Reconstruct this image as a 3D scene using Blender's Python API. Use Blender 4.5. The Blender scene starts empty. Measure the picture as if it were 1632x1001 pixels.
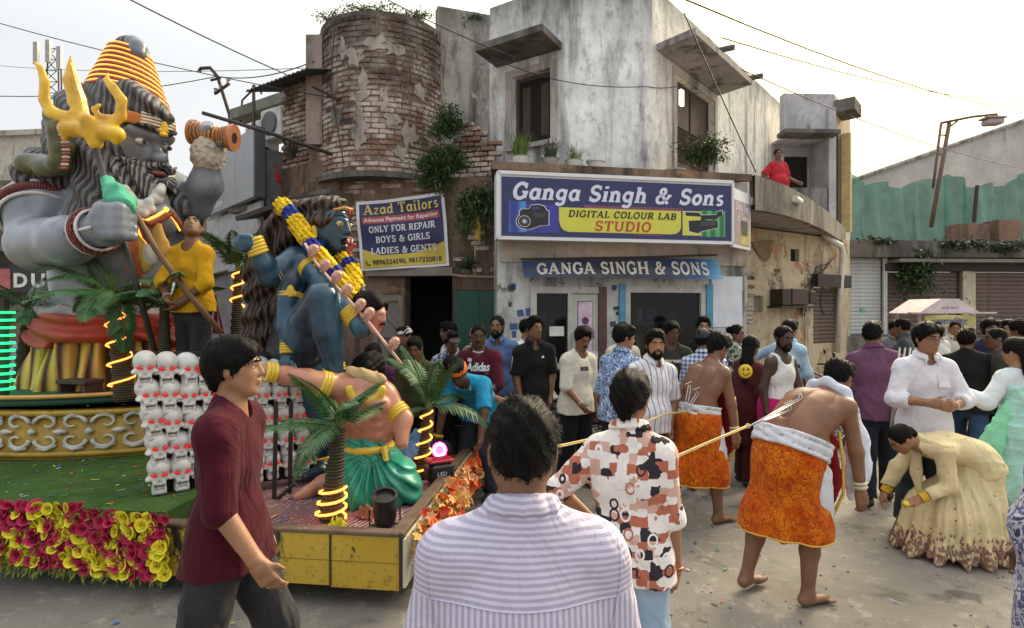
import bpy,math,random
import numpy as np
from mathutils import Vector,Matrix,Euler,noise as mnoise
random.seed(7); np.random.seed(7)
R = math.radians; PI = math.pi
SC = bpy.context.scene; COL = SC.collection
# --- camera, sky, sun, exposure
F,CX,H0,EYE = 900.0,816.0,495.0,1.87      # focal length and horizon in photograph pixels, eye height
cam_d = bpy.data.cameras.new('camera'); cam = bpy.data.objects.new('camera',cam_d); COL.objects.link(cam)
cam.location = (0,0,EYE); cam.rotation_euler = (R(90),0,0)
cam_d.sensor_width = 36; cam_d.lens = 36*F/1632; cam_d.shift_y = (H0-500.5)/1632
cam_d.clip_start = .05; cam_d.clip_end = 500; SC.camera = cam
SUN_AZ,SUN_EL = 40,32                          # degrees right of straight ahead, above the horizon
W = bpy.data.worlds.new('World'); SC.world = W; W.use_nodes = True
def setup_world():
	nt = W.node_tree; nt.nodes.clear(); N = nt.nodes.new; L = nt.links.new
	out = N('ShaderNodeOutputWorld'); bg = N('ShaderNodeBackground'); sky = N('ShaderNodeTexSky')
	sky.sky_type = 'NISHITA'; sky.sun_disc = False; sky.sun_elevation = R(SUN_EL); sky.sun_rotation = R(SUN_AZ)
	sky.dust_density = 4.0; sky.air_density = 1.2; sky.ozone_density = 1.0
	mul = N('ShaderNodeMixRGB'); mul.blend_type = 'MULTIPLY'; mul.inputs[0].default_value = 1
	mul.inputs[2].default_value = (.62,.62,.62,1)
	L(sky.outputs[0],mul.inputs[1])
	# thin even cloud veil, warm and brighter round the veiled sun
	tc = N('ShaderNodeTexCoord'); dot = N('ShaderNodeVectorMath'); dot.operation = 'DOT_PRODUCT'
	a,e = R(SUN_AZ),R(SUN_EL)
	dot.inputs[1].default_value = (math.sin(a)*math.cos(e),math.cos(a)*math.cos(e),math.sin(e))
	L(tc.outputs['Generated'],dot.inputs[0])
	ramp = N('ShaderNodeValToRGB'); cr = ramp.color_ramp
	cr.elements[0].position = .0; cr.elements[0].color = (5.1,5.2,5.25,1)
	cr.elements[1].position = 1.0; cr.elements[1].color = (12.5,10.8,5.0,1)
	m = cr.elements.new(.55); m.color = (5.7,5.75,5.7,1)
	m = cr.elements.new(.85); m.color = (9.0,8.6,5.9,1)
	L(dot.outputs['Value'],ramp.inputs[0])
	mix = N('ShaderNodeMixRGB'); mix.inputs[0].default_value = .82
	L(mul.outputs[0],mix.inputs[1]); L(ramp.outputs[0],mix.inputs[2])
	sp = N('ShaderNodeSeparateXYZ'); L(tc.outputs['Generated'],sp.inputs[0]); mr = N('ShaderNodeMapRange'); mr.inputs[1].default_value = .35; mr.inputs[2].default_value = 1; mr.inputs[3].default_value = 1; mr.inputs[4].default_value = 2.0   # veiled sky brightens overhead
	L(sp.outputs[2],mr.inputs[0]); ov = N('ShaderNodeVectorMath'); ov.operation = 'SCALE'; L(mix.outputs[0],ov.inputs[0]); L(mr.outputs[0],ov.inputs['Scale']); L(ov.outputs[0],bg.inputs[0]); bg.inputs[1].default_value = .085; L(bg.outputs[0],out.inputs[0])
setup_world()
sun_d = bpy.data.lights.new('sun','SUN'); sun = bpy.data.objects.new('sun',sun_d); COL.objects.link(sun)
sun_d.energy = 3.8; sun_d.angle = R(38); sun_d.color = (1.0,.83,.60)
sun.rotation_euler = (R(90-SUN_EL),0,R(180-SUN_AZ)); sun.location = (6,8,20)
SC.view_settings.view_transform = 'Standard'; SC.view_settings.look = 'None'
SC.view_settings.gamma = 1; SC.view_settings.exposure = 1.15; SC.view_settings.use_curve_mapping = False
# --- object helpers
def at(x,y,Y): return Vector(((x-CX)/F*Y,Y,EYE-(y-H0)/F*Y))     # where a thing seen there stands at that depth
def tag(o,label=None,cat=None,group=None,kind=None):
	if label: o['label'] = label
	if cat: o['category'] = cat
	if group: o['group'] = group
	if kind: o['kind'] = kind
	return o
def empty(name,loc=(0,0,0),rz=0,parent=None):
	o = bpy.data.objects.new(name,None); COL.objects.link(o); o.location = loc; o.rotation_euler = (0,0,rz)
	o.empty_display_size = .1
	if parent: o.parent = parent
	return o
def thing(name,label,cat,loc=(0,0,0),rz=0,group=None): return tag(empty(name,loc,rz),label,cat,group)
def link(name,me,mat=None,parent=None,loc=None,rot=None,scale=None):
	o = bpy.data.objects.new(name,me); COL.objects.link(o)
	if mat is not None and not me.materials:
		for m in (mat if isinstance(mat,(list,tuple)) else [mat]): me.materials.append(m)
	if parent: o.parent = parent
	if loc is not None: o.location = loc
	if rot is not None: o.rotation_euler = rot
	if scale is not None: o.scale = (scale,)*3 if isinstance(scale,(int,float)) else scale
	return o
def mesh_np(name,V,Fq,smooth=True):
	me = bpy.data.meshes.new(name); n = len(V); k = len(Fq)
	me.vertices.add(n); me.vertices.foreach_set('co',np.asarray(V,np.float32).ravel())
	w = Fq.shape[1]
	me.loops.add(k*w); me.loops.foreach_set('vertex_index',np.asarray(Fq,np.int32).ravel())
	me.polygons.add(k); me.polygons.foreach_set('loop_start',np.arange(0,k*w,w,dtype=np.int32))
	me.polygons.foreach_set('use_smooth',np.full(k,smooth)); me.update(calc_edges=True)
	return me
def clone(o,parent=None,**kw):
	c = o.copy(); COL.objects.link(c); c.parent = parent
	for ch in list(o.children): clone(ch,c)
	return c
class MB:                                            # collects simple shapes into ONE mesh
	def __init__(s): s.v = []; s.f = []; s.mi = []; s.m = 0
	def add(s,vs,fs):
		b = len(s.v); s.v += [tuple(v) for v in vs]; s.f += [tuple(i+b for i in f) for f in fs]; s.mi += [s.m]*len(fs); return s
	def box(s,c,d,rot=None,bev=0):
		hx,hy,hz = d[0]/2,d[1]/2,d[2]/2
		vs = [Vector((x*hx,y*hy,z*hz)) for z in (-1,1) for y in (-1,1) for x in (-1,1)]
		if bev:
			b = min(bev,hx*.9,hy*.9,hz*.9); vs = [];
			for z in (-1,1):
				for (sx,sy) in ((1,1),(-1,1),(-1,-1),(1,-1)):
					pass
			ring = lambda ix,iy,z: [Vector(p) for p in ((ix-b,iy,z),(-ix+b,iy,z),(-ix,iy-b,z),(-ix,-iy+b,z),(-ix+b,-iy,z),(ix-b,-iy,z),(ix,-iy+b,z),(ix,iy-b,z))]
			rs = [ring(hx-b,hy-b,-hz),ring(hx,hy,-hz+b),ring(hx,hy,hz-b),ring(hx-b,hy-b,hz)]
			vs = sum(rs,[]); fs = [tuple(range(7,-1,-1)),tuple(range(24,32))]
			for r in range(3):
				for i in range(8): j = (i+1) % 8; fs.append((r*8+i,r*8+j,r*8+8+j,r*8+8+i))
		else: fs = [(0,2,3,1),(4,5,7,6),(0,1,5,4),(2,6,7,3),(0,4,6,2),(1,3,7,5)]
		if rot is not None:
			m = rot if isinstance(rot,Matrix) else Euler(rot).to_matrix()
			vs = [m @ v for v in vs]
		c = Vector(c); return s.add([v+c for v in vs],fs)
	def tube(s,pts,r,n=8,cap=True,flat=1):
		pts = [Vector(p) for p in pts]; k = len(pts); rs = r if isinstance(r,(list,tuple)) else [r]*k
		t0 = (pts[1]-pts[0]).normalized(); up = Vector((0,0,1)) if abs(t0.z) < .9 else Vector((1,0,0))
		nx = t0.cross(up).normalized(); vs = []
		for i,p in enumerate(pts):
			t = (pts[min(i+1,k-1)]-pts[max(i-1,0)])
			t = t.normalized() if t.length > 1e-9 else t0
			nx = (nx - t*nx.dot(t)).normalized(); ny = t.cross(nx)
			for j in range(n):
				a = 2*PI*j/n; vs.append(p+nx*math.cos(a)*rs[i]+ny*math.sin(a)*rs[i]*flat)
		fs = [(i*n+j,i*n+(j+1) % n,(i+1)*n+(j+1) % n,(i+1)*n+j) for i in range(k-1) for j in range(n)]
		if cap: fs += [tuple(range(n-1,-1,-1)),tuple((k-1)*n+j for j in range(n))]
		return s.add(vs,fs)
	def lathe(s,prof,n=16,c=(0,0,0),rot=None,sx=1,sy=1):
		m = rot if rot is not None else Matrix.Identity(3); c = Vector(c); vs = []
		for (r,z) in prof:
			for j in range(n): a = 2*PI*j/n; vs.append(c+m @ Vector((r*math.cos(a)*sx,r*math.sin(a)*sy,z)))
		k = len(prof); fs = [(i*n+j,i*n+(j+1) % n,(i+1)*n+(j+1) % n,(i+1)*n+j) for i in range(k-1) for j in range(n)]
		if prof[0][0] > 1e-6: fs.append(tuple(range(n-1,-1,-1)))
		if prof[-1][0] > 1e-6: fs.append(tuple((k-1)*n+j for j in range(n)))
		return s.add(vs,fs)
	def ball(s,c,r,n=10,m=6,sc=(1,1,1),rot=None):
		prof = [(max(1e-7,math.sin(PI*i/m))*r,-math.cos(PI*i/m)*r) for i in range(m+1)]
		b = len(s.v); s.lathe(prof,n)
		mm = rot if rot is not None else Matrix.Identity(3); c = Vector(c)
		for i in range(b,len(s.v)): v = s.v[i]; s.v[i] = tuple(c+mm @ Vector((v[0]*sc[0],v[1]*sc[1],v[2]*sc[2])))
		return s
	def prism(s,poly,depth,M4=None):                 # poly in (x,z), extruded along +y
		n = len(poly); vs = [Vector((x,0,z)) for x,z in poly]+[Vector((x,depth,z)) for x,z in poly]
		if M4 is not None: vs = [M4 @ v for v in vs]
		return s.add(vs,[tuple(range(n)),tuple(range(2*n-1,n-1,-1))]+[(i,i+n,(i+1) % n+n,(i+1) % n) for i in range(n)])
	def quad(s,a,b,c,d): return s.add([a,b,c,d],[(0,1,2,3)])
	def mesh(s,name,smooth=False):
		me = bpy.data.meshes.new(name); me.from_pydata(s.v,[],s.f); me.update()
		me.polygons.foreach_set('use_smooth',[smooth]*len(s.f))
		if any(s.mi): me.polygons.foreach_set('material_index',s.mi)
		return me
	def build(s,name,mat,parent=None,smooth=False,**kw): return link(name,s.mesh(name,smooth),mat,parent,**kw)
def autosmooth(o,ang=40):
	me = o.data
	try: me.set_sharp_from_angle(angle=R(ang))
	except Exception: pass
	return o
# --- signed-distance sculpting (organic shapes as one continuous surface)
def V3(p): return np.array((p[0],p[1],p[2]),np.float32)
class SDF:
	def __init__(s): s.p = []
	def cone(s,a,b,ra,rb=None,k=.02,op='u',cut=(),flat=None):
		s.p.append(('c',V3(a),V3(b),ra,ra if rb is None else rb,k,op,cut,flat)); return s
	def chain(s,pts,rs,k=.02,op='u',flat=None):
		for i in range(len(pts)-1): s.cone(pts[i],pts[i+1],rs[i],rs[i+1],k,op,(),flat)
		return s
	def ell(s,c,r,k=.02,op='u',rot=None,cut=()):
		m = np.eye(3,dtype=np.float32) if rot is None else np.array(rot.to_3x3() if hasattr(rot,'to_3x3') else rot,np.float32)
		s.p.append(('e',V3(c),V3(r),m,None,k,op,cut,None)); return s
	def box(s,c,h,rnd=.01,k=.01,op='u',rot=None,cut=()):
		m = np.eye(3,dtype=np.float32) if rot is None else np.array(rot.to_3x3() if hasattr(rot,'to_3x3') else rot,np.float32)
		s.p.append(('b',V3(c),V3(h),m,rnd,k,op,cut,None)); return s
	def bounds(s):
		lo = np.full(3,1e9); hi = np.full(3,-1e9)
		for q in s.p:
			if q[6] != 'u': continue
			l,h = s.bb(q); lo = np.minimum(lo,l); hi = np.maximum(hi,h)
		return lo,hi
	def bb(s,q):
		if q[0] == 'c':
			r = max(q[3],q[4]); a,b = q[1],q[2]
			return np.minimum(a,b)-r,np.maximum(a,b)+r
		r = np.abs(q[3]) @ q[2]+(0 if q[0] == 'e' else q[4]); return q[1]-r,q[1]+r
	def mesh(s,name,vox,cuts=(),disp=None,smooth=1):
		lo,hi = s.bounds(); lo = lo-vox*3; hi = hi+vox*3
		n = np.ceil((hi-lo)/vox).astype(int)+1
		ax = [(lo[i]+vox*np.arange(n[i])).astype(np.float32) for i in range(3)]
		f = np.full(n,1.0,np.float32)
		for q in s.p:
			l,h = s.bb(q); pad = q[5]+vox*2.5+.02
			i0 = np.clip(np.floor((l-pad-lo)/vox).astype(int),0,n-1); i1 = np.clip(np.ceil((h+pad-lo)/vox).astype(int)+1,1,n)
			if np.any(i1 <= i0): continue
			X = ax[0][i0[0]:i1[0],None,None]; Y = ax[1][None,i0[1]:i1[1],None]; Z = ax[2][None,None,i0[2]:i1[2]]
			if q[0] == 'c':
				a,b = q[1],q[2]; ba = b-a; l2 = max(float(ba @ ba),1e-12)
				dx,dy,dz = X-a[0],Y-a[1],Z-a[2]
				hh = np.clip((dx*ba[0]+dy*ba[1]+dz*ba[2])/l2,0,1)
				qx,qy,qz = dx-hh*ba[0],dy-hh*ba[1],dz-hh*ba[2]
				d2 = qx*qx+qy*qy+qz*qz
				if q[8] is not None:
					nrm,sc = V3(q[8][0]),q[8][1]; qn = qx*nrm[0]+qy*nrm[1]+qz*nrm[2]
					d2 = d2+qn*qn*(1/(sc*sc)-1)
					d = (np.sqrt(np.maximum(d2,1e-12))-(q[3]+(q[4]-q[3])*hh))*(.5+.5*sc)
				else: d = np.sqrt(np.maximum(d2,1e-12))-(q[3]+(q[4]-q[3])*hh)
			else:
				m = q[3]; dx,dy,dz = X-q[1][0],Y-q[1][1],Z-q[1][2]
				ux = dx*m[0,0]+dy*m[1,0]+dz*m[2,0]; uy = dx*m[0,1]+dy*m[1,1]+dz*m[2,1]; uz = dx*m[0,2]+dy*m[1,2]+dz*m[2,2]
				r = q[2]
				if q[0] == 'e':
					k0 = np.sqrt((ux/r[0])**2+(uy/r[1])**2+(uz/r[2])**2); k1 = np.sqrt((ux/r[0]**2)**2+(uy/r[1]**2)**2+(uz/r[2]**2)**2)
					d = k0*(k0-1)/np.maximum(k1,1e-6)
				else:
					ax_,ay_,az_ = np.abs(ux)-r[0],np.abs(uy)-r[1],np.abs(uz)-r[2]
					d = np.sqrt(np.maximum(ax_,0)**2+np.maximum(ay_,0)**2+np.maximum(az_,0)**2)+np.minimum(np.maximum(ax_,np.maximum(ay_,az_)),0)-q[4]
			for (pt,nr) in q[7]:
				d = np.maximum(d,(X-pt[0])*nr[0]+(Y-pt[1])*nr[1]+(Z-pt[2])*nr[2])
			sl = f[i0[0]:i1[0],i0[1]:i1[1],i0[2]:i1[2]]; k = max(q[5],1e-4)
			if q[6] == 'u': hq = np.maximum(k-np.abs(sl-d),0)/k; np.minimum(sl,d,out=sl); sl -= hq*hq*k*.25
			elif q[6] == 'i': np.maximum(sl,d,out=sl)
			else:
				d = -d; hq = np.maximum(k-np.abs(sl-d),0)/k; np.maximum(sl,d,out=sl); sl += hq*hq*k*.25
		for (pt,nr) in cuts:
			np.maximum(f,(ax[0][:,None,None]-pt[0])*nr[0]+(ax[1][None,:,None]-pt[1])*nr[1]+(ax[2][None,None,:]-pt[2])*nr[2],out=f)
		if disp is not None:
			near = np.argwhere(np.abs(f) < vox*4+.03)
			P = np.stack([ax[i][near[:,i]] for i in range(3)],1)
			f[near[:,0],near[:,1],near[:,2]] += disp(P)
		V,Fq = surface_nets(f,lo,vox)
		if len(V) == 0: raise ValueError('empty sdf '+name)
		if smooth: V = relax(V,Fq,smooth)
		return mesh_np(name,V,Fq)
def surface_nets(f,lo,vox):
	n = f.shape; ins = f < 0; sh = tuple(k-1 for k in n)
	cnt = np.zeros(sh,np.int8)
	for c in range(8): cnt += ins[c & 1:sh[0]+(c & 1),(c >> 1) & 1:sh[1]+((c >> 1) & 1),(c >> 2) & 1:sh[2]+((c >> 2) & 1)]
	act = np.argwhere((cnt > 0) & (cnt < 8))
	if len(act) == 0: return np.zeros((0,3)),np.zeros((0,4),int)
	idx = np.full(sh,-1,np.int32); idx[act[:,0],act[:,1],act[:,2]] = np.arange(len(act))
	cs = np.array([(c & 1,(c >> 1) & 1,(c >> 2) & 1) for c in range(8)])
	vals = np.stack([f[act[:,0]+c[0],act[:,1]+c[1],act[:,2]+c[2]] for c in cs],1)
	acc = np.zeros((len(act),3)); k = np.zeros(len(act))
	for a in range(8):
		for b in range(a+1,8):
			if bin(a ^ b).count('1') != 1: continue
			va,vb = vals[:,a],vals[:,b]; m = (va < 0) != (vb < 0)
			t = np.where(m,va/np.where(m,va-vb,1),0)
			acc += np.where(m[:,None],cs[a]+(cs[b]-cs[a])*t[:,None],0); k += m
	V = (act+acc/k[:,None])*vox+lo; quads = []
	for d in range(3):
		u,w = (d+1) % 3,(d+2) % 3
		s0 = [slice(None)]*3; s1 = [slice(None)]*3; s0[d] = slice(0,-1); s1[d] = slice(1,None)
		A,B = ins[tuple(s0)],ins[tuple(s1)]
		e = np.argwhere(A != B); e = e[(e[:,u] > 0) & (e[:,w] > 0) & (e[:,u] < n[u]-1) & (e[:,w] < n[w]-1)]
		if len(e) == 0: continue
		flip = A[e[:,0],e[:,1],e[:,2]]
		def g(du,dw):
			q = e.copy(); q[:,u] -= du; q[:,w] -= dw; return idx[q[:,0],q[:,1],q[:,2]]
		q = np.stack([g(1,1),g(0,1),g(0,0),g(1,0)],1); q[~flip] = q[~flip][:,::-1]; quads.append(q)
	return V,np.concatenate(quads)
def relax(V,Fq,it):
	n = len(V); e = np.concatenate([Fq[:,[i,(i+1) % 4]] for i in range(4)])
	for _ in range(it):
		S = np.zeros((n,3)); c = np.bincount(e[:,0],minlength=n)+np.bincount(e[:,1],minlength=n)
		for a in range(3): S[:,a] = np.bincount(e[:,0],V[e[:,1],a],n)+np.bincount(e[:,1],V[e[:,0],a],n)
		V = V*.5+.5*S/np.maximum(c,1)[:,None]
	return V
def folds(amp,f1=(9,9,4),f2=(21,17,9),seed=0):    # cloth creases for SDF.mesh(disp=...)
	r = np.random.RandomState(seed); ph = r.rand(6)*6.28; tl = r.randn(6)*.5
	def d(P):
		x,y,z = P[:,0],P[:,1],P[:,2]; w1 = 1.6*np.sin(4.3*z+3*x+ph[1])+1.2*np.sin(6.1*x-3.7*y+ph[5]); w2 = 1.5*np.sin(7*x+5*z+ph[3])+1.1*np.sin(8*y-6*z+ph[0])
		a = 1-np.abs(np.sin(.5*(f1[0]*x+f1[1]*y*tl[0]+f1[2]*z)*1.3+ph[0]+w1)); b = 1-np.abs(np.sin(.5*(f2[0]*x*tl[1]+f2[1]*y+f2[2]*z)+ph[2]+w2)); c = 1-np.abs(np.sin(.5*(f2[2]*x+f2[0]*z*1.2+f1[1]*y*tl[2])+ph[4]+.7*w1-.6*w2))
		return amp*(.9-1.5*a*a-1.0*b**2-.9*c**3)*.75
	return d
# --- procedural materials
MATS = {}
class NT:
	def __init__(s,name):
		s.m = bpy.data.materials.new(name); s.m.use_nodes = True; s.t = s.m.node_tree; s.t.nodes.clear()
		s.out = s.n('ShaderNodeOutputMaterial'); s.b = s.n('ShaderNodeBsdfPrincipled'); s.l(s.b.outputs[0],s.out.inputs[0])
		s.tc = s.n('ShaderNodeTexCoord'); s.P = s.tc.outputs['Object']
	def n(s,t,**kw):
		x = s.t.nodes.new(t)
		for k,v in kw.items(): setattr(x,k,v)
		return x
	def l(s,a,b): s.t.links.new(a,b)
	def put(s,sock,v):
		if isinstance(v,bpy.types.NodeSocket): s.l(v,sock)
		elif isinstance(v,(tuple,list)): sock.default_value = tuple(v)+(1,) if len(v) == 3 and sock.type == 'RGBA' else v
		else: sock.default_value = v
	def world(s): return s.n('ShaderNodeNewGeometry').outputs['Position']
	def rand(s): return s.n('ShaderNodeObjectInfo').outputs['Random']
	def map(s,v=None,sc=(1,1,1),rot=(0,0,0),loc=(0,0,0)):
		x = s.n('ShaderNodeMapping'); s.put(x.inputs[0],v if v is not None else s.P)
		x.inputs['Scale'].default_value = sc; x.inputs['Rotation'].default_value = rot; x.inputs['Location'].default_value = loc; return x.outputs[0]
	def noise(s,scale,v=None,det=4,rough=.55,dist=0):
		x = s.n('ShaderNodeTexNoise'); s.put(x.inputs['Vector'],v if v is not None else s.P)
		x.inputs['Scale'].default_value = scale; x.inputs['Detail'].default_value = det; x.inputs['Roughness'].default_value = rough; x.inputs['Distortion'].default_value = dist
		return x.outputs[0]
	def vor(s,scale,v=None,feat='F1',out=0):
		x = s.n('ShaderNodeTexVoronoi',feature=feat); s.put(x.inputs['Vector'],v if v is not None else s.P); x.inputs['Scale'].default_value = scale; return x.outputs[out]
	def wave(s,scale,v=None,axis='X',dist=0,det=1,dscale=1,prof='SIN'):
		x = s.n('ShaderNodeTexWave',bands_direction=axis,wave_profile=prof); s.put(x.inputs['Vector'],v if v is not None else s.P)
		x.inputs['Scale'].default_value = scale; x.inputs['Distortion'].default_value = dist; x.inputs['Detail'].default_value = det; x.inputs['Detail Scale'].default_value = dscale; return x.outputs[1]
	def ramp(s,f,*st,interp='LINEAR'):
		x = s.n('ShaderNodeValToRGB'); cr = x.color_ramp; cr.interpolation = interp
		while len(cr.elements) < len(st): cr.elements.new(.5)
		for e,(p,c) in zip(cr.elements,st): e.position = p; e.color = (c,c,c,1) if isinstance(c,(int,float)) else tuple(c)+(1,)
		s.put(x.inputs[0],f); return x.outputs[0]
	def mix(s,f,a,b,mode='MIX'):
		x = s.n('ShaderNodeMixRGB',blend_type=mode); s.put(x.inputs[0],f); s.put(x.inputs[1],a); s.put(x.inputs[2],b); return x.outputs[0]
	def math(s,op,a,b=0,c=0):
		x = s.n('ShaderNodeMath',operation=op); s.put(x.inputs[0],a); s.put(x.inputs[1],b); s.put(x.inputs[2],c); return x.outputs[0]
	def sep(s,v=None):
		x = s.n('ShaderNodeSeparateXYZ'); s.put(x.inputs[0],v if v is not None else s.P); return x.outputs
	def bump(s,h,st=.3,d=.02,prev=None):
		x = s.n('ShaderNodeBump'); x.inputs['Strength'].default_value = st; x.inputs['Distance'].default_value = d; s.put(x.inputs['Height'],h)
		if prev is not None: s.l(prev,x.inputs['Normal'])
		return x.outputs[0]
	def done(s,col,rough=.7,metal=0,normal=None,spec=None,emit=None,es=0,sss=0,alpha=None,sheen=0,trans=0,coat=0):
		b = s.b; s.put(b.inputs['Base Color'],col); s.put(b.inputs['Roughness'],rough); s.put(b.inputs['Metallic'],metal)
		if normal is not None: s.l(normal,b.inputs['Normal'])
		if spec is not None: b.inputs['Specular IOR Level'].default_value = spec
		if emit is not None: s.put(b.inputs['Emission Color'],emit); b.inputs['Emission Strength'].default_value = es
		if sss: b.inputs['Subsurface Weight'].default_value = sss; b.inputs['Subsurface Radius'].default_value = (.012,.005,.003)
		if sheen: b.inputs['Sheen Weight'].default_value = sheen
		if trans: b.inputs['Transmission Weight'].default_value = trans
		if coat: b.inputs['Coat Weight'].default_value = coat; b.inputs['Coat Roughness'].default_value = .15
		return s.m
def mul(c,k): return tuple(x*k for x in c)
def lin(r,g,b):                                      # sRGB 0-255 to linear
	f = lambda c: (c/255/12.92 if c <= 10 else ((c/255+.055)/1.055)**2.4)
	return (f(r),f(g),f(b))
def plain(name,col,rough=.6,metal=0,var=.25,vs=6,bump=.15,bs=60,bd=.004,spec=None,rand=0,sss=0,coat=0,wear=None):
	key = ('plain',name)
	if key in MATS: return MATS[key]
	t = NT(name); n = t.noise(vs,det=5)
	c = t.mix(t.ramp(n,(.3,0.),(.7,1.)),mul(col,1-var),mul(col,1+var*.6))
	if wear: c = t.mix(t.ramp(t.noise(wear[1],det=8,rough=.7),(wear[2],0.),(wear[2]+.06,1.)),c,wear[0])
	if rand: c = t.mix(t.math('MULTIPLY',t.rand(),rand),c,mul(col,.35))
	nb = t.bump(t.noise(bs,det=4),bump,bd) if bump else None
	MATS[key] = t.done(c,rough,metal,nb,spec,sss=sss,coat=coat); return MATS[key]
def glow(name,col,s):
	t = NT(name); return t.done(col,.5,emit=col,es=s)
def skin(name,col):
	t = NT(name); P = t.P
	c = t.mix(t.ramp(t.noise(9,det=5),(.35,0.),(.7,1.)),mul(col,.78),mul(col,1.12))
	c = t.mix(t.math('MULTIPLY',t.ramp(t.noise(3,det=2),(.45,0.),(.6,1.)),.35),c,(col[0]*1.05,col[1]*.82,col[2]*.75))
	nb = t.bump(t.noise(160,det=3),.12,.003)
	return t.done(c,t.ramp(t.noise(14),(.3,.42),(.7,.6)),0,nb,.45,sss=.12)
def weave(t,st=.35,wr=1.0):                           # wrinkles plus weave
	w = t.noise(5.5,t.map(sc=(1.6,1.6,.8)),det=3,rough=.5,dist=1.2)
	b = t.bump(w,.55*wr,.05)
	return t.bump(t.noise(240,det=2),st*.5,.002,b)
def cloth(name,col,pat=None,wr=1.0,rough=.9,sheen=.04,var=.16):
	key = ('cloth',name)
	if key in MATS: return MATS[key]
	t = NT(name); c = t.mix(t.ramp(t.noise(7,det=4),(.3,0.),(.7,1.)),mul(col,1-var),mul(col,1+var*.5))
	if pat: c = pat(t,c)
	MATS[key] = t.done(c,rough,0,weave(t,wr=wr),.15,sheen=sheen); return MATS[key]
def p_stripes(axis,scale,col,lo=.45,hi=.55):
	return lambda t,c: t.mix(t.ramp(t.wave(scale,axis=axis),(lo,0.),(hi,1.)),c,col)
def p_spots(scale,col,th=.3,soft=.04,feat='F1',stretch=(1,1,1)):
	return lambda t,c: t.mix(t.ramp(t.vor(scale,t.map(sc=stretch),feat),(th-soft,1.),(th+soft,0.)),c,col)
def p_blotch(scale,cols,det=5,dist=.8):
	def f(t,c):
		k = len(cols)
		return t.ramp(t.noise(scale,det=det,dist=dist),*[(.3+.4*i/max(1,k-1),q) for i,q in enumerate(cols)],interp='CONSTANT')
	return f
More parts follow.
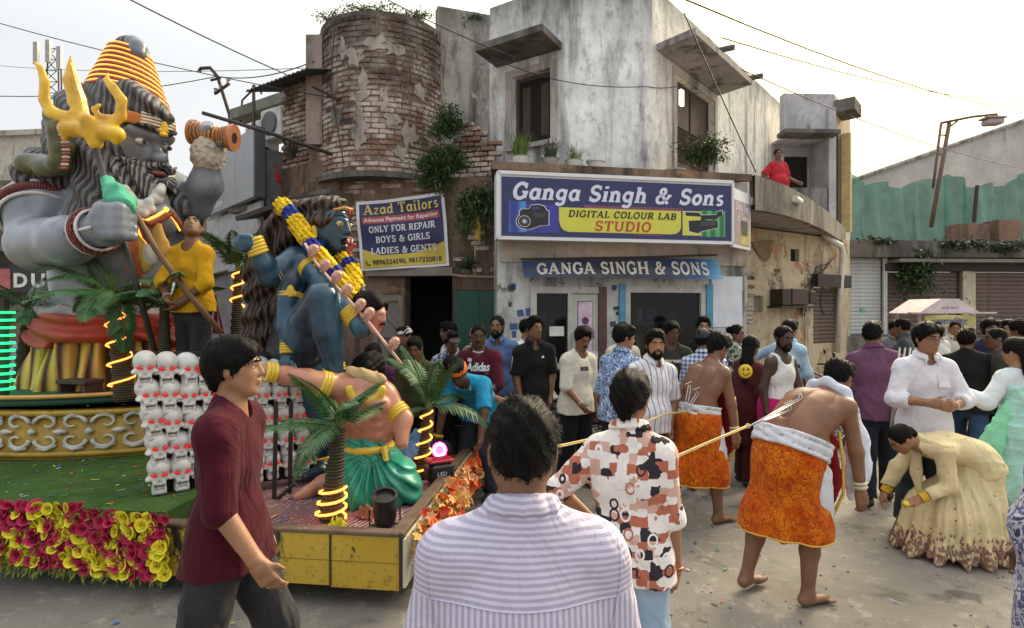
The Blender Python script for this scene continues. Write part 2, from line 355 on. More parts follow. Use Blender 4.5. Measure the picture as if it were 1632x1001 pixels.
# --- lettering: a slab-serif alphabet drawn with strokes, and the built-in sans
def _arc(cx,cy,rx,ry,a0,a1,n=10): return [(cx+rx*math.cos(R(a0+(a1-a0)*i/n)),cy+ry*math.sin(R(a0+(a1-a0)*i/n))) for i in range(n+1)]
_T,_H = .2,.12                                       # thick and thin strokes
def _bowl(x,y0,y1,xr): c = (y0+y1)/2; return [(x,y1)]+_arc(xr-.2,c,.2,(y1-y0)/2,90,-90)+[(x,y0)]
def _stem(x,y0=0,y1=1,s='lrLR'): return ([(x,y0),(x,y1)],_T,s)
GL = {
 'A': (.92,[([(.10,0),(.42,1)],_H,'lr'),([(.42,1),(.76,0)],_T,'lr'),([(.22,.32),(.62,.32)],_H,'')]),
 'B': (.80,[_stem(.18,s='lL'),(_bowl(.18,.52,.94,.62),.15,''),(_bowl(.18,.06,.52,.68),.16,'')]),
 'C': (.82,[(_arc(.44,.5,.33,.46,40,320,18),.18,''),([(.70,.62),(.70,.98)],.1,'')]),
 'D': (.86,[_stem(.18,s='lL'),([(.18,.95)]+_arc(.40,.5,.34,.45,90,-90,14)+[(.18,.05)],.17,'')]),
 'E': (.76,[_stem(.18,s='lL'),([(.18,.94),(.66,.94),(.66,.74)],_H,''),([(.18,.5),(.52,.5)],_H,''),([(.18,.06),(.68,.06),(.68,.27)],_H,'')]),
 'F': (.72,[_stem(.18,s='lrL'),([(.18,.94),(.66,.94),(.66,.72)],_H,''),([(.18,.48),(.52,.48)],_H,'')]),
 'G': (.90,[(_arc(.44,.5,.33,.46,42,345,18),.18,''),([(.72,.06),(.72,.44)],.17,''),([(.52,.44),(.86,.44)],_H,''),([(.70,.66),(.70,.98)],.1,'')]),
 'H': (.98,[_stem(.2),_stem(.78),([(.2,.5),(.78,.5)],_H,'')]),
 'I': (.44,[_stem(.22)]),
 'L': (.72,[_stem(.2,s='lLR'),([(.2,.06),(.64,.06),(.64,.32)],_H,'')]),
 'N': (.98,[([(.2,0),(.2,1)],_H,'lr'),([(.18,.97),(.78,.03)],_T,''),([(.78,0),(.78,1)],_H,'LR')]),
 'O': (.90,[(_arc(.45,.5,.33,.45,0,360,22),.18,'')]),
 'P': (.76,[_stem(.18,s='lrL'),(_bowl(.18,.44,.94,.66),.16,'')]),
 'R': (.88,[_stem(.18,s='lrL'),(_bowl(.18,.48,.94,.64),.16,''),([(.42,.48),(.72,.03)],_T,'r')]),
 'S': (.74,[(_arc(.36,.73,.22,.22,35,270,12)[:]+_arc(.37,.27,.25,.22,90,-145,14),.17,''),([(.60,.72),(.60,.98)],.09,''),([(.12,.02),(.12,.3)],.09,'')]),
 'T': (.80,[_stem(.4,s='lr'),([(.08,.72),(.08,.94),(.72,.94),(.72,.72)],_H,'')]),
 'U': (.94,[([(.2,1),(.2,.35)]+_arc(.46,.33,.26,.28,180,360,10)+[(.72,1)],.17,'LR1')]),
 'Y': (.88,[([(.12,1),(.43,.46)],_T,'LR'),([(.74,1),(.43,.46)],_H,'LR'),([(.43,.5),(.43,0)],_T,'lr')]),
 '&': (.98,[([(.86,.52),(.52,.06)]+_arc(.33,.27,.22,.23,-60,-250,10)+[(.50,.62)]+_arc(.40,.77,.15,.17,-40,215,12)+[(.80,.0)],.15,''),([(.70,.54),(.95,.54)],.1,'')]),
 'a': (.68,[(_arc(.32,.34,.22,.29,30,330,16),.16,''),([(.52,.68),(.52,0)],.18,'r')]),
 'd': (.72,[(_arc(.33,.34,.22,.29,30,330,16),.16,''),([(.54,1),(.54,0)],.18,'rL')]),
 'e': (.64,[([(.12,.36),(.52,.36)]+_arc(.32,.34,.22,.29,5,315,16),.15,'')]),
 'g': (.70,[(_arc(.32,.36,.22,.27,30,330,16),.16,''),([(.53,.68),(.53,-.08)]+_arc(.33,-.1,.2,.17,0,-165,10),.16,'')]),
 'h': (.76,[([(.18,0),(.18,1)],.18,'lrL'),([(.18,.42)]+_arc(.36,.42,.19,.2,150,0,8)+[(.56,0)],.17,'lr1')]),
 'i': (.38,[([(.19,0),(.19,.66)],.18,'lrL'),([(.19,.82),(.19,.98)],.18,'')]),
 'l': (.38,[([(.19,0),(.19,1)],.18,'lrL')]),
 'n': (.76,[([(.18,0),(.18,.66)],.18,'lrL'),([(.18,.42)]+_arc(.36,.42,.19,.2,150,0,8)+[(.56,0)],.17,'lr1')]),
 'o': (.66,[(_arc(.33,.34,.22,.28,0,360,18),.17,'')]),
 'r': (.56,[([(.18,0),(.18,.66)],.18,'lrL'),([(.2,.4)]+_arc(.38,.44,.16,.17,150,50,6),.15,'')]),
 's': (.56,[(_arc(.28,.49,.15,.14,40,270,10)+_arc(.28,.19,.16,.14,90,-145,10),.14,'')]),
 'z': (.60,[([(.1,.61),(.48,.61),(.1,.06),(.5,.06)],.13,'')]),
 '.': (.3,[([(.15,0),(.15,.16)],.16,'')]),' ': (.42,[]),',': (.3,[([(.16,.12),(.1,-.12)],.13,'')]),
}
def serif_mesh(txt,size,shear=0,xs=1.0,weight=1.0,gap=.04,serifs=True):
	mb = MB(); x0 = 0.; lift = 0.
	for ch in txt:
		w,st = GL[ch]
		for (pts,t,sf) in st:
			t = t*weight; lift += .00004; pl = [Vector((p[0],p[1])) for p in pts]; n = len(pl); L = []; Rr = []
			for i,p in enumerate(pl):
				a = (p-pl[i-1]).normalized() if i else None; b = (pl[i+1]-p).normalized() if i < n-1 else None
				if a is None: a = b
				if b is None: b = a
				m = (a+b); m = m.normalized() if m.length > 1e-6 else a
				k = min(1.6,1/max(.4,m.dot(a))); nn = Vector((-m.y,m.x))*t/2*k; L.append(p+nn); Rr.append(p-nn)
			tr = lambda v: Vector((((v.x+x0)*xs+v.y*shear)*size,v.y*size,lift))
			for i in range(n-1): mb.quad(tr(L[i]),tr(Rr[i]),tr(Rr[i+1]),tr(L[i+1]))
			if serifs:
				ends = []; lo,hi = (pl[0],pl[-1]) if pl[0].y < pl[-1].y else (pl[-1],pl[0])
				if '1' in sf: lo = pl[-1]; hi = pl[0]
				if 'l' in sf: ends.append((lo.x-.15,lo.x+.04,0,.09))
				if 'r' in sf: ends.append((lo.x-.04,lo.x+.17,0,.09))
				hy = hi.y
				if 'L' in sf: ends.append((hi.x-.16,hi.x+.04,hy-.09,hy))
				if 'R' in sf: ends.append((hi.x-.04,hi.x+.15,hy-.09,hy))
				if '1' in sf and 'L' in sf: ends.append((pl[-1].x-.12,pl[-1].x+.14,.91,1))
				for (a,b,c,d) in ends:
					lift += .00004; q = [Vector(p) for p in ((a,c),(b,c),(b,d),(a,d))]; mb.quad(*[tr(v) for v in q])
		x0 += w+gap
	return mb.mesh('lettering'),x0*xs*size
def font_mesh(txt,size,shear=0,bold=0.,xs=1.0,extrude=0):
	cu = bpy.data.curves.new('t','FONT'); cu.body = txt; cu.size = size; cu.shear = shear; cu.offset = bold; cu.extrude = extrude; cu.resolution_u = 3
	o = bpy.data.objects.new('t',cu); COL.objects.link(o); dg = bpy.context.evaluated_depsgraph_get(); me = bpy.data.meshes.new_from_object(o.evaluated_get(dg))
	bpy.data.objects.remove(o); bpy.data.curves.remove(cu)
	for v in me.vertices: v.co.x *= xs
	return me,(max((v.co.x for v in me.vertices),default=0))
def fit_w(me,w,h=None):                               # stretch lettering to a measured width (and height)
	xs = [v.co.x for v in me.vertices]; a,b = min(xs),max(xs); k = w/(b-a); ky = 1
	if h: ys = [v.co.y for v in me.vertices]; ky = h/(max(ys)-min(ys))
	for v in me.vertices: v.co.x = (v.co.x-a)*k; v.co.y *= ky
	return me
FACE = Matrix.Rotation(R(90),4,'X')                   # lettering drawn in xy stands up in xz and faces -y
def wmat(o):
	m = o.matrix_basis.copy()
	return wmat(o.parent) @ o.matrix_parent_inverse @ m if o.parent else m
def par(o,p):                                          # give a part its parent, keeping it where it stands
	if p is not None: o.parent = p; o.matrix_parent_inverse = wmat(p).inverted()
	return o
class Frame:                                            # a vertical plane: s to the right, d inwards, z up
	def __init__(s,p0,p1): s.p = Vector((p0[0],p0[1],0)); d = Vector((p1[0]-p0[0],p1[1]-p0[1],0)); s.L = d.length; s.d = d.normalized(); s.a = math.atan2(d.y,d.x); s.n = Vector((-s.d.y,s.d.x,0))
	def w(s,x,y,z): return s.p+s.d*x+s.n*y+Vector((0,0,z))
	def put(s,o,x,y,z,roll=0,parent=None,tilt=0):
		o.matrix_basis = Matrix.Translation(s.w(x,y,z)) @ Matrix.Rotation(s.a,4,'Z') @ Matrix.Rotation(tilt,4,'X') @ Matrix.Rotation(-roll,4,'Y')
		return par(o,parent)
	def hit(s,px): k = (px-CX)/F; return (k*s.p.y-s.p.x)/(s.d.x-k*s.d.y)     # where along the plane that photograph column falls
	def zat(s,px,py): Y = s.p.y+s.d.y*s.hit(px); return EYE-(py-H0)/F*Y
	def letters(s,me,mat,x,z,y=-.004,parent=None,roll=0,name='lettering'):
		o = link(name,me,mat); o.matrix_basis = Matrix.Translation(s.w(x,y,z)) @ Matrix.Rotation(s.a,4,'Z') @ Matrix.Rotation(-roll,4,'Y') @ FACE
		return par(o,parent)
# --- people: one continuous body each, hair and clothes as children
def nrm(v): v = np.asarray(v,float); return v/max(np.linalg.norm(v),1e-9)
def dirv(fwd,out,side): f,o = R(fwd),R(out); return np.array((side*math.sin(o),math.sin(f)*math.cos(o),-math.cos(f)*math.cos(o)))
HEADS = {}
def head_prims(S,c,M,s,k=.012,jaw=1.0):           # adult head: cranium, face, nose, brow, sockets, lips, ears
	p = lambda x,y,z: c+M @ (np.array((x,y,z))*s)
	S.ell(p(0,-.012,.032),np.array((.076,.097,.088))*s,k,rot=M)
	S.ell(p(0,.03,-.02),np.array((.062,.064,.078))*s,.03*s,rot=M)
	S.cone(p(0,.03,-.05),p(0,.062,-.09),.05*s*jaw,.026*s*jaw,.03*s)
	S.cone(p(.05,.0,-.045),p(.02,.05,-.085),.022*s*jaw,.022*s*jaw,.025*s); S.cone(p(-.05,.0,-.045),p(-.02,.05,-.085),.022*s*jaw,.022*s*jaw,.025*s)
	S.ell(p(.034,.096,.006),np.array((.019,.014,.012))*s,.012*s,'s',rot=M); S.ell(p(-.034,.096,.006),np.array((.019,.014,.012))*s,.012*s,'s',rot=M)
	S.cone(p(.01,.088,.026),p(.046,.074,.024),.009*s,.008*s,.012*s); S.cone(p(-.01,.088,.026),p(-.046,.074,.024),.009*s,.008*s,.012*s)
	S.cone(p(0,.091,.016),p(0,.1055,-.022),.0085*s,.0108*s,.009*s)
	S.ell(p(.012,.095,-.027),np.array((.009,.010,.007))*s,.008*s,rot=M); S.ell(p(-.012,.095,-.027),np.array((.009,.010,.007))*s,.008*s,rot=M)
	S.ell(p(0,.092,-.051),np.array((.024,.011,.006))*s,.006*s,rot=M); S.ell(p(0,.09,-.062),np.array((.021,.012,.007))*s,.006*s,rot=M)
	for q in (1,-1): S.ell(p(q*.077,-.012,-.004),np.array((.009,.02,.032))*s,.008*s,rot=M)
def hand_prims(S,w,d,n,s,curl=.5,vox=.012,side=1,k=.008,spread=0,fist=False):
	d = nrm(d); n = nrm(np.asarray(n)-d*np.dot(n,d)); t = np.cross(d,n)*side   # t points to the thumb side
	fr = max(.0085*s,vox*.7)
	S.cone(w,w+d*.03*s,.027*s,.03*s,.02*s)
	m = np.stack([t,n,d],1)
	S.box(w+d*.055*s,np.array((.030,.006,.034))*s,.011*s,.015*s,rot=m)
	for i,(o,L) in enumerate(((.03,.068),(.011,.078),(-.009,.072),(-.028,.056))):
		b = w+(d*.088+t*o)*s; a1 = curl*(.55+.12*i); sp = spread*o*8
		d1 = nrm(d*math.cos(a1)+n*math.sin(a1)+t*sp); e1 = b+d1*L*.52*s
		a2 = a1+curl*1.0; d2 = nrm(d*math.cos(a2)+n*math.sin(a2)+t*sp); e2 = e1+d2*L*.5*s
		S.cone(b-d*.012*s,e1,fr*1.05,fr,k*.5); S.cone(e1,e2,fr,fr*.82,k*.4)
	b = w+(d*.03+t*.026)*s; e1 = b+nrm(d*.75+t*.75+n*.3)*.042*s; e2 = e1+nrm(d*.95+t*.15+n*(.2+curl*.5))*.034*s
	S.cone(b,e1,fr*1.35,fr*1.15,.01*s); S.cone(e1,e2,fr*1.1,fr*.9,k*.5)
def foot_prims(S,a,f,s,shoe=0,side=1):
	f = nrm((f[0],f[1],0)); t = np.array((f[1],-f[0],0)); g = a.copy(); g[2] = max(a[2]-.062*s,.0)
	r = .034*s+shoe
	S.cone(a,g-f*.03*s+(0,0,r),.04*s+shoe,r,.03*s)
	S.cone(g-f*.03*s+(0,0,r),g+f*.12*s+(0,0,r*.75),r,.03*s+shoe,.02*s,flat=((0,0,1),.8))
	S.cone(g+f*.1*s-t*.02*s*side+(0,0,.022*s+shoe*.5),g+f*.17*s-t*.02*s*side+(0,0,.018*s+shoe*.5),.03*s+shoe,.022*s+shoe,.02*s,flat=((0,0,1),.7))
	if not shoe:
		for i in range(5):
			o = (-.035+.0175*i)*side*-1*s; L = (.022,.02,.016,.012,.006)[i]*s
			b = g+f*(.165-.012*i*.6)*s+t*o+np.array((0,0,.014*s)); S.cone(b-f*.02*s,b+f*L,.0115*s if i == 0 else .0085*s,.009*s if i == 0 else .007*s,.008)
def head_mesh(kind):
	if kind in HEADS: return HEADS[kind]
	S = SDF(); I = np.eye(3); z = np.zeros(3); vx = .006; disp = None; sc = 1
	strands = lambda amp,fx=60: (lambda P: amp*(np.sin(fx*P[:,0]+26*P[:,1]+14*np.sin(9*P[:,2]+8*P[:,0]))*.6+np.sin(-fx*.7*P[:,0]+48*P[:,1]+30*P[:,2]+2*np.sin(22*P[:,0]))*.5))
	cutf = [((0,.0,-.022),(0,-.30,-.95))]; face = lambda: (S.ell((0,.098,-.008),(.066,.078,.099),.012,'s'),S.ell((0,.03,-.075),(.2,.075,.062),.01,'s'))
	if kind in ('short','crop','floppy','tall'):
		g = {'short': .016,'crop': .008,'floppy': .024,'tall': .018}[kind]
		S.ell((0,-.014,.034),(.078+g*.4,.098+g*.9,.087+g),.01,cut=[((0,-.05,-.052),(0,.52,-.85))]); face()
		if kind == 'floppy':
			S.cone((-.06,.055,.085),(.05,.075,.075),.026,.02,.03); S.cone((.05,.04,.09),(.08,.03,.045),.025,.014,.02); S.cone((-.05,.04,.09),(-.08,.03,.045),.025,.014,.02)
			S.cone((0,-.09,.02),(0,-.085,-.06),.05,.03,.03,flat=((0,1,0),.6))
		if kind == 'tall': S.ell((0,.04,.108),(.062,.055,.038),.03)
		if kind == 'short': S.ell((.02,.052,.098),(.05,.04,.026),.03)
		if kind in ('short','floppy','tall'):
			for q in (1,-1): S.cone((q*.074,.008,.03),(q*.0765,.006,-.004),.006,.004,.01)
		disp = strands(.0055 if kind != 'crop' else .0025)
	elif kind == 'bun':
		S.ell((0,-.014,.034),(.086,.108,.1),.01,cut=cutf); face(); S.ell((0,-.125,.05),(.05,.045,.05),.015); disp = strands(.002)
	elif kind == 'long':
		S.ell((0,-.016,.032),(.09,.112,.104),.01,cut=cutf); face(); S.cone((0,-.08,.02),(0,-.10,-.2),.075,.07,.04,flat=((0,1,0),.55)); S.cone((0,-.10,-.2),(0,-.11,-.42),.07,.03,.04,flat=((0,1,0),.5)); disp = strands(.004,90)
	elif kind == 'tied':
		S.ell((0,-.014,.034),(.085,.107,.098),.01,cut=cutf); face(); S.cone((0,-.1,.0),(.02,-.12,-.14),.035,.02,.03); disp = strands(.002)
	elif kind == 'beard':
		S.cone((0,.03,-.055),(0,.066,-.098),.052,.033,.03,cut=[((0,.0,-.043),(0,.12,.99))])
		for q in (1,-1):
			S.cone((q*.052,.0,-.05),(q*.022,.052,-.092),.026,.026,.025); S.cone((q*.067,.018,-.005),(q*.055,.022,-.055),.01,.018,.02)
			S.cone((0,.105,-.041),(q*.026,.092,-.05),.006,.005,.006)
			S.cone((q*.026,.092,-.05),(q*.032,.075,-.075),.007,.012,.01)
		S.ell((0,.1,-.057),(.02,.02,.0085),.004,'s'); disp = strands(.0015,160); vx = .005
	elif kind == 'moustache':
		for q in (1,-1): S.cone((0,.107,-.041),(q*.027,.094,-.05),.0062,.0045,.006)
		vx = .003
	elif kind == 'brow':
		for q in (1,-1): S.cone((q*.014,.098,.03),(q*.036,.092,.035),.0045,.0045,.004); S.cone((q*.036,.092,.035),(q*.052,.078,.028),.0045,.0025,.004)
		vx = .003
	elif kind == 'cap':
		S.ell((0,-.014,.036),(.091,.112,.102),.01,cut=[((0,0,.04),(0,.12,-.99))]); S.ell((0,.12,.055),(.072,.07,.012),.012,rot=Matrix.Rotation(R(-12),3,'X'))
	elif kind == 'skullcap':
		S.ell((0,-.014,.034),(.089,.11,.1),.01,cut=[((0,0,.045),(0,-.1,-.99))])
	elif kind == 'band':
		S.ell((0,-.012,.034),(.090,.111,.101),.01,cut=[((0,0,.085),(0,.1,.99)),((0,0,.025),(0,.1,-.99))]); S.ell((0,-.12,.04),(.02,.018,.018),.01)
		S.cone((0,-.125,.04),(.03,-.14,-.06),.012,.02,.01,flat=((0,1,0),.4)); S.cone((0,-.125,.04),(-.025,-.14,-.08),.012,.018,.01,flat=((0,1,0),.4))
	me = S.mesh(kind,vx,disp=disp); me.materials.append(M_hair); HEADS[kind] = me; return me
def eye_mesh():
	if 'eye' in HEADS: return HEADS['eye']
	b = MB(); b.ball((0,0,0),.0125,12,8,(1.1,1,.58)); b.m = 1; b.ball((0,.0078,.0005),.0062,8,6,(1,.9,.95)); me = b.mesh('eye',True); HEADS['eye'] = me; return me
def add_strands(o,base_me,count,ln,wd,seed=1,droop=.5,minz=None):   # loose locks standing off the hair surface
	rs = random.Random(seed); me = base_me; mb = MB(); polys = me.polygons; n = len(polys)
	for _ in range(count):
		p = polys[rs.randrange(n)]; c = p.center; nn = p.normal
		if minz is not None and c.z < minz: continue
		tan = Vector((rs.uniform(-.5,.5)+c.x*4,c.y*3+rs.uniform(-.3,.4),-1.0)); tan = (tan-nn*tan.dot(nn));
		if tan.length < .05: tan = Vector((rs.uniform(-1,1),rs.uniform(-1,1),0))
		tan.normalize(); L = ln*rs.uniform(.5,1.2); side = nn.cross(tan)*wd
		a = c-nn*.004; b_ = c+tan*L*.5+nn*(.006+rs.uniform(0,.004)); e = c+tan*L+nn*(.004*(1-droop)+rs.uniform(-.003,.006))
		mb.add([a-side,a+side,b_+side*.8,b_-side*.8,e],[(0,1,2,3),(3,2,4)])
	return mb
def person(label,x,y,yaw=0,H=1.70,z=0,group=None,lean=4,hunch=0,twist=0,roll=0,head=(0,0,0),armL=(3,12,12,6),armR=(3,12,12,6),legL=(4,3,-2),legR=(-4,3,-6),
		   bw=1.0,fat=0.0,skin_m=None,hair='short',hair_m=None,top=None,bottom=None,shoe=None,beard=None,face=True,vox=.0115,curl=(.5,.5),palm=None,extra=None,jaw=1.0,spread=0,drop=None,seed=None,crouch=0,name='person',cat='person',feet=True,hat=None):
	seed = seed if seed is not None else int(abs(x*131+y*577)) % 9999
	rr = random.Random(seed); far = y > 4.9
	if far and hair == 'short': hair = rr.choice(('short','short','tall','floppy','crop'))
	if far and head == (0,0,0): head = (rr.uniform(-4,14),rr.uniform(-28,28),rr.uniform(-5,5))
	if far and lean == 4: lean = rr.uniform(0,9); bw = bw*rr.uniform(.92,1.06); twist = rr.uniform(-10,10); roll = rr.uniform(-3,3)
	if far and armL == (3,12,12,6): armL = (rr.uniform(-8,16),rr.uniform(9,18),rr.uniform(6,60),rr.uniform(-25,8))
	if far and armR == (3,12,12,6): armR = (rr.uniform(-8,16),rr.uniform(9,18),rr.uniform(6,60),rr.uniform(-25,8))
	jaw = jaw*rr.uniform(.93,1.08)
	s = H/1.72; root = thing(name,label,cat,(x,y,z),R(yaw),group)
	u = lambda a,r=0: np.array((math.sin(R(r)),math.sin(R(a))*math.cos(R(r)),math.cos(R(a))*math.cos(R(r))))
	J = {}; P = np.zeros(3)
	waist = P+u(lean*.45,roll*.5)*.13*s; chest = waist+u(lean*.85+hunch*.3,roll)*.18*s; nb = chest+u(lean+hunch*.8,roll)*.205*s
	hd = u(lean*.55+hunch*.5+head[0]*.4,roll*.5); hb = nb+hd*.075*s; hc = nb+hd*.160*s+np.array((0,.012*s,0))
	tw = R(twist); sx = np.array((math.cos(tw),math.sin(tw),-math.sin(R(roll)))); sx = nrm(sx); up = nrm(nb-chest); fw = nrm(np.cross(up,sx)); fp = nrm(np.cross(nrm(waist-P),(1,0,0)))
	J.update(P=P,waist=waist,chest=chest,nb=nb,hc=hc,up=up,fw=fw,sx=sx)
	HM = np.array((Matrix.Rotation(R(head[1]),3,'Z') @ Matrix.Rotation(R(-head[0]),3,'X') @ Matrix.Rotation(R(head[2]),3,'Y')))
	for sd,nm,arm,leg in ((-1,'L',armL,legL),(1,'R',armR,legR)):
		sh = nb-up*.078*s+sx*sd*.158*s*bw; el = sh+dirv(arm[0],arm[1],sd)*.285*s; wr = el+dirv(arm[2],arm[3],sd)*.245*s
		hp = P+np.array((sd*.078*s*(.6+.4*bw),0,-.03*s)); kn = hp+dirv(leg[0],leg[1],sd)*.43*s; an = kn+dirv(leg[2],leg[1]*.6,sd)*.41*s
		J.update({'sh'+nm: sh,'el'+nm: el,'wr'+nm: wr,'hp'+nm: hp,'kn'+nm: kn,'an'+nm: an})
	low = min(J['anL'][2],J['anR'][2])-.07*s if drop is None else drop
	off = np.array((0,0,-low))
	for k in list(J):
		if k not in ('up','fw','sx'): J[k] = J[k]+off
	P,waist,chest,nb,hc = J['P'],J['waist'],J['chest'],J['nb'],J['hc']
	def torso(S,i=0.,k=.05,neck=True,lowcut=None,bel=True):
		S.cone(P+(0,0,-.02*s),waist,(.150*bw+i),(.130*bw+fat*.5+i),k,flat=(fp,.72+fat))
		S.cone(waist,chest,.130*bw+fat*.5+i,.146*bw+fat*.25+i,k,flat=(fw,.72+fat*.8)); S.cone(chest,nb-up*.11*s,.146*bw+fat*.2+i,.112*bw+i,k,flat=(fw,.68))
		S.cone(J['shL']-up*.005,J['shR']-up*.005,.05*s+i*.8,.05*s+i*.8,.05)
		for n in 'LR':
			S.cone(nb+up*.012*s-fw*.01,J['sh'+n]+up*.002*s,.042*s+i*.6,.044*s+i*.8,.05)
			S.cone(chest-up*.03*s+sx*(.09*bw*s*(1 if n == 'R' else -1)),J['sh'+n]-up*.03*s,.085*s*bw**.5+i,.055*s+i,.05,flat=(fw,.85))
		if fat and bel: S.ell((waist+P)/2+fp*(.06+fat*.5),(.13*bw+fat+i,.09+fat+i,.12+i),.06)
	def arms(S,i=0.,upto=1.0,nn='LR',k=.025,cuff=0.):
		for n in nn:
			a,b,c = J['sh'+n],J['el'+n],J['wr'+n]
			if upto < 1:
				e = a+(b-a)*upto; S.cone(a,e+(b-a)*.12,.052*s+i,.047*s+i*1.05+cuff,.018,cut=[(e,nrm(b-a))])
			else:
				S.cone(a,b,.052*s*(.8+.2*bw)+i,.042*s+i,.018)
				f = upto-1; e = b+(c-b)*f
				if f > 0: S.cone(b,e+(c-b)*.1,.044*s+i,(.044-.014*f)*s+i*.9+cuff,k,cut=[(e,nrm(c-b))])
	def legs(S,i=0.,upto=1.0,k=.03,flare=0.):
		for n in 'LR':
			a,b,c = J['hp'+n],J['kn'+n],J['an'+n]
			S.cone(a,b,.085*s*(.7+.3*bw)+i,.058*s+i+flare*.3,k); e = b+(c-b)*upto
			if i > 0:
				S.cone(b,e+(c-b)*.08,.058*s+i+flare*.3,(.058-.012*upto)*s+i*1.1+flare,k,cut=[(e+(0,0,0),nrm(c-b))])
			else:
				m = b+(c-b)*.35-nrm(np.cross(c-b,(1,0,0)))*0; S.cone(b,m,.054*s,.057*s,k); S.cone(m,c,.057*s,.036*s,k)
	S = SDF(); covered = top is not None
	torso(S,-.006 if covered else 0,.05); arms(S,0,2.0); legs(S,0)
	if not covered:                                       # bare back: blades, spine, chest
		for q in (-1,1): S.ell(chest+up*.06*s+sx*q*.075*bw*s-fw*.085*s,(.066*s,.032*s,.085*s),.03,rot=np.stack([sx,fw,up],1)); S.ell(chest+up*.06*s+sx*q*.07*bw*s+fw*.07*s,(.075*s,.035*s,.055*s),.04,rot=np.stack([sx,fw,up],1))
		bk = .115 if bw < 1.05 else .125
		S.cone(waist-fw*(bk+.02)*s,chest-fw*(bk+.035)*s+up*.1*s,.028*s,.03*s,.04,'s')
	S.cone(nb-up*.04*s,hc-HM @ np.array((0,.012,.03))*s,.058*s*(.7+.3*bw),.054*s,.03)
	head_prims(S,hc,HM,s,jaw=jaw)
	for n,sd in (('L',-1),('R',1)):
		d = nrm(J['wr'+n]-J['el'+n]); pn = np.array((-sd,.25,0)) if not palm or palm.get(n) is None else np.array(palm[n])
		hand_prims(S,J['wr'+n],d,pn,s,curl[0 if n == 'L' else 1],vox,sd,spread=spread)
		J['hand'+n] = J['wr'+n]+d*.09*s
		if shoe is None and feet: foot_prims(S,J['an'+n],(0.12*sd,1,0),s,0,sd)
		elif feet: foot_prims(S,J['an'+n],(.1*sd,1,0),s*.95,0,sd)
	body = link('body',S.mesh('body',vox),skin_m,root)
	def sub(nm,S_,m,v=None,cuts=(),disp=None,sm=1): o = link(nm,S_.mesh(nm,v or vox,cuts,disp,sm),m,root); return o
	if top:
		S = SDF(); i = top.get('i',.016); torso(S,i,.05)
		if top.get('sleeve',.8) > 0: arms(S,i*.9+.004,top.get('sleeve',.8),cuff=top.get('cuff',.008 if top.get('sleeve',.8) < 1.2 else 0))
		hem = top.get('hem',.1)
		cd = nrm(P-waist)*.5+np.array((0,0,-.5)); cd = nrm(cd)
		S.cone(P+(0,0,.02),P+cd*(hem+.1)*s,.172*bw+i+fat*.4,.19*bw+i*1.4+fat*.35,.06,flat=(fp,.82+fat))
		for n in 'LR':
			if hem > .08: S.cone(J['hp'+n],J['hp'+n]+(J['kn'+n]-J['hp'+n])*.45,.098*s+i,.10*s+i,.05)
		cuts = [(P+cd*hem*s,cd)]; nk = top.get('neck',.062)
		if nk: S.cone(nb-up*.02*s+fw*.02*s,nb+up*.2*s+fw*.05*s,nk*s,nk*s*1.3,.008,'s')
		if top.get('vest'):
			for n,sd in (('L',-1),('R',1)): S.ell(J['sh'+n]-up*.02*s+sx*sd*.035,(.075*s,.12*s,.13*s),.01,'s')
		o = sub('shirt' if top.get('kind','shirt') == 'shirt' else top['kind'],S,top['m'],cuts=cuts,disp=folds(top.get('fold',.0065),seed=seed)); J['shirt'] = o
		if top.get('collar'):
			C = SDF(); n0 = nb+up*.022*s; m = np.stack([sx,fw,up],1)
			for rr,hz,tk in ((.066,.022,.010),(.075,.010,.011),(.085,-.004,.011)):
				ring = [n0+m @ (np.array(((rr+.004)*math.cos(R(112+a*26)),rr*math.sin(R(112+a*26))+.008,hz+.006-.02*math.sin(R(112+a*26))))*s) for a in range(13)]; C.chain(ring,[tk*s]*13,.012*s)
			for e,q in ((ring[0],-1),(ring[-1],1)): C.cone(e,e-up*.05*s+sx*q*.012+fw*.01,.013*s,.006*s,.01)
			sub('collar',C,top.get('collar_m',top['m']),max(.007,vox*.7))
	if bottom:
		S = SDF(); i = bottom.get('i',.02); kind = bottom.get('kind','trousers')
		if kind in ('trousers','shorts'):
			S.cone(P+(0,0,-.03*s),waist*.3+P*.7,.155*bw+i*.6,.148*bw+i*.5+fat*.4,.04,flat=(fp,.74+fat)); legs(S,i,bottom.get('upto',.96),flare=bottom.get('flare',.006))
			sub(kind,S,bottom['m'],cuts=[(waist*.45+P*.55,u(lean*.45))],disp=folds(bottom.get('fold',.006),(14,9,11),(9,12,31),seed+1))
		else:                                             # wrapped cloth or skirt round both legs
			S.cone(P,waist*.6+P*.4,.16*bw+i,.15*bw+i+fat*.4,.05,flat=(fp,.76+fat))
			for n in 'LR': S.cone(J['hp'+n],J['kn'+n],.098*s*bw**.5+i,.075*s*bw**.5+i,.15); S.cone(J['kn'+n],J['an'+n],.075*s*bw**.5+i,.075*s+i+bottom.get('flare',0),.15)
			if kind != 'skirt': m1,m2 = (J['knL']+J['knR'])/2,(J['anL']+J['anR'])/2; S.cone(P-(0,0,.1*s),m1,.13*s*bw**.5+i,.12*s*bw**.5+i,.06); S.cone(m1,m2,.12*s*bw**.5+i,.12*s*bw**.5+i,.06)
			hz = bottom['hem']; rs = np.random.RandomState(seed); ph = rs.rand(4)*6
			am = bottom.get('fold',.008)
			dsp = lambda Q: am*(np.sin(np.arctan2(Q[:,1],Q[:,0])*bottom.get('pleats',9)+ph[0]+2*np.sin(3*Q[:,2]))*.8+np.sin(np.arctan2(Q[:,1],Q[:,0])*17+5*Q[:,2]+ph[1])*.4)*np.clip((P[2]+.05-Q[:,2])*3,.1,1)
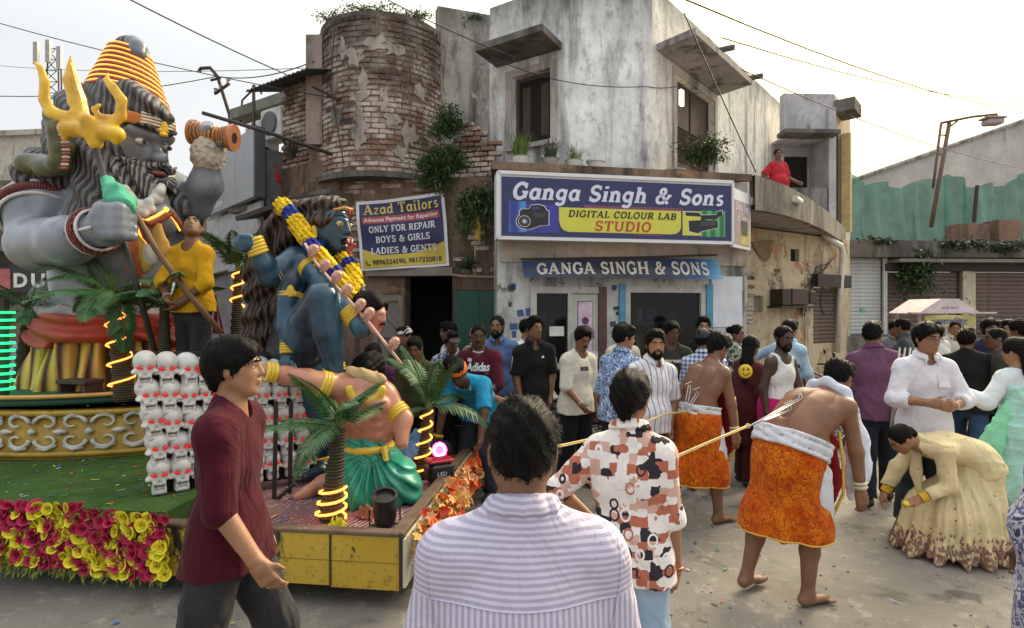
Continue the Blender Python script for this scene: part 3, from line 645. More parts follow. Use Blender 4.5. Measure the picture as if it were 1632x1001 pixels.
			sub(kind,S,bottom['m'],cuts=[((0,0,hz),(0,bottom.get('tilt',0),-1)),(waist*.6+P*.4,u(lean*.45))],disp=dsp)
	if shoe is not None:
		for n,sd in (('L',-1),('R',1)):
			S = SDF(); foot_prims(S,J['an'+n],(.1*sd,1,0),s*1.02,.007,sd); sub('shoe',S,shoe,.012,cuts=[(J['an'+n]+(0,0,.02),(0,0,1))])
	hm = Matrix.Translation(Vector(hc)) @ Matrix(HM.tolist()).to_4x4() @ Matrix.Diagonal((s,s,s,1))
	def hp_(nm,me,m):
		me2 = me
		o = bpy.data.objects.new(nm,me2); COL.objects.link(o); o.parent = root; o.matrix_local = hm
		if not me2.materials: me2.materials.append(m)
		if me2.materials[0] is not m: o.material_slots[0].link = 'OBJECT'; o.material_slots[0].material = m
		return o
	if hair:
		J['hair'] = hp_('hair',head_mesh(hair),hair_m or M_hair)
		if y > 2.6 and hair in ('short','tall','floppy','crop') and not hat:
			k_ = 'locks_'+hair
			if k_ not in HEADS: HEADS[k_] = add_strands(None,head_mesh(hair),420,.02,.0022,5,.8).mesh('loose_hair'); HEADS[k_].materials.append(M_hair)
			hp_('loose_hair',HEADS[k_],hair_m or M_hair)
	if hat: hp_('cap' if hat[0] in ('cap','skullcap') else 'headband',head_mesh(hat[0]),hat[1])
	if beard: hp_(beard,head_mesh(beard),hair_m or M_hair)
	if face:
		hp_('eyebrow',head_mesh('brow'),hair_m or M_hair)
		for q in (-1,1):
			me = eye_mesh()
			if not me.materials: me.materials.append(M_eye); me.materials.append(M_pupil)
			o = link('eye',me,None,root); o.matrix_local = hm @ Matrix.Translation((q*.033,.0712,.005))
	J['hm'] = hm; J['s'] = s; J['HM'] = HM; J['sub'] = sub; J['SDF'] = SDF
	return root,J
M_hair = NT('hair'); _t = M_hair
M_hair = _t.done(_t.mix(_t.ramp(_t.noise(60,_t.map(sc=(3,3,.5))),(.35,0.),(.7,1.)),(.0022,.002,.002),(.008,.0065,.006)),.62,0,_t.bump(_t.noise(130,_t.map(sc=(2,2,.35)),det=3),.5,.004),.12)
M_eye = plain('eye_white',(.34,.31,.28),.25,bump=0); M_pupil = plain('pupil',(.012,.008,.006),.12,bump=0)
SK = [skin('skin_'+n,c) for n,c in (('tan',(.30,.155,.085)),('brown',(.20,.098,.055)),('deep',(.12,.058,.034)),('dark',(.062,.032,.021)),('light',(.40,.235,.145)))]
def project(me,target,M_local,direction,offset):     # lays flat lettering onto a garment (all in the wearer's space)
	from mathutils.bvhtree import BVHTree
	bv = BVHTree.FromPolygons([v.co for v in target.vertices],[p.vertices for p in target.polygons]); d = Vector(direction).normalized()
	for v in me.vertices:
		p = M_local @ v.co; h = bv.ray_cast(p-d*.6,d)
		v.co = (h[0]-d*offset) if h[0] is not None else p
# --- setting materials
def m_plaster(name,base,dirt=(.045,.042,.038),amount=.5,peel=None,peel_c=(.30,.19,.12),top=None,vs=1.0):
	t = NT(name); W_ = t.world(); st = t.map(W_,(2.2*vs,2.2*vs,.32*vs))
	n1 = t.noise(1.6*vs,W_,8,.62); n2 = t.noise(1.0,st,7,.65,.6); n3 = t.noise(9,W_,6,.7)
	c = t.mix(t.ramp(n1,(.32,0.),(.68,1.)),mul(base,.72),mul(base,1.12))
	c = t.mix(t.math('MULTIPLY',t.ramp(n3,(.5,0.),(.62,1.)),.35),c,mul(base,.55))
	f = t.ramp(n2,(.62-amount*.3,0.),(.70-amount*.08,1.))
	if top:                                              # rain soot creeping down from the roof edge
		z = t.sep(W_)[2]; g = t.math('MULTIPLY',t.math('SUBTRACT',z,top[0]),1/(top[1]-top[0])); f2 = t.ramp(t.math('ADD',t.math('MULTIPLY',g,.55),t.math('MULTIPLY',n2,.7)),(.52,0.),(.82,1.)); f = t.math('MAXIMUM',f,f2)
	c = t.mix(t.math('MULTIPLY',f,.85),c,dirt)
	md = t.math('MULTIPLY',t.ramp(t.noise(4.6*vs,t.map(W_,(1,1,.55)),9,.74),(.53,0.),(.66,1.)),amount*1.15); c = t.mix(md,c,mul(dirt,1.5))
	h = t.math('ADD',t.math('MULTIPLY',n3,.5),t.noise(38,W_,4))
	if peel:
		pf = t.ramp(t.noise(peel[0],W_,7,.68,.4),(peel[1],0.),(peel[1]+.025,1.)); c = t.mix(pf,c,t.mix(n3,mul(peel_c,.6),mul(peel_c,1.3))); h = t.math('SUBTRACT',h,t.math('MULTIPLY',pf,1.2))
	return t.done(c,.92,0,t.bump(h,.55,.018),.2)
def m_brick():
	t = NT('old_brick'); W_ = t.world(); r = t.rand()
	c = t.ramp(r,(0.,(.20,.11,.08)),(.25,(.30,.165,.115)),(.5,(.26,.175,.14)),(.72,(.40,.30,.235)),(1.,(.15,.10,.085)))
	n = t.noise(26,W_,6,.7); c = t.mix(t.ramp(n,(.35,0.),(.7,1.)),t.mix(.5,c,(.05,.035,.03)),c)
	wn = t.noise(2.1,W_,7,.68); c = t.mix(t.math('MULTIPLY',t.ramp(wn,(.44,0.),(.56,1.)),.8),c,(.58,.50,.42))         # leftover limewash
	z = t.sep(W_)[2]; g = t.math('ADD',t.math('MULTIPLY',t.math('SUBTRACT',z,5.0),.30),t.noise(1.3,W_,6,.6))
	c = t.mix(t.math('MULTIPLY',t.ramp(g,(.55,0.),(.95,1.)),.9),c,(.028,.025,.021))                        # soot below the roof edge
	return t.done(c,.95,0,t.bump(t.noise(55,W_,5),.6,.012),.15)
def m_ground():
	t = NT('worn_asphalt'); W_ = t.world()
	c = t.mix(t.ramp(t.noise(.55,W_,6,.6),(.35,0.),(.68,1.)),(.155,.141,.121),(.275,.25,.215))
	c = t.mix(t.math('MULTIPLY',t.ramp(t.noise(2.6,W_,8,.68,.5),(.55,0.),(.64,1.)),.6),c,(.085,.075,.064))
	c = t.mix(t.math('MULTIPLY',t.ramp(t.noise(7,W_,7,.7),(.55,0.),(.63,1.)),.5),c,(.38,.345,.295))
	sp = t.vor(95,W_); c = t.mix(t.math('MULTIPLY',t.ramp(sp,(.08,1.),(.25,0.)),.55),c,(.42,.39,.35))
	c = t.mix(t.math('MULTIPLY',t.ramp(t.vor(60,W_),(.05,1.),(.13,0.)),.6),c,(.07,.065,.06))
	# a few damp splashes
	c = t.mix(t.math('MULTIPLY',t.ramp(t.noise(1.9,t.map(W_,loc=(3.1,1.7,0)),5,.5),(.685,0.),(.70,1.)),.6),c,(.04,.036,.033))
	h = t.math('ADD',t.noise(120,W_,4,.7),t.math('MULTIPLY',t.noise(14,W_,5),1.4))
	return t.done(c,t.ramp(t.noise(4,W_),(.3,.62),(.7,.9)),0,t.bump(h,.6,.01),.3)
M_white = m_plaster('limewash_wall',(.80,.805,.80),amount=.44,top=(5.6,7.4),peel=(3.5,.70),peel_c=(.33,.31,.28))
M_white2 = m_plaster('warm_limewash_wall',(.80,.78,.73),amount=.40,top=(6.2,7.6),peel=(3.2,.69),peel_c=(.34,.30,.26))
M_grey = m_plaster('bare_grey_render',(.42,.40,.36),amount=.55,peel=(1.8,.58),peel_c=(.46,.46,.45),top=(5.6,7.5))
M_ochre = m_plaster('ochre_flaking_wall',(.60,.50,.35),amount=.26,peel=(2.6,.58),peel_c=(.48,.27,.15))
M_pier = m_plaster('blue_grey_pier',(.60,.60,.58),amount=.38,peel=(3.5,.60),peel_c=(.26,.23,.2))
M_cream = m_plaster('beige_band',(.52,.45,.37),amount=.22,peel=(2.2,.68),peel_c=(.5,.27,.12))
M_conc = m_plaster('dark_concrete',(.17,.155,.14),amount=.6); M_soff = m_plaster('soffit',(.36,.33,.32),amount=.3)
M_brick = m_brick(); M_mortar = m_plaster('mortar',(.24,.20,.165),dirt=(.03,.026,.022),amount=.5,top=(5.4,7.0))
M_brownwall = m_plaster('brown_stained_wall',(.22,.155,.11),dirt=(.03,.026,.022),amount=.5,peel=(2.4,.60),peel_c=(.27,.155,.09))
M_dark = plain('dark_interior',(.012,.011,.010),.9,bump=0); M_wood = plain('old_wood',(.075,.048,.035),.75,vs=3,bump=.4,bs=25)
M_wood2 = plain('grey_wood',(.20,.175,.15),.8,vs=4,bump=.4,bs=25); M_iron = plain('rusty_iron',(.045,.033,.028),.6,.3,bump=.3)
M_wire = plain('black_cable',(.012,.012,.012),.6,bump=0); M_alu = plain('brushed_aluminium',(.5,.49,.47),.4,.6)
M_leaf = plain('leaf_green',(.055,.105,.028),.55,var=.5,vs=30,rand=.5,bump=0); M_leaf2 = plain('grass_green',(.11,.17,.035),.6,var=.4,vs=30,rand=.3,bump=0); M_leafd = plain('dull_leaf',(.05,.075,.03),.6,var=.5,vs=20,rand=.4,bump=0); M_stem = plain('stem',(.08,.06,.035),.8)
M_glass = plain('dark_glass',(.008,.009,.010),.12,spec=.22,bump=0)
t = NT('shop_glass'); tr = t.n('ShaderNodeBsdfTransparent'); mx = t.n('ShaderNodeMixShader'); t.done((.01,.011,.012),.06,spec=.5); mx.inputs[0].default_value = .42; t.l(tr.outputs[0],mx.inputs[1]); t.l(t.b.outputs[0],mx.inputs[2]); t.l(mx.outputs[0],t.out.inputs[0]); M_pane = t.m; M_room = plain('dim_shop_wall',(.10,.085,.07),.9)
M_shutw = plain('white_shutter_paint',(.52,.54,.53),.5,.0,var=.15,bump=.1,wear=((.3,.27,.23),5,.66)); M_shutb = plain('brown_shutter_paint',(.135,.092,.075),.5,.1,var=.2,bump=.1,wear=((.08,.06,.05),4,.6))
M_pvc = plain('white_pvc',(.60,.58,.52),.45,var=.2,wear=((.3,.26,.2),6,.6))
# --- ground
g = MB(); g.quad((-150,-30,0),(150,-30,0),(150,260,0),(-150,260,0)); tag(g.build('ground',m_ground()),kind='structure')
def kerb_strip():
	b = MB(); b.box((2.0,8.55,.06),(6.0,1.1,.12)); return b.build('pavement',plain('pavement_concrete',(.16,.145,.13),.9,var=.4,bump=.5))
pv = kerb_strip(); pv.rotation_euler = (0,0,R(10)); pv.location = (1.5,-.55,0); tag(pv,kind='structure')
# --- walls with openings
def wall(name,fr,s0,s1,z0,z1,mat,parent,holes=(),th=.2,y=0.,jag=None,step=None):
	xs = sorted({s0,s1,*[h[0] for h in holes],*[h[1] for h in holes]}); zs = sorted({z0,z1,*[h[2] for h in holes],*[h[3] for h in holes]})
	full = lambda i,j: 0 <= i < len(xs)-1 and 0 <= j < len(zs)-1 and not any(h[0]-1e-6 <= xs[i] and xs[i+1] <= h[1]+1e-6 and h[2]-1e-6 <= zs[j] and zs[j+1] <= h[3]+1e-6 for h in holes)
	b = MB(); A = lambda i,j,d: (xs[i],y+d,zs[j])
	for i in range(len(xs)-1):
		for j in range(len(zs)-1):
			if not full(i,j): continue
			b.quad(A(i,j,0),A(i+1,j,0),A(i+1,j+1,0),A(i,j+1,0)); b.quad(A(i+1,j,th),A(i,j,th),A(i,j+1,th),A(i+1,j+1,th))
			if not full(i-1,j): b.quad(A(i,j,th),A(i,j,0),A(i,j+1,0),A(i,j+1,th))
			if not full(i+1,j): b.quad(A(i+1,j,0),A(i+1,j,th),A(i+1,j+1,th),A(i+1,j+1,0))
			if not full(i,j-1): b.quad(A(i,j,th),A(i+1,j,th),A(i+1,j,0),A(i,j,0))
			if not full(i,j+1): b.quad(A(i,j+1,0),A(i+1,j+1,0),A(i+1,j+1,th),A(i,j+1,th))
	o = b.build(name,mat); return fr.put(o,0,0,0,parent=parent)
def fbox(name,fr,s0,s1,y0,y1,z0,z1,mat,parent,bev=0,roll=0,tilt=0):
	b = MB(); b.box((0,0,0),(s1-s0,y1-y0,z1-z0),bev=bev); o = b.build(name,mat)
	return fr.put(o,(s0+s1)/2,(y0+y1)/2,(z0+z1)/2,roll,parent,tilt)
SHARE = {}
def shutter(fr,s0,s1,z0,z1,mat,parent,pitch=.1,y=.08,name='roller_shutter',box=None):
	root = par(empty(name),parent); root.matrix_basis = Matrix.Translation(fr.w(s0,y,z0)) @ Matrix.Rotation(fr.a,4,'Z')
	if parent: root.matrix_parent_inverse = wmat(parent).inverted()
	n = int((z1-z0)/pitch); w = s1-s0; key = (round(w,3),pitch,mat.name)
	if key not in SHARE:
		b = MB(); b.prism([(0,0),(w,0),(w,pitch*.94),(0,pitch*.94)],.01); b2 = MB()
		pr = [(-.012,.004),(-.022,pitch*.25),(-.022,pitch*.7),(-.006,pitch*.97)]; vs = [(0,y_,z_) for y_,z_ in pr]+[(w,y_,z_) for y_,z_ in pr]
		b2.add(vs,[(i,i+4,i+5,i+1) for i in range(3)]); b2.add([(0,.002,0),(w,.002,0),(w,.002,pitch),(0,.002,pitch)],[(0,1,2,3)]); SHARE[key] = b2.mesh('slat'); SHARE[key].materials.append(mat)
	for i in range(n): link('slat',SHARE[key],None,root,loc=(0,0,i*pitch))
	b = MB(); b.box((w/2,-.02,-.04),(w,.05,.08)); b.build('bottom_rail',mat,root)
	return root
def leaf_blade(b,base,d,up,L,w,droop=.3):
	d = d.normalized(); sd = d.cross(up); sd = sd.normalized() if sd.length > 1e-4 else Vector((1,0,0)); a = base+d*L*.45+up*L*.06; e = base+d*L-Vector((0,0,droop*L*.35))
	b.add([base,a+sd*w/2,e,a-sd*w/2],[(0,1,2,3)])
def bush(name,label,c,r,n,mat,leaf=(.07,.03),seed=0,group=None,stems=7,kind='cluster',cat='plant',parent=None,hang=0):
	"""a plant of small separate leaves; r = half sizes"""
	rs = random.Random(seed); root = thing(name,label,cat,c,0,group) if label else par(empty(name,c),parent)
	b = MB(); st = MB(); tips = []
	for i in range(stems):
		a = rs.uniform(0,2*PI); q = math.sqrt(rs.random()); tip = Vector((math.cos(a)*r[0]*q,math.sin(a)*r[1]*q,r[2]*rs.uniform(.4,2.0) if not hang else -r[2]*rs.uniform(.3,2)))
		tips.append(tip); st.tube([(tip.x*.15,tip.y*.15,0),tip*.5+Vector((rs.uniform(-.02,.02),0,.02)),tip],[.008,.006,.003],5)
	for i in range(n):
		tp = rs.choice(tips); k = rs.uniform(.25,1.05); p = tp*k+Vector([rs.gauss(0,r[j]*.22) for j in range(3)])
		d = Vector((rs.gauss(0,1),rs.gauss(0,1),rs.gauss(.1 if not hang else -.5,.7))); leaf_blade(b,p,d,Vector((rs.gauss(0,.4),rs.gauss(0,.4),1)).normalized(),leaf[0]*rs.uniform(.6,1.3),leaf[1]*rs.uniform(.7,1.2))
	st.build('stem',M_stem,root); tag(b.build('foliage',mat,root),kind='stuff'); return root
def grass_tuft(name,label,c,h,n,mat,seed=0,spread=.12,group=None,cat='plant',pot=None,lean=.5):
	rs = random.Random(seed); root = thing(name,label,cat,c,0,group); b = MB()
	for i in range(n):
		a = rs.uniform(0,2*PI); o = Vector((math.cos(a),math.sin(a),0))*spread*rs.random()*.5; d = Vector((math.cos(a)*lean*rs.uniform(.1,1),math.sin(a)*lean*rs.uniform(.1,1),1)); H = h*rs.uniform(.5,1.1); sd = Vector((-math.sin(a),math.cos(a),0))*.006
		m = o+d*H*.55; e = o+d*H*.9+Vector((d.x,d.y,-.15))*H*.3; b.add([o-sd,o+sd,m+sd*.8,m-sd*.8,e],[(0,1,2,3),(3,2,4)])
	tag(b.build('blades',mat,root),kind='stuff')
	if pot:
		p = MB(); p.lathe([(.001,-pot[1]),(pot[0]*.75,-pot[1]),(pot[0],0),(pot[0]*1.08,0),(pot[0]*1.08,-.03),(pot[0]*.9,-.03)][:4]+[(pot[0]*.95,-.012),(.001,-.015)],14); autosmooth(p.build('pot',pot[2],root,True))
	return root
def cable(name,label,pts,r=.008,sag=0,mat=None,group=None,n=10,cat='cable'):
	P = []
	for i in range(len(pts)-1):
		a,b = Vector(pts[i]),Vector(pts[i+1]); sg = sag if i == 0 or len(pts) == 2 else sag
		for k in range(n+(i == len(pts)-2)): t = k/n; P.append(a.lerp(b,t)-Vector((0,0,4*sg*t*(1-t))))
	b = MB(); b.tube(P,r,5); return tag(b.build(name,mat or M_wire,smooth=True),label,cat,group)
def slab(name,pts,z0,z1,mat,parent):
	n = len(pts); b = MB(); b.add([(p[0],p[1],z0) for p in pts]+[(p[0],p[1],z1) for p in pts],[tuple(range(n-1,-1,-1)),tuple(range(n,2*n))]+[(i,(i+1) % n,(i+1) % n+n,i+n) for i in range(n)])
	return par(b.build(name,mat),parent)
# --- the corner building
BL = thing('corner_building','two storey corner building with stained limewash walls and a round bare brick bay','building',(1.5,9,0))
FS = Frame((-.204,8.0),(3.67,8.82))                  # shop front
FL = Frame((-.386,9.70),(.83,8.9))                   # upper wall left of the chamfer, comes forward to the right
FC = Frame((.83,8.9),(2.26,9.1))                     # chamfer
FR = Frame((2.26,9.1),(7.0,14.54))                   # upper right facade
FG = Frame((4.45,10.75),(7.5,12.7))                  # ground floor wall under the balcony
FW = Frame((-2.9,8.95),(-.22,8.62))                  # lower brick wall left of the shop
ROOF = 7.06
# upper walls
w0,w1 = FL.hit(817),FL.hit(878)
wall('wall',FL,0,FL.L,3.97,ROOF,M_white,BL,[(w0,w1,4.6,5.75)],.22)
wall('wall',FC,0,FC.L,3.97,ROOF+.03,M_white,BL,th=.22,y=.003)
r0,r1 = FR.hit(1077),FR.hit(1138)
wall('wall',FR,0,FR.L,3.85,ROOF+.06,M_white2,BL,[(r0,r1,4.3,5.95)],.22)
def window(fr,s0,s1,z0,z1,parent,kind='dark',y=.12):
	f = fbox('window',fr,s0,s1,y+.03,y+.05,z0,z1,M_wood if kind != 'dark' else M_dark,parent)
	b = MB(); w,h = s1-s0,z1-z0
	for (x,z,dx,dz) in ((-w/2+.03,0,.06,h),(w/2-.03,0,.06,h),(0,h/2-.03,w-.12,.06),(0,-h/2+.03,w-.12,.06)): b.box((x,-.02,z),(dx,.06,dz))
	o = b.build('frame',M_wood); o.matrix_basis = wmat(f); par(o,f)
	if kind == 'dark':
		for q in (-1,1):
			b = MB(); b.box((0,0,0),(.5*w-.09,.03,h-.14)); b.box((0,-.02,0),(.5*w-.22,.02,h-.3))
			o = b.build('leaf',M_wood); o.matrix_basis = wmat(f) @ Matrix.Translation((q*(w/4-.005),.012,0)); par(o,f)
	else:
		for q in (-1,1):
			for k in range(7):
				b = MB(); b.box((0,0,0),(.5*w-.12,.02,.06),rot=(R(35),0,0)); o = b.build('louvre',M_wood); o.matrix_basis = wmat(f) @ Matrix.Translation((q*(w/4-.005),-.03,-h*.32+k*.085)); par(o,f)
			b = MB(); b.box((0,0,0),(.5*w-.1,.03,h*.45)); o = b.build('panel',M_wood); o.matrix_basis = wmat(f) @ Matrix.Translation((q*(w/4-.005),-.02,h*.25)); par(o,f)
	return f
window(FL,w0,w1,4.6,5.75,BL); window(FR,r0,r1,4.3,5.95,BL,'louvre')
M_trim = m_plaster('window_trim',(.5,.46,.43),amount=.3)
for fr,a,b_,z0,z1 in ((FL,w0,w1,4.6,5.75),(FR,r0,r1,4.3,5.95)):
	fbox('window_trim',fr,a-.13,a-.003,-.03,.05,z0,z1+.12,M_trim,BL); fbox('window_trim',fr,b_+.003,b_+.12,-.03,.05,z0,z1+.12,M_trim,BL); fbox('window_trim',fr,a,b_,-.028,.05,z1+.003,z1+.12,M_trim,BL)
fbox('window_sill',FL,w0-.1,w1+.1,-.09,.03,4.52,4.595,M_trim,BL)
fbox('canopy',FL,FL.hit(792),min(FL.L-.05,w1+.2),-.62,-.004,6.02,6.13,M_conc,BL,tilt=R(-4))
fbox('canopy',FR,.15,2.75,-.66,-.004,6.14,6.25,M_soff,BL,tilt=R(-5))
for s_,z_ in ((2.4,6.86),(4.05,6.84)):
	b = MB(); b.tube([(0,0,0),(0,-.45,-.04)],.055,10); FR.put(b.build('rain_spout',M_conc,smooth=False),s_,0,z_,parent=BL)
slab('roof',[(-.2,9.8),(.9,9.15),(2.2,9.3),(6.8,14.6),(2,16),(-2,12)],ROOF-.5,ROOF-.4,M_conc,BL)
fbox('lamp',FR,r0+.12,r0+.22,-.05,-.004,5.45,5.72,glow('lamp_panel',(1,.8,.5),2.2),BL)
# ledge over the shop and the balcony slab that sweeps to the right
M_slab = m_plaster('ledge_concrete',(.30,.27,.23),dirt=(.05,.045,.038),amount=.45)
slab('ledge',[(-.30,7.92),(3.70,8.70),(2.5,9.3),(.83,9.1),(-.3,9.7)],3.86,3.97,M_brownwall,BL)
BALE = [(3.70,8.70),(4.4,9.2),(5.15,9.95),(6.05,11.0),(6.95,12.15),(7.6,12.95)]
slab('balcony_slab',BALE+[(7.9,13.6),(6.6,14.2),(4.0,11.1),(2.5,9.28)],3.50,3.62,M_soff,BL)
bz = MB()
for i in range(len(BALE)-1):
	(ax,ay),(bx,by) = BALE[i],BALE[i+1]; d = Vector((bx-ax,by-ay,0)).normalized(); nn = Vector((d.y,-d.x,0))*.05
	for (q0,q1,z0,z1) in ((0,1,3.44-.0*i,3.93-.035*i),):
		a,b_ = Vector((ax,ay,0)),Vector((bx,by,0)); za,zb = 3.95-.04*i,3.95-.04*(i+1); l0 = 3.42
		vs = [a+nn+Vector((0,0,l0)),b_+nn+Vector((0,0,l0)),b_+nn+Vector((0,0,zb)),a+nn+Vector((0,0,za)),a-nn+Vector((0,0,l0)),b_-nn+Vector((0,0,l0)),b_-nn+Vector((0,0,zb)),a-nn+Vector((0,0,za))]
		bz.add(vs,[(0,1,2,3),(5,4,7,6),(3,2,6,7),(1,0,4,5)])
par(bz.build('balcony_edge',M_slab),BL)
b = MB(); b.tube([(0,.05,0),(0,-.28,0)],.06,10); o = b.build('drain_spout',M_pvc,smooth=False); o.matrix_basis = Matrix.Translation((4.85,9.55,3.72)) @ Matrix.Rotation(R(-40),4,'Z'); par(o,BL)
# the block that stands forward at the far end of the balcony
FP = Frame((6.36,13.2),(7.57,13.25)); FP2 = Frame((7.57,13.25),(8.75,14.6))
M_lilac = m_plaster('pale_lilac_wall',(.50,.49,.52),amount=.3,peel=(3,.66),peel_c=(.3,.28,.26)); M_warm = m_plaster('cream_side_wall',(.62,.52,.36),amount=.2)
wall('wall',FP,0,FP.L,3.63,6.95,M_lilac,BL,[(.0,1.05,4.6,5.9)],.2); fbox('parapet',FP,.12,.95,-.12,-.004,3.63,4.72,m_plaster('grey_block_parapet',(.27,.26,.26),amount=.5),BL)
wall('wall',FP2,0,FP2.L,0,6.95,M_warm,BL,th=.2,y=.003)
fbox('recess_wall',FP,.0,1.1,.75,.8,4.3,6.0,M_lilac,BL); fbox('recess_side',FP,1.052,1.09,.201,.75,4.3,6.0,M_lilac,BL); fbox('recess_ceiling',FP,0,1.05,.201,.75,5.91,5.96,M_lilac,BL); fbox('opening',FP,.38,.95,.70,.742,4.72,5.66,M_dark,BL); fbox('door_jamb',FP,.28,.36,.68,.742,4.0,5.7,M_pvc,BL)
fbox('small_canopy',FP,-.18,1.12,-.38,-.006,5.9,5.99,M_conc,BL,tilt=R(-5)); fbox('cantilever',FP2,-.06,.75,-.42,-.006,6.5,6.78,M_conc,BL)
fbox('corner_post',FP,1.02,1.19,-.09,-.005,3.5,6.6,M_lilac,BL); fbox('upper_shutter',FP2,.02,.34,-.07,-.006,3.9,6.1,M_wood,BL); fbox('sign_board',FP2,.42,.55,-.25,-.02,3.75,6.1,plain('faded_yellow_board',(.55,.42,.18),.6),BL)
# shop front: openings for door and window
zt = FS.zat(1000,452)
d0,d1 = FS.hit(845),FS.hit(966); v0,v1 = FS.hit(996),FS.hit(1124)
SH = 2.22
wall('shop_wall',FS,0,FS.L,0.0,3.86,M_pier,BL,[(d0,d1,.12,SH),(v0,v1,.85,SH)],.25)
fbox('beige_band',FS,.04,FS.L-.03,-.03,-.004,2.56,3.4,M_cream,BL)
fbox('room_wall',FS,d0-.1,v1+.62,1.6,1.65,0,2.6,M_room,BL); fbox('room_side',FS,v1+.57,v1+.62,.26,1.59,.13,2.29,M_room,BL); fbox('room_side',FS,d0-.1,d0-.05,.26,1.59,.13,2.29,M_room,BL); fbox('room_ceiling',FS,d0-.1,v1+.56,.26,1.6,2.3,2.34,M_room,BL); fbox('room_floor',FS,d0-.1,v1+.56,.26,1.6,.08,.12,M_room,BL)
for z_ in (.98,1.33,1.68): fbox('shelf',FS,v0+.05,v1-.05,.5,.8,z_-.035,z_,M_wood2,BL); fbox('shelf',FS,d0+.1,FS.hit(908)-.05,.5,.8,z_-.035,z_,M_wood2,BL)
M_frame = plain('aged_white_frame',(.52,.50,.46),.5,var=.2,wear=((.25,.2,.16),7,.62)); M_blue = plain('faded_blue_paint',(.10,.30,.46),.7,wear=((.4,.38,.34),8,.58))
dm = FS.hit(908)
door = fbox('door_frame',FS,d0,d0+.09,-.03,.1,.12,SH,M_frame,BL); fbox('door_frame',FS,dm-.03,dm+.03,-.02,.1,.12,SH,M_frame,BL); fbox('door_frame',FS,d1-.12,d1,-.03,.1,.12,SH,plain('brown_jamb',(.12,.06,.045),.7),BL)
fbox('door_frame',FS,d0+.09,d1-.12,-.018,.1,SH-.1,SH-.003,M_frame,BL); fbox('door_rail',FS,d0+.09,dm-.03,-.01,.05,1.02,1.1,M_frame,BL)
fbox('glass_pane',FS,d0+.09,dm-.03,.03,.036,.5,SH-.1,M_pane,BL); fbox('paper_notice',FS,dm-.30,dm-.08,.02,.028,1.5,1.64,plain('paper',(.75,.74,.7),.8),BL)
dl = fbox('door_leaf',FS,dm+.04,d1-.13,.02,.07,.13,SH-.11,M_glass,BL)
for (x0,x1,z0,z1) in ((dm+.035,dm+.12,.13,SH-.11),(d1-.21,d1-.125,.13,SH-.11),(dm+.12,d1-.21,SH-.21,SH-.11),(dm+.12,d1-.21,.13,.3),(dm+.12,d1-.21,.95,1.04)): fbox('stile',FS,x0,x1,.005,.019,z0,z1,M_frame,dl)
fbox('door_handle',FS,dm+.02,dm+.05,-.05,-.02,1.2,1.55,M_alu,dl)
t = NT('pink_poster'); u = t.sep(t.map())
c = t.mix(t.ramp(t.noise(6),(.4,0.),(.6,1.)),(.62,.40,.56),(.72,.60,.70)); c = t.mix(t.ramp(t.vor(60,t.map(sc=(1,1,3))),(.15,.6),(.3,0.)),c,(.35,.2,.4))
po = fbox('poster',FS,dm+.13,d1-.22,-.006,.003,1.07,SH-.22,t.done(c,.5),dl)
fc = MB(); fc.lathe([(.001,0),(.055,0)],16); fc.add([(-.14,-.26,0),(.15,-.26,0),(.13,-.14,0),(.05,-.06,0),(-.05,-.06,0),(-.11,-.14,0)],[(0,1,2,3,4,5)]); FS.letters(fc.mesh('figure'),plain('poster_ink',(.25,.13,.22),.6),(dm+d1-.09)/2,1.72,-.009,po,name='poster_figure')
fc = MB(); fc.add([(-.2,-.46,0),(.2,-.46,0),(.2,-.36,0),(.06,-.33,0),(-.04,-.37,0),(-.2,-.34,0)],[(0,1,2,3,4,5)]); FS.letters(fc.mesh('figure'),plain('poster_white',(.7,.68,.7),.6),(dm+d1-.09)/2,1.62,-.009,po,name='poster_figure')
for (a,b_) in ((v0-.1,v0-.003),(v1+.003,v1+.11)): fbox('blue_jamb',FS,a,b_,-.04,-.003,.85,SH+.05,M_blue,BL)
fbox('window_frame',FS,v0,v0+.08,-.02,.1,.85,SH,M_frame,BL); fbox('window_frame',FS,v1-.08,v1,-.02,.1,.85,SH,M_frame,BL); fbox('window_frame',FS,v0+.08,v1-.08,-.02,.1,.85,.95,M_frame,BL); fbox('window_frame',FS,v0+.08,v1-.08,-.02,.1,SH-.08,SH,M_frame,BL)
fbox('shop_window_pane',FS,v0+.08,v1-.08,.04,.046,.95,SH-.08,M_pane,BL)
rs = random.Random(4); GOODS = [plain('goods_'+n,c,.6,bump=0) for n,c in (('white',(.4,.4,.38)),('red',(.3,.05,.04)),('blue',(.05,.1,.25)),('brown',(.15,.09,.05)))]
for i in range(30):
	x = rs.choice((rs.uniform(v0+.1,v1-.15),rs.uniform(d0+.15,dm-.1))); z = rs.choice((.98,1.33,1.68)); fbox('shelf_item',FS,x,x+rs.uniform(.06,.16),.52+.004*i,.72+.004*i,z,z+rs.uniform(.08,.25),rs.choice(GOODS),BL)
p0,p1 = FS.hit(1133),FS.hit(1182)
ns = MB(); N_ = 8
for i in range(N_+1):
	for j in range(N_+1): ns.v.append((i/N_*(p1-p0),-.006-.006*math.sin(i*1.7+j*.9)-.004*math.sin(j*2.3),j/N_*.78))
ns.f = [(i*(N_+1)+j,(i+1)*(N_+1)+j,(i+1)*(N_+1)+j+1,i*(N_+1)+j+1) for i in range(N_) for j in range(N_)]; ns.mi = [0]*len(ns.f)
tag(FS.put(ns.build('notice_sheet',plain('white_sheet',(.66,.68,.72),.7,var=.08),smooth=True),p0,-.012,FS.zat(1150,521)),'blank white sheet pasted on the pier right of the shop window','poster')
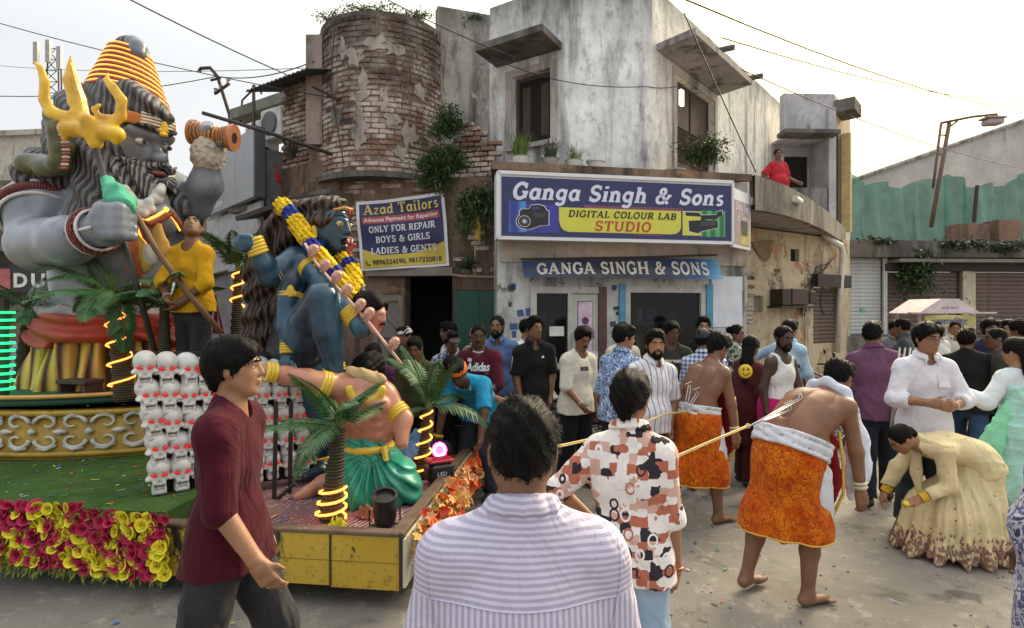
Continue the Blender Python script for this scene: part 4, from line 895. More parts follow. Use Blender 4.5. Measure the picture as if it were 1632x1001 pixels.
for i in range(22):
	x = rs.choice((rs.uniform(.02,d0-.06),rs.uniform(d1+.05,v0-.14))); z = rs.uniform(1.0,2.3); fbox('bill_scrap',FS,x,x+rs.uniform(.05,.12),-.004,-.0015,z,z+rs.uniform(.05,.12),rs.choice((GOODS[0],GOODS[2],plain('scrap_dark',(.08,.08,.09),.8))),BL,roll=rs.uniform(-.2,.2))
# ground floor wall under the balcony
i0 = FG.hit(1268); s0_,s1_ = FG.hit(1296),FG.hit(1336)
wall('wall',FG,-.9,FG.L+.1,0,3.46,M_ochre,BL,[(FG.hit(1260),FG.hit(1274),FG.zat(1267,417),FG.zat(1267,397)),(FG.hit(1201),FG.hit(1216),FG.zat(1208,498),FG.zat(1208,471)),(s0_,s1_,FG.zat(1310,547),FG.zat(1310,455))],.22)
fbox('window',FG,FG.hit(1260),FG.hit(1274),.1,.12,FG.zat(1267,417),FG.zat(1267,397),M_dark,BL); fbox('hatch',FG,FG.hit(1201),FG.hit(1216),.06,.08,FG.zat(1208,498),FG.zat(1208,471),M_wood2,BL)
fbox('shop_side_wall',Frame((3.67,8.82),(4.05,10.5)),0,1.8,.0,.2,0,3.46,M_ochre,BL)
shutter(FG,s0_,s1_,FG.zat(1310,547),FG.zat(1310,455),M_shutb,BL,.085)
fbox('shutter_box',FG,s0_-.1,s1_+.25,-.16,-.005,FG.zat(1310,458),FG.zat(1310,438),M_iron,BL)
pb = Vector((7.05,12.25,0)); b = MB(); xx = at(1338,560,12.4); b.tube([(at(1312,372,12.0)),at(1318,378,12.0),at(1340,392,12.3),at(1343,402,12.35),at(1340,450,12.35),at(1334,562,12.35)],.06,10); par(b.build('drainpipe',M_pvc,smooth=True),BL)
rs = random.Random(9)
for i in range(34):                                      # bricks bared where the plaster has fallen
	px,py = rs.choice(((rs.uniform(1193,1198),rs.uniform(440,520)),(rs.uniform(1278,1296),rs.uniform(425,500)),(rs.uniform(1228,1246),rs.uniform(430,470)))); q = FG.hit(px); z = FG.zat(px,py); z = round(z/.085)*.085
	fbox('brick',FG,q-.09,q+.09,-.015,-.002,z,z+.065,M_brick,BL,bev=.006)
bx = tag(empty('meter_box',FG.w(FG.hit(1250),-.15,FG.zat(1250,488))),'rusty brown electric meter boxes fixed to the ochre wall','meter box')
for (a,b_,z0,z1,m) in ((1226,1240,487,462,M_iron),(1242,1268,486,461,M_wood),(1270,1280,484,464,M_iron)): fbox('cabinet',FG,FG.hit(a),FG.hit(b_),-.28,-.02,FG.zat(1250,z0),FG.zat(1250,z1),m,bx,bev=.012)
fbox('bracket',FG,FG.hit(1222),FG.hit(1283),-.3,-.0,FG.zat(1250,491),FG.zat(1250,488),M_iron,bx)
for i,(px,py) in enumerate(((1286,445),(1290,455),(1283,465))):
	cable('loose_cable',('black cable looping beside the brown shutter','thick black cable drooping over the ochre wall','thin black cable hanging left of the brown shutter')[i],[FG.w(FG.hit(1325-i*6),-.08,FG.zat(1325,410+i*5)),FG.w(FG.hit(px+8),-.1,FG.zat(px,py-20)),FG.w(FG.hit(px-10),-.08,FG.zat(px,py+16)),FG.w(FG.hit(px-14),-.08,FG.zat(px,py+60-i*12))],.012,.05)
cb = MB(); c_ = FG.hit(1310); cz = FG.zat(1310,482); rr = .28
cb.tube([FG.w(c_+math.cos(a*.35)*rr,-.12,cz+math.sin(a*.35)*rr) for a in range(19)]+[FG.w(FG.hit(1280),-.1,cz+.05)],.012,6); tag(cb.build('cable_coil',M_wire,smooth=True),'round coil of black cable hung over the brown shutter','cable')
cb = MB(); cb.add([FG.w(FG.hit(a),-.03-.02*(k % 2),FG.zat(a,c)) for k,(a,c) in enumerate(((1195,386),(1229,383),(1226,410),(1218,418),(1208,408)))],[(0,1,2,3,4)]); tag(cb.build('torn_cloth',plain('torn_sacking',(.26,.17,.1),.9)),'torn brown sacking nailed under the balcony','cloth')
# --- round brick bay, lower wall, broken wall
BC = Vector((-2.18,9.68,0)); BR = 1.06
def bay_pt(a,r,z): return Vector((BC.x+math.sin(a)*r,BC.y-math.cos(a)*r,z))
b = MB(); K = 26; A0,A1 = R(-100),R(72)
for (z0,z1,r) in ((3.98,6.46,BR-.010),):
	for i in range(K):
		a,c = A0+(A1-A0)*i/K,A0+(A1-A0)*(i+1)/K; b.quad(bay_pt(a,r,z0),bay_pt(c,r,z0),bay_pt(c,r,z1),bay_pt(a,r,z1)); b.quad(bay_pt(a,r,z1),bay_pt(c,r,z1),bay_pt(c,r-.35,z1),bay_pt(a,r-.35,z1))
par(b.build('mortar_bed',M_mortar,smooth=True),BL)
rs = random.Random(3); variants = []
for k in range(6):
	q = MB(); q.box((0,0,0),(.215,.09,.066),bev=.009)
	q.v = [(v[0]+rs.gauss(0,.003),v[1]+rs.gauss(0,.003),v[2]+rs.gauss(0,.0025)) for v in q.v]; me = q.mesh('brick'); me.materials.append(M_brick); variants.append(me)
cells = []
rows = int((6.43-4.0)/.083)
for j in range(rows):
	arc = BR*(A1-A0); n = int(arc/.235)
	for i in range(n):
		a = A0+(i+.5+(.5 if j % 2 else 0))*(.235/BR)
		if a > A1-.05: continue
		cells.append((a,4.03+j*.083))
vis = [c for c in cells if R(-62) < c[0] < R(70)]; vis.sort(key=lambda c: c[1]); first = set(map(id,vis[:300])); rest = MB()
for c in cells:
	a,z = c
	if rs.random() < .035: continue
	out = rs.gauss(0,.006)-(.02 if rs.random() < .08 else 0); p = bay_pt(a,BR-.04+out,z); rot = Euler((rs.gauss(0,.05),rs.gauss(0,.022),a+rs.gauss(0,.05)))
	if id(c) in first: o = link('brick',rs.choice(variants),None); o.matrix_basis = Matrix.Translation(p) @ rot.to_matrix().to_4x4(); par(o,BL)
	else: rest.box(p,(.215,.09,.066),rot.to_matrix(),bev=.008)
tag(par(rest.build('brickwork',M_brick),BL),kind='stuff')
par(MB().box((BC.x-.98,BC.y-.42,5.4),(.26,.5,1.75)).build('plastered_pilaster',m_plaster('pinkish_old_render',(.36,.29,.25),amount=.4)),BL)
par(MB().box((BC.x-.92,BC.y-.35,4.15),(.34,.45,.8)).build('stained_base',M_brownwall),BL)
b = MB()
for i in range(K):
	a,c = A0+(A1-A0)*i/K,A0+(A1-A0)*(i+1)/K
	b.add([bay_pt(a,BR+.10,3.9),bay_pt(c,BR+.10,3.9),bay_pt(c,BR+.10,3.99),bay_pt(a,BR+.10,3.99),bay_pt(a,BR-.3,3.9),bay_pt(c,BR-.3,3.9),bay_pt(c,BR-.3,3.99),bay_pt(a,BR-.3,3.99)],[(0,1,2,3),(3,2,6,7),(1,0,4,5)])
par(b.build('string_course',M_conc),BL)
M_patch = m_plaster('old_patch_plaster',(.40,.36,.31),amount=.45,peel=(5,.62),peel_c=(.2,.12,.09)); rs = random.Random(17)
for i in range(16):                                      # scabs of old plaster still clinging to the bay
	ca,cz = rs.uniform(-.95,1.05),rs.uniform(4.3,6.35); ra,rz = rs.uniform(.05,.16),rs.uniform(.06,.22); q = MB(); n = 22; ph = [rs.uniform(0,6) for _ in range(4)]
	ring = [(ca+ra*(1+.3*math.sin(3*k_+ph[0])+.2*math.sin(7*k_+ph[1])+rs.uniform(-.1,.1))*math.cos(k_),cz+rz*(1+.3*math.sin(4*k_+ph[2])+rs.uniform(-.12,.12))*math.sin(k_)) for k_ in [2*PI*j/n for j in range(n)]]
	q.v = [tuple(bay_pt(ca,BR+.022,cz))]+[tuple(bay_pt(a,BR+.018,z)) for a,z in ring]+[tuple(bay_pt(a,BR-.02,z)) for a,z in ring]
	q.f = [(0,1+j,1+(j+1) % n) for j in range(n)]+[(1+j,1+n+j,1+n+(j+1) % n,1+(j+1) % n) for j in range(n)]; q.mi = [0]*len(q.f); par(q.build('plaster_patch',M_patch),BL)
# plain grey wall between bay and window wall, slightly leaning parts of render
FM = Frame((-1.22,9.42),(-.386,9.70)); wall('wall',FM,-.02,FM.L,3.97,6.95,M_grey,BL,th=.2)
# lower wall with dark doorway, wooden shutter and the green door
k0,k1 = FW.hit(645),FW.hit(721); j0,j1 = FW.hit(596),FW.hit(642); e0,e1 = FW.hit(724),FW.hit(801)
zk = FW.zat(680,440)
wall('lower_wall',FW,-.35,FW.L,0,3.92,M_brownwall,BL,[(k0,k1,0,zk),(j0,j1,.9,FW.zat(620,468)),(e0,e1,0,FW.zat(760,462))],.3)
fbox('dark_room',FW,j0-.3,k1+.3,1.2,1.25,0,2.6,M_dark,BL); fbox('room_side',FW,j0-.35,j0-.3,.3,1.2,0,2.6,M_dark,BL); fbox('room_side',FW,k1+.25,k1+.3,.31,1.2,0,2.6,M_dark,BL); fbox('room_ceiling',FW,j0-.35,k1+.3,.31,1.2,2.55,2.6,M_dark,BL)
fbox('lintel',FW,j0-.1,k1+.02,-.1,-.005,zk,zk+.13,M_wood2,BL)
sw = fbox('wooden_shutter',FW,j0,j1,.02,.06,.9,FW.zat(620,468),M_wood2,BL)
for (a,b_,z0,z1) in ((j0,j0+.07,.9,2.1),(j1-.07,j1,.9,2.1),(j0+.07,j1-.07,2.02,2.1),(j0+.07,j1-.07,1.45,1.53)): fbox('rail',FW,a,b_,-.01,.018,z0,z1,M_wood2,sw)
b = MB(); b.box((0,0,0),(.5,.02,.05),rot=(0,R(48),0)); FW.put(b.build('brace',M_wood2),(j0+j1)/2,.004,1.77,parent=sw)
M_gdoor = plain('dark_green_paint',(.012,.075,.052),.45,var=.25,wear=((.03,.035,.03),6,.66))
gd = fbox('green_door',FW,e0,e1,-.03,.02,.02,FW.zat(760,463),M_gdoor,BL)
for (a,b_,z0,z1) in ((e0+.01,e1-.01,1.33,1.37),(e0+.37,e0+.40,.05,1.3),(e0+.37,e0+.40,1.39,FW.zat(760,465))): fbox('rib',FW,a,b_,-.045,-.031,z0,z1,M_gdoor,gd)
b = MB(); b.tube([FW.w(FW.hit(690),-.06,FW.zat(690,434)),FW.w(FW.hit(740),-.09,FW.zat(740,441)),FW.w(FW.hit(812),-.05,FW.zat(800,443))],.018,8); tag(b.build('bamboo_pole',plain('pinkish_bamboo',(.42,.28,.22),.6),smooth=True),'thin horizontal bamboo pole above the green door','pole')
# broken stub of brick wall right of the bay
FB = Frame((-.95,9.18),(-.24,9.02)); rs = random.Random(21)
for j in range(11):
	top = 1.0 if j < 7 else .72-.13*(j-7)
	n = 3
	for i in range(n+1):
		x = (i+(.5 if j % 2 else 0))*.232
		if x > .72*top+.05 or (j > 7 and rs.random() < .2): continue
		o = link('brick',rs.choice(variants),None); FB.put(o,x,.02+rs.gauss(0,.01),4.05+j*.083,rs.gauss(0,.02),BL)
fbox('stub_core',FB,-.1,.66,.06,.2,3.98,4.6,M_mortar,BL)
rs = random.Random(31)
for i in range(46):                                      # patches where single bricks of the lower wall show
	px,py = rs.choice(((rs.uniform(552,575),rs.uniform(290,420)),(rs.uniform(722,790),rs.uniform(305,435)),(rs.uniform(560,690),rs.uniform(286,305)))); z = round(FW.zat(px,py)/.083)*.083; q = round(FW.hit(px)/.117)*.117+(.0585 if int(round(z/.083)) % 2 else 0)
	o = link('brick',rs.choice(variants),None); FW.put(o,q+.004*(i % 5),.027-rs.random()*.012+.0003*i,z,0,BL)
# --- building left of the bay
LB = thing('side_building','dark low building with corrugated roof and pink boarded balcony left of the brick bay','building',(-3.6,10,0))
FX = Frame((-4.4,10.0),(-2.95,9.05))                  # its upper face, nearer on the right
zs = lambda px,py,fr=FX: fr.zat(px,py)
wall('brick_face',FX,FX.hit(452),FX.L+.1,3.7,zs(475,155),M_mortar,LB,th=.2)
rs = random.Random(8); x0 = FX.hit(453); n = 0
for j in range(18):
	for i in range(7):
		x = x0+.1+(i+(.5 if j % 2 else 0))*.225
		if x > FX.L+.02: continue
		o = link('brick',rs.choice(variants),None); FX.put(o,x,-.005+rs.gauss(0,.006),4.3+j*.083,rs.gauss(0,.015),LB)
cor = MB(); NN = 30
for k in range(2):
	for i in range(NN+1): s_ = x0-.25+i*(FX.L+.5-x0)/NN; cor.v.append(tuple(FX.w(s_,(-.55,.5)[k],zs(475,(150,118)[k])+(.025 if i % 2 else 0)+(0,.0)[k])))
cor.f = [(i,i+1,NN+2+i,NN+1+i) for i in range(NN)]; cor.mi = [0]*NN; o = cor.build('corrugated_roof',plain('weathered_tin',(.09,.085,.08),.6,.4)); o.modifiers.new('s','SOLIDIFY').thickness = .012; par(o,LB)
slab_a,slab_b = FX.hit(365),FX.hit(500)
fbox('roof_slab',FX,FX.hit(350),x0-.02,.2,1.6,zs(410,165),zs(410,148),m_plaster('mossy_slab',(.2,.21,.17),amount=.5),LB)
fbox('floor_slab',FX,FX.hit(385),FX.L+.35,-.25,.5,3.62,3.74,M_conc,LB)
fbox('stained_corner',FX,FX.hit(452),FX.L+.3,-.06,-.008,3.74,4.28,M_brownwall,LB)
M_pink = plain('pinkish_boards',(.40,.27,.21),.8,var=.25,rand=.3,bump=.4)
for j in range(4): fbox('board',FX,FX.hit(408),FX.hit(452),-.1,-.07,3.76+j*.155,3.76+j*.155+.148,M_pink,LB)
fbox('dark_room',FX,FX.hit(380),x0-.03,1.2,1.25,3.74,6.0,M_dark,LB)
for i,(px,py) in enumerate(((411,216),(437,196))):
	w_ = .38; a = FX.hit(px); z = zs(px,py)
	ac = tag(empty('air_conditioner',FX.w(a,.0,z-.25)),('lower white air conditioner on the left balcony','upper white air conditioner on the left balcony')[i],'air conditioner',group='air conditioners on the left balcony')
	fbox('casing',FX,a-w_,a+w_*.6,-.02,.28,z-.27,z+.27,plain('ac_white',(.62,.63,.62),.5),ac,bev=.02)
	b = MB(); b.lathe([(.2,0),(.21,-.012),(.2,-.02),(.06,-.02),(.001,-.02)],18,rot=Matrix.Rotation(R(-90),3,'X')); FX.put(b.build('fan_grille',plain('ac_grille',(.10,.10,.10),.5)),a-.1,-.035,z,parent=ac)
fbox('steel_post',FX,FX.hit(415),FX.hit(418),-.16,-.13,3.74,zs(416,140),M_iron,LB)
UP = Frame((-5.3,11.2),(-2.95,8.75)); wall('lower_wall',Frame((-4.6,10.6),(-2.6,9.15)),-1.2,2.5,0,3.62,plain('dark_shop_front',(.035,.03,.027),.9,var=.5,bump=.3),LB,[(.1,1.4,0,2.6)],.2)  # near-black front wall below the floor slab
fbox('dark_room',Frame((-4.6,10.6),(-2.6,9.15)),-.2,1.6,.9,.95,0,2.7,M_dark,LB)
par(MB().box((0,0,0),(1.7,.8,.07),rot=(R(14),R(-4),R(-38))).build('tin_awning',plain('tin',(.06,.052,.047),.7,.3)),LB); LB.children[-1].location = at(455,330,9.0); LB.children[-1].matrix_parent_inverse = LB.matrix_basis.inverted()
# grey signboard building
FN = Frame((-6.3,11.5),(-4.17,9.22)); NB = thing('sign_building','shop building clad in grey metal sign panels behind the big statue','building',(-5.2,10.6,0))
M_panel = plain('grey_metal_panel',(.24,.255,.28),.4,.3,var=.1,bump=.05)
zt_,zb_ = FN.zat(405,205),FN.zat(405,316)
for k in range(3): fbox('panel',FN,FN.L-.9*(k+1)+.01,FN.L-.9*k,-.05,.05,zb_,zt_,M_panel,NB,bev=.008)
fbox('lower_panel',FN,FN.L-3.2,FN.L-.1,.1,.15,2.6,zb_-.03,plain('pale_grey_panel',(.33,.34,.36),.5,.2),NB); fbox('body',FN,FN.L-3.4,FN.L-.12,.2,.75,0,zt_-.3,plain('grey_side',(.14,.14,.145),.8),NB)
fbox('panel_end',FN,FN.L+.005,FN.L+.06,-.05,.12,zb_,zt_,plain('dark_panel_end',(.05,.055,.065),.5),NB)
M_lw = plain('white_letter',(.75,.75,.75),.5,bump=0)
me,w_ = font_mesh('Sujan Exclusive',.2); FN.letters(fit_w(me,.62),M_lw,FN.hit(343),FN.zat(343,336)+.02,-.056,NB)
me,w_ = font_mesh('y',.62,bold=.02,extrude=.05); FN.letters(me,plain('dark_letter',(.03,.03,.035),.4),FN.hit(336)-.02,FN.zat(340,318),-.11,NB)
# --- far left: cream block, dark shop with white letters
CB = thing('cream_building','distant cream building with brown shutters at the left edge behind the statue','building',(-14,17,0))
FD = Frame((-19,17),(-12.2,16.2)); M_cr = m_plaster('cream_paint',(.50,.47,.40),amount=.2); M_br = plain('brown_cladding',(.13,.095,.07),.8,var=.3)
wall('wall',FD,0,FD.L,4.2,6.95,M_cr,CB,th=2.5); fbox('parapet_cap',FD,-.1,FD.L+.12,-.12,2.6,6.95,7.1,M_cr,CB); fbox('ledge',FD,0,FD.L+.3,-.5,0,5.55,5.7,M_cr,CB)
for k in range(9): fbox('slat',FD,.1,FD.L-.3,-.06,-.01,3.0+k*.14,3.125+k*.14,M_br,CB)
wall('lower_wall',FD,0,FD.L,0,4.2,plain('dull_brown_wall',(.17,.14,.115),.9,var=.4),CB,th=2.5,y=.02); fbox('awning',FD,2,FD.L+.4,-1.2,0,2.75,2.85,M_conc,CB)
fbox('rear_block',FD,FD.L+.5,FD.L+6.5,3,6,0,6.2,m_plaster('beige_rear',(.38,.33,.27),amount=.3),CB)
for k in range(3): fbox('window',FD,FD.L-1.9-k*1.9,FD.L-1.0-k*1.9,-.02,-.004,5.85,6.6,M_dark,CB)
DF = Frame((-11.6,11.9),(-8.1,11.9)); z0,z1 = DF.zat(50,466),DF.zat(50,425)
DS = thing('shop_sign','black shop sign with large white letters at the left edge behind the palm fronds','sign',DF.w(1.5,0,z0))
fbox('board',DF,-.8,2.6,0,.1,z0,z1,plain('sign_black',(.016,.017,.02),.4),DS); fbox('red_patch',DF,-.75,DF.hit(17),-.012,-.002,z0+.05,z1-.05,plain('sign_red',(.45,.12,.13),.5),DS)
for k_,ch in enumerate('DUN'): me,w_ = font_mesh(ch,.5,bold=.02); DF.letters(fit_w(me,DF.hit(46)-DF.hit(24),.3),M_lw,DF.hit(22+28*k_),z0+.12,-.006,DS)
sb = thing('side_shop','low dark shop front under the black sign at the left','building',DF.w(1,.5,0)); fbox('wall',DF,-1,3.2,.12,1.5,0,z0+1.2,plain('shop_brown',(.10,.082,.07),.9,var=.5),sb); fbox('shutter',DF,-.6,2.2,.08,.118,0,z0-.1,M_shutb,sb); fbox('fascia',DF,-1,3.0,-.3,.118,z1+.3,z1+.45,M_conc,sb)
# lattice mast
lm = thing('lattice_mast','steel lattice phone mast standing far behind the trident','mast',at(85,230,26));
def mast():
	b = lambda *a: MB().tube(*a); top,bot = at(88,82,26),at(90,240,26); c0 = bot; H = (top-bot).z
	for (dx,dy) in ((-.35,-.3),(.35,-.3),(0,.4)):
		q = MB(); q.tube([Vector((dx*1.2,dy,0)),Vector((dx*.6,dy*.6,H))],.035,6); q.build('leg',M_iron,lm)
	q = MB(); k = 9
	for i in range(k):
		z0,z1 = H*i/k,H*(i+1)/k; f0,f1 = 1.2-.6*i/k,1.2-.6*(i+1)/k
		q.tube([(-.35*f0,-.3,z0),(.35*f1,-.3,z1)],.02,4); q.tube([(.35*f0,-.3,z0),(-.35*f1,-.3,z1)],.02,4); q.tube([(-.35*f1,-.3,z1),(.35*f1,-.3,z1)],.02,4)
	tag(q.build('bracing',M_iron,lm),kind='stuff')
	for (x,z) in ((-.55,H-.3),(.5,H-.5),(0,H-.2)): MB().box((x,-.45,z),(.2,.14,1.0)).build('antenna',plain('antenna_grey',(.35,.34,.34),.5),lm)
lm.location = at(90,240,26); mast()
# electric pole with crossarms
ep = thing('electric_pole','thin crooked electric pole with crossarms left of the brick bay','pole',at(375,220,11)); base = ep.location
def pp(x,y): return at(x,y,11)-base
for nm,pts,r in (('pole',[pp(378,330),pp(366,183),pp(347,122),pp(335,108),pp(320,109),pp(317,114)],.035),('crossarm',[pp(342,150),pp(366,133)],.03),('crossarm',[pp(336,128),pp(352,124)],.025),('stay_pipe',[pp(383,195),pp(386,160),pp(400,146),pp(414,142),pp(417,150)],.02)):
	b = MB(); b.tube(pts,r,7); b.build(nm,M_iron,ep,True)
for x,y in ((344,148),(364,134),(352,143)): b = MB(); b.lathe([(.001,0),(.04,.01),(.03,.05),(.045,.08),(.001,.1)],8,c=pp(x,y)); b.build('insulator',plain('insulator',(.3,.28,.26),.3),ep)
b = MB(); b.tube([at(323,180,8.3),at(430,212,8.3),at(530,246,8.5)],.028,8); tag(b.build('iron_pole',M_iron,smooth=True),'long rusty iron pole jutting from the brick bay towards the drum','pole')
b = MB(); b.tube([at(455,119,9.3),at(540,158,8.75)],.012,6); b.tube([at(522,150,8.75),at(541,159,8.7)],.03,6); tag(b.build('wire_anchor',M_iron),'dark wire anchor fixed to the left side of the brick bay','bracket')
# --- right: low row of shuttered shops, netting, lamp, far hall
RB = thing('shutter_row','low row of shops with roller shutters and overgrown roof on the right','building',(12,15,0)); FRR = Frame((8.55,14.9),(17.5,15.3)); hz = lambda py,px=1450: FRR.zat(px,py)
sA = (FRR.hit(1347),FRR.hit(1406)); sB = (FRR.hit(1412),FRR.hit(1529)); sC = (FRR.hit(1556),FRR.hit(1700)); zp,zf = hz(533),hz(403)
wall('front_wall',FRR,-.25,FRR.L,zp-.02,hz(388),M_conc,RB,[(sA[0],sA[1],zp,zf),(sB[0],sB[1],zp,hz(432)),(sC[0],sC[1],zp,hz(432))],.3)
fbox('plinth',FRR,-.3,FRR.L,-.6,.3,0,zp-.025,m_plaster('plinth_concrete',(.22,.2,.175),amount=.5),RB); fbox('step',FRR,.2,5,-1.1,-.61,0,zp*.5,M_slab,RB)
shutter(FRR,sA[0],sA[1],zp,zf,M_shutw,RB,.1); shutter(FRR,sB[0],sB[1],zp,hz(432),M_shutb,RB,.11); shutter(FRR,sC[0],sC[1],zp,hz(432),M_shutb,RB,.11)
fbox('shutter_hood',FRR,FRR.hit(1354),FRR.hit(1411),-.3,-.005,hz(405),hz(389),plain('white_hood',(.6,.6,.57),.5),RB,bev=.02); fbox('guide_rail',FRR,sA[1]+.0,sA[1]+.1,-.06,-.004,zp,zf,M_shutw,RB)
fbox('pillar',FRR,FRR.hit(1532),FRR.hit(1552),-.06,-.004,zp,hz(421),m_plaster('cream_pillar',(.62,.56,.42),amount=.3,peel=(4,.6)),RB)
fbox('eaves',FRR,FRR.hit(1412),FRR.L,-.5,-.005,hz(420),hz(415),M_wood2,RB); fbox('fascia',FRR,FRR.hit(1408),FRR.L,-.12,-.008,hz(432),hz(421),M_iron,RB)
fbox('roof_slab',FRR,-.3,FRR.L,-.35,3,hz(412),hz(386),M_conc,RB); fbox('shutter_label',FRR,FRR.hit(1373),FRR.hit(1381),.02,.055,hz(496),hz(491),plain('label_green',(.2,.5,.35),.5),RB)
for (a,b_,y0) in ((1540,1588,354),(1602,1640,347)): fbox('brick_stub',FRR,FRR.hit(a),FRR.hit(b_),.2,.7,hz(386),hz(y0),m_plaster('stub_brick',(.26,.165,.12),amount=.4),RB)
b = MB(); rs = random.Random(2); NX,NZ = 170,10; FQ = Frame((9.4,16.6),(19,17.2)); zq = lambda px,py: FQ.zat(px,py)
for i in range(NX+1):
	px = 1357+i*(1700-1357)/NX; s_ = FQ.hit(px); tp = 288+9*math.sin(px*.041)+5*math.sin(px*.11+1)+ (8*max(0,1-abs(px-1462)/26))
	for j in range(NZ+1): v = j/NZ; b.v.append((s_,-.16*math.sin(px*.12+2.5*math.sin(px*.037))*(1-.4*v)-.08*math.sin(px*.31+v*3+2*math.sin(px*.05)),zq(px,402)+(zq(px,tp)-zq(px,402))*v))
b.f = [(i*(NZ+1)+j,(i+1)*(NZ+1)+j,(i+1)*(NZ+1)+j+1,i*(NZ+1)+j+1) for i in range(NX) for j in range(NZ)]; b.mi = [0]*len(b.f)
t = NT('green_net'); c = t.mix(t.ramp(t.noise(2.0,det=4),(.35,0.),(.65,1.)),(.03,.17,.12),(.085,.29,.21)); tr = t.n('ShaderNodeBsdfTransparent'); mx = t.n('ShaderNodeMixShader'); t.done(c,.8); mx.inputs[0].default_value = .74; t.l(tr.outputs[0],mx.inputs[1]); t.l(t.b.outputs[0],mx.inputs[2]); t.l(mx.outputs[0],t.out.inputs[0])
tag(FQ.put(b.build('safety_net',t.m,smooth=True),0,0,0),'green shade netting draped along the roof of the shutter row','netting')
b = MB(); b.tube([FQ.w(FQ.hit(1543),-.2,zq(1543,356)),FQ.w(FQ.hit(1548),-.2,zq(1548,298))],.05,6); tag(b.build('net_post',M_iron),'short dark post holding up the green netting','post')
FH = Frame((17,30),(42,36)); hb = thing('far_hall','large pale hall with a sloping roof far behind the netting','building',FH.w(8,0,0)); b = MB(); P_ = [(FH.hit(1330),0),(FH.hit(1330),FH.zat(1330,300)),(FH.hit(1640),FH.zat(1640,191)),(FH.hit(1900),FH.zat(1900,140)),(FH.hit(1900),0)]
b.prism(P_,14); par(FH.put(b.build('wall',m_plaster('pale_hall_wall',(.48,.46,.44),amount=.1,vs=.3)),0,0,0),hb)
rr = MB(); rr.tube([FH.w(P_[1][0],-.1,P_[1][1]+.08),FH.w(P_[2][0],-.1,P_[2][1]+.08),FH.w(P_[3][0],-.1,P_[3][1]+.08)],.12,6); par(rr.build('roof_edge',m_plaster('roof_edge_grey',(.36,.34,.32))),hb)
sl = thing('street_lamp','rusty frame street lamp leaning over the shop roofs on the right','lamp',at(1487,360,15.8)); bs = sl.location; q = lambda x,y: at(x,y,15.8)-bs
for nm,pts,r in (('post',[q(1484,362),q(1513,196)],.055),('post',[q(1487,300),q(1500,196)],.035),('arm',[q(1500,196),q(1550,186),q(1588,182),q(1590,188)],.035),('arm',[q(1510,205),q(1526,193)],.025),('rung',[q(1494,246),q(1504,247)],.02),('rung',[q(1498,215),q(1510,216)],.02)):
	b = MB(); b.tube(pts,r,7); b.build(nm,plain('rusty_lamp_steel',(.16,.11,.08),.7,.3),sl,True)
b = MB(); b.box(q(1582,195),(.45,.3,.16),rot=(0,R(-3),0),bev=.03); b.build('lamp_head',plain('lamp_head_grey',(.34,.27,.27),.6),sl); b = MB(); b.box(q(1582,189),(.55,.34,.05),bev=.01); b.build('lamp_cap',plain('lamp_cap',(.3,.2,.16),.6),sl)
# plants on ledges, roofs and walls
bush('wall_shrub','bushy green shrub in front of the right louvred window',at(1118,262,9.05),(.40,.25,.21),2000,M_leaf,(.062,.034),1,stems=34)
PT = [plain('pot_white',(.6,.6,.56),.6),plain('pot_grey',(.33,.31,.28),.7),plain('pot_terracotta',(.3,.14,.08),.8)]
for i,(px,Yp,h,n,lb) in enumerate(((829,8.25,.42,170,'spiky potted grass, leftmost on the sign ledge'),(877,8.35,.36,110,'potted grass in a white pot, second on the sign ledge'),(915,8.45,.26,70,'short potted grass, third on the sign ledge'))):
	p = at(px,253,Yp); grass_tuft('potted_grass',lb,(p.x,p.y,4.11),h,n,M_leaf2 if i != 1 else M_leafd,i,.2,'potted plants on the sign ledge',pot=(.13,.14,PT[i % 2]),lean=.6)
b = MB(); b.lathe([(.001,0),(.10,0),(.13,.13),(.145,.13),(.145,.16),(.12,.16),(.11,.05),(.001,.04)],16); p = at(949,262,8.5); tag(autosmooth(b.build('flower_pot',PT[0],smooth=True,loc=(p.x,p.y,3.97))),'empty white pot standing on the sign ledge','pot')
for i,px in enumerate((1075,1135)):
	b = MB(); b.lathe([(.001,0),(.12,0),(.16,.05),(.175,.05),(.175,.075),(.001,.075)],16); p = at(px,262,8.75+.3*i); tag(autosmooth(b.build('shallow_pot',PT[1],smooth=True,loc=(p.x,p.y,3.97))),('shallow pot on the ledge left of the bushy shrub','shallow pot on the ledge under the bushy shrub')[i],'pot')
for i,(px,py,Y,r,n,hg) in enumerate(((710,215,8.75,(.27,.14,.24),1200,0),(700,245,8.6,(.33,.16,.34),1700,1),(712,272,8.5,(.44,.16,.18),1500,0),(765,300,8.35,(.34,.18,.36),1700,1),(748,430,8.3,(.16,.1,.1),220,0))):
	bush('creeper',('dark leafy creeper tuft, highest beside the brick bay','dark creeper hanging down the right side of the brick bay','creeper spreading along the string course of the bay','thick dark creeper mass left of the blue studio sign','small leafy weed above the green door')[i],at(px,py,Y),r,n,M_leaf,(.10,.026),40+i,'creepers on the old walls',14,hang=hg)
for i,(a,r,n) in enumerate(((-.75,(.35,.2,.10),500),(.0,(.6,.2,.08),500),(.7,(.4,.2,.10),450))):
	bush('roof_weed',('weeds growing on the left roof edge of the brick bay','weeds along the middle roof edge of the brick bay','weeds at the right roof edge of the brick bay')[i],bay_pt(a,BR-.12,6.46),r,n,M_leaf2,(.06,.02),60+i,'weeds on the roof of the bay',20)
bush('roof_weed','weeds spilling over the grey wall top right of the bay',FM.w(.5,.1,6.95),(.3,.15,.13),500,M_leafd,(.07,.025),66,'weeds on the roof of the bay',16,hang=1)
bush('wall_weed','dry bushy weed growing from the boards left of the bay',at(462,255,8.9),(.22,.15,.25),700,M_leafd,(.05,.012),70,None,22)
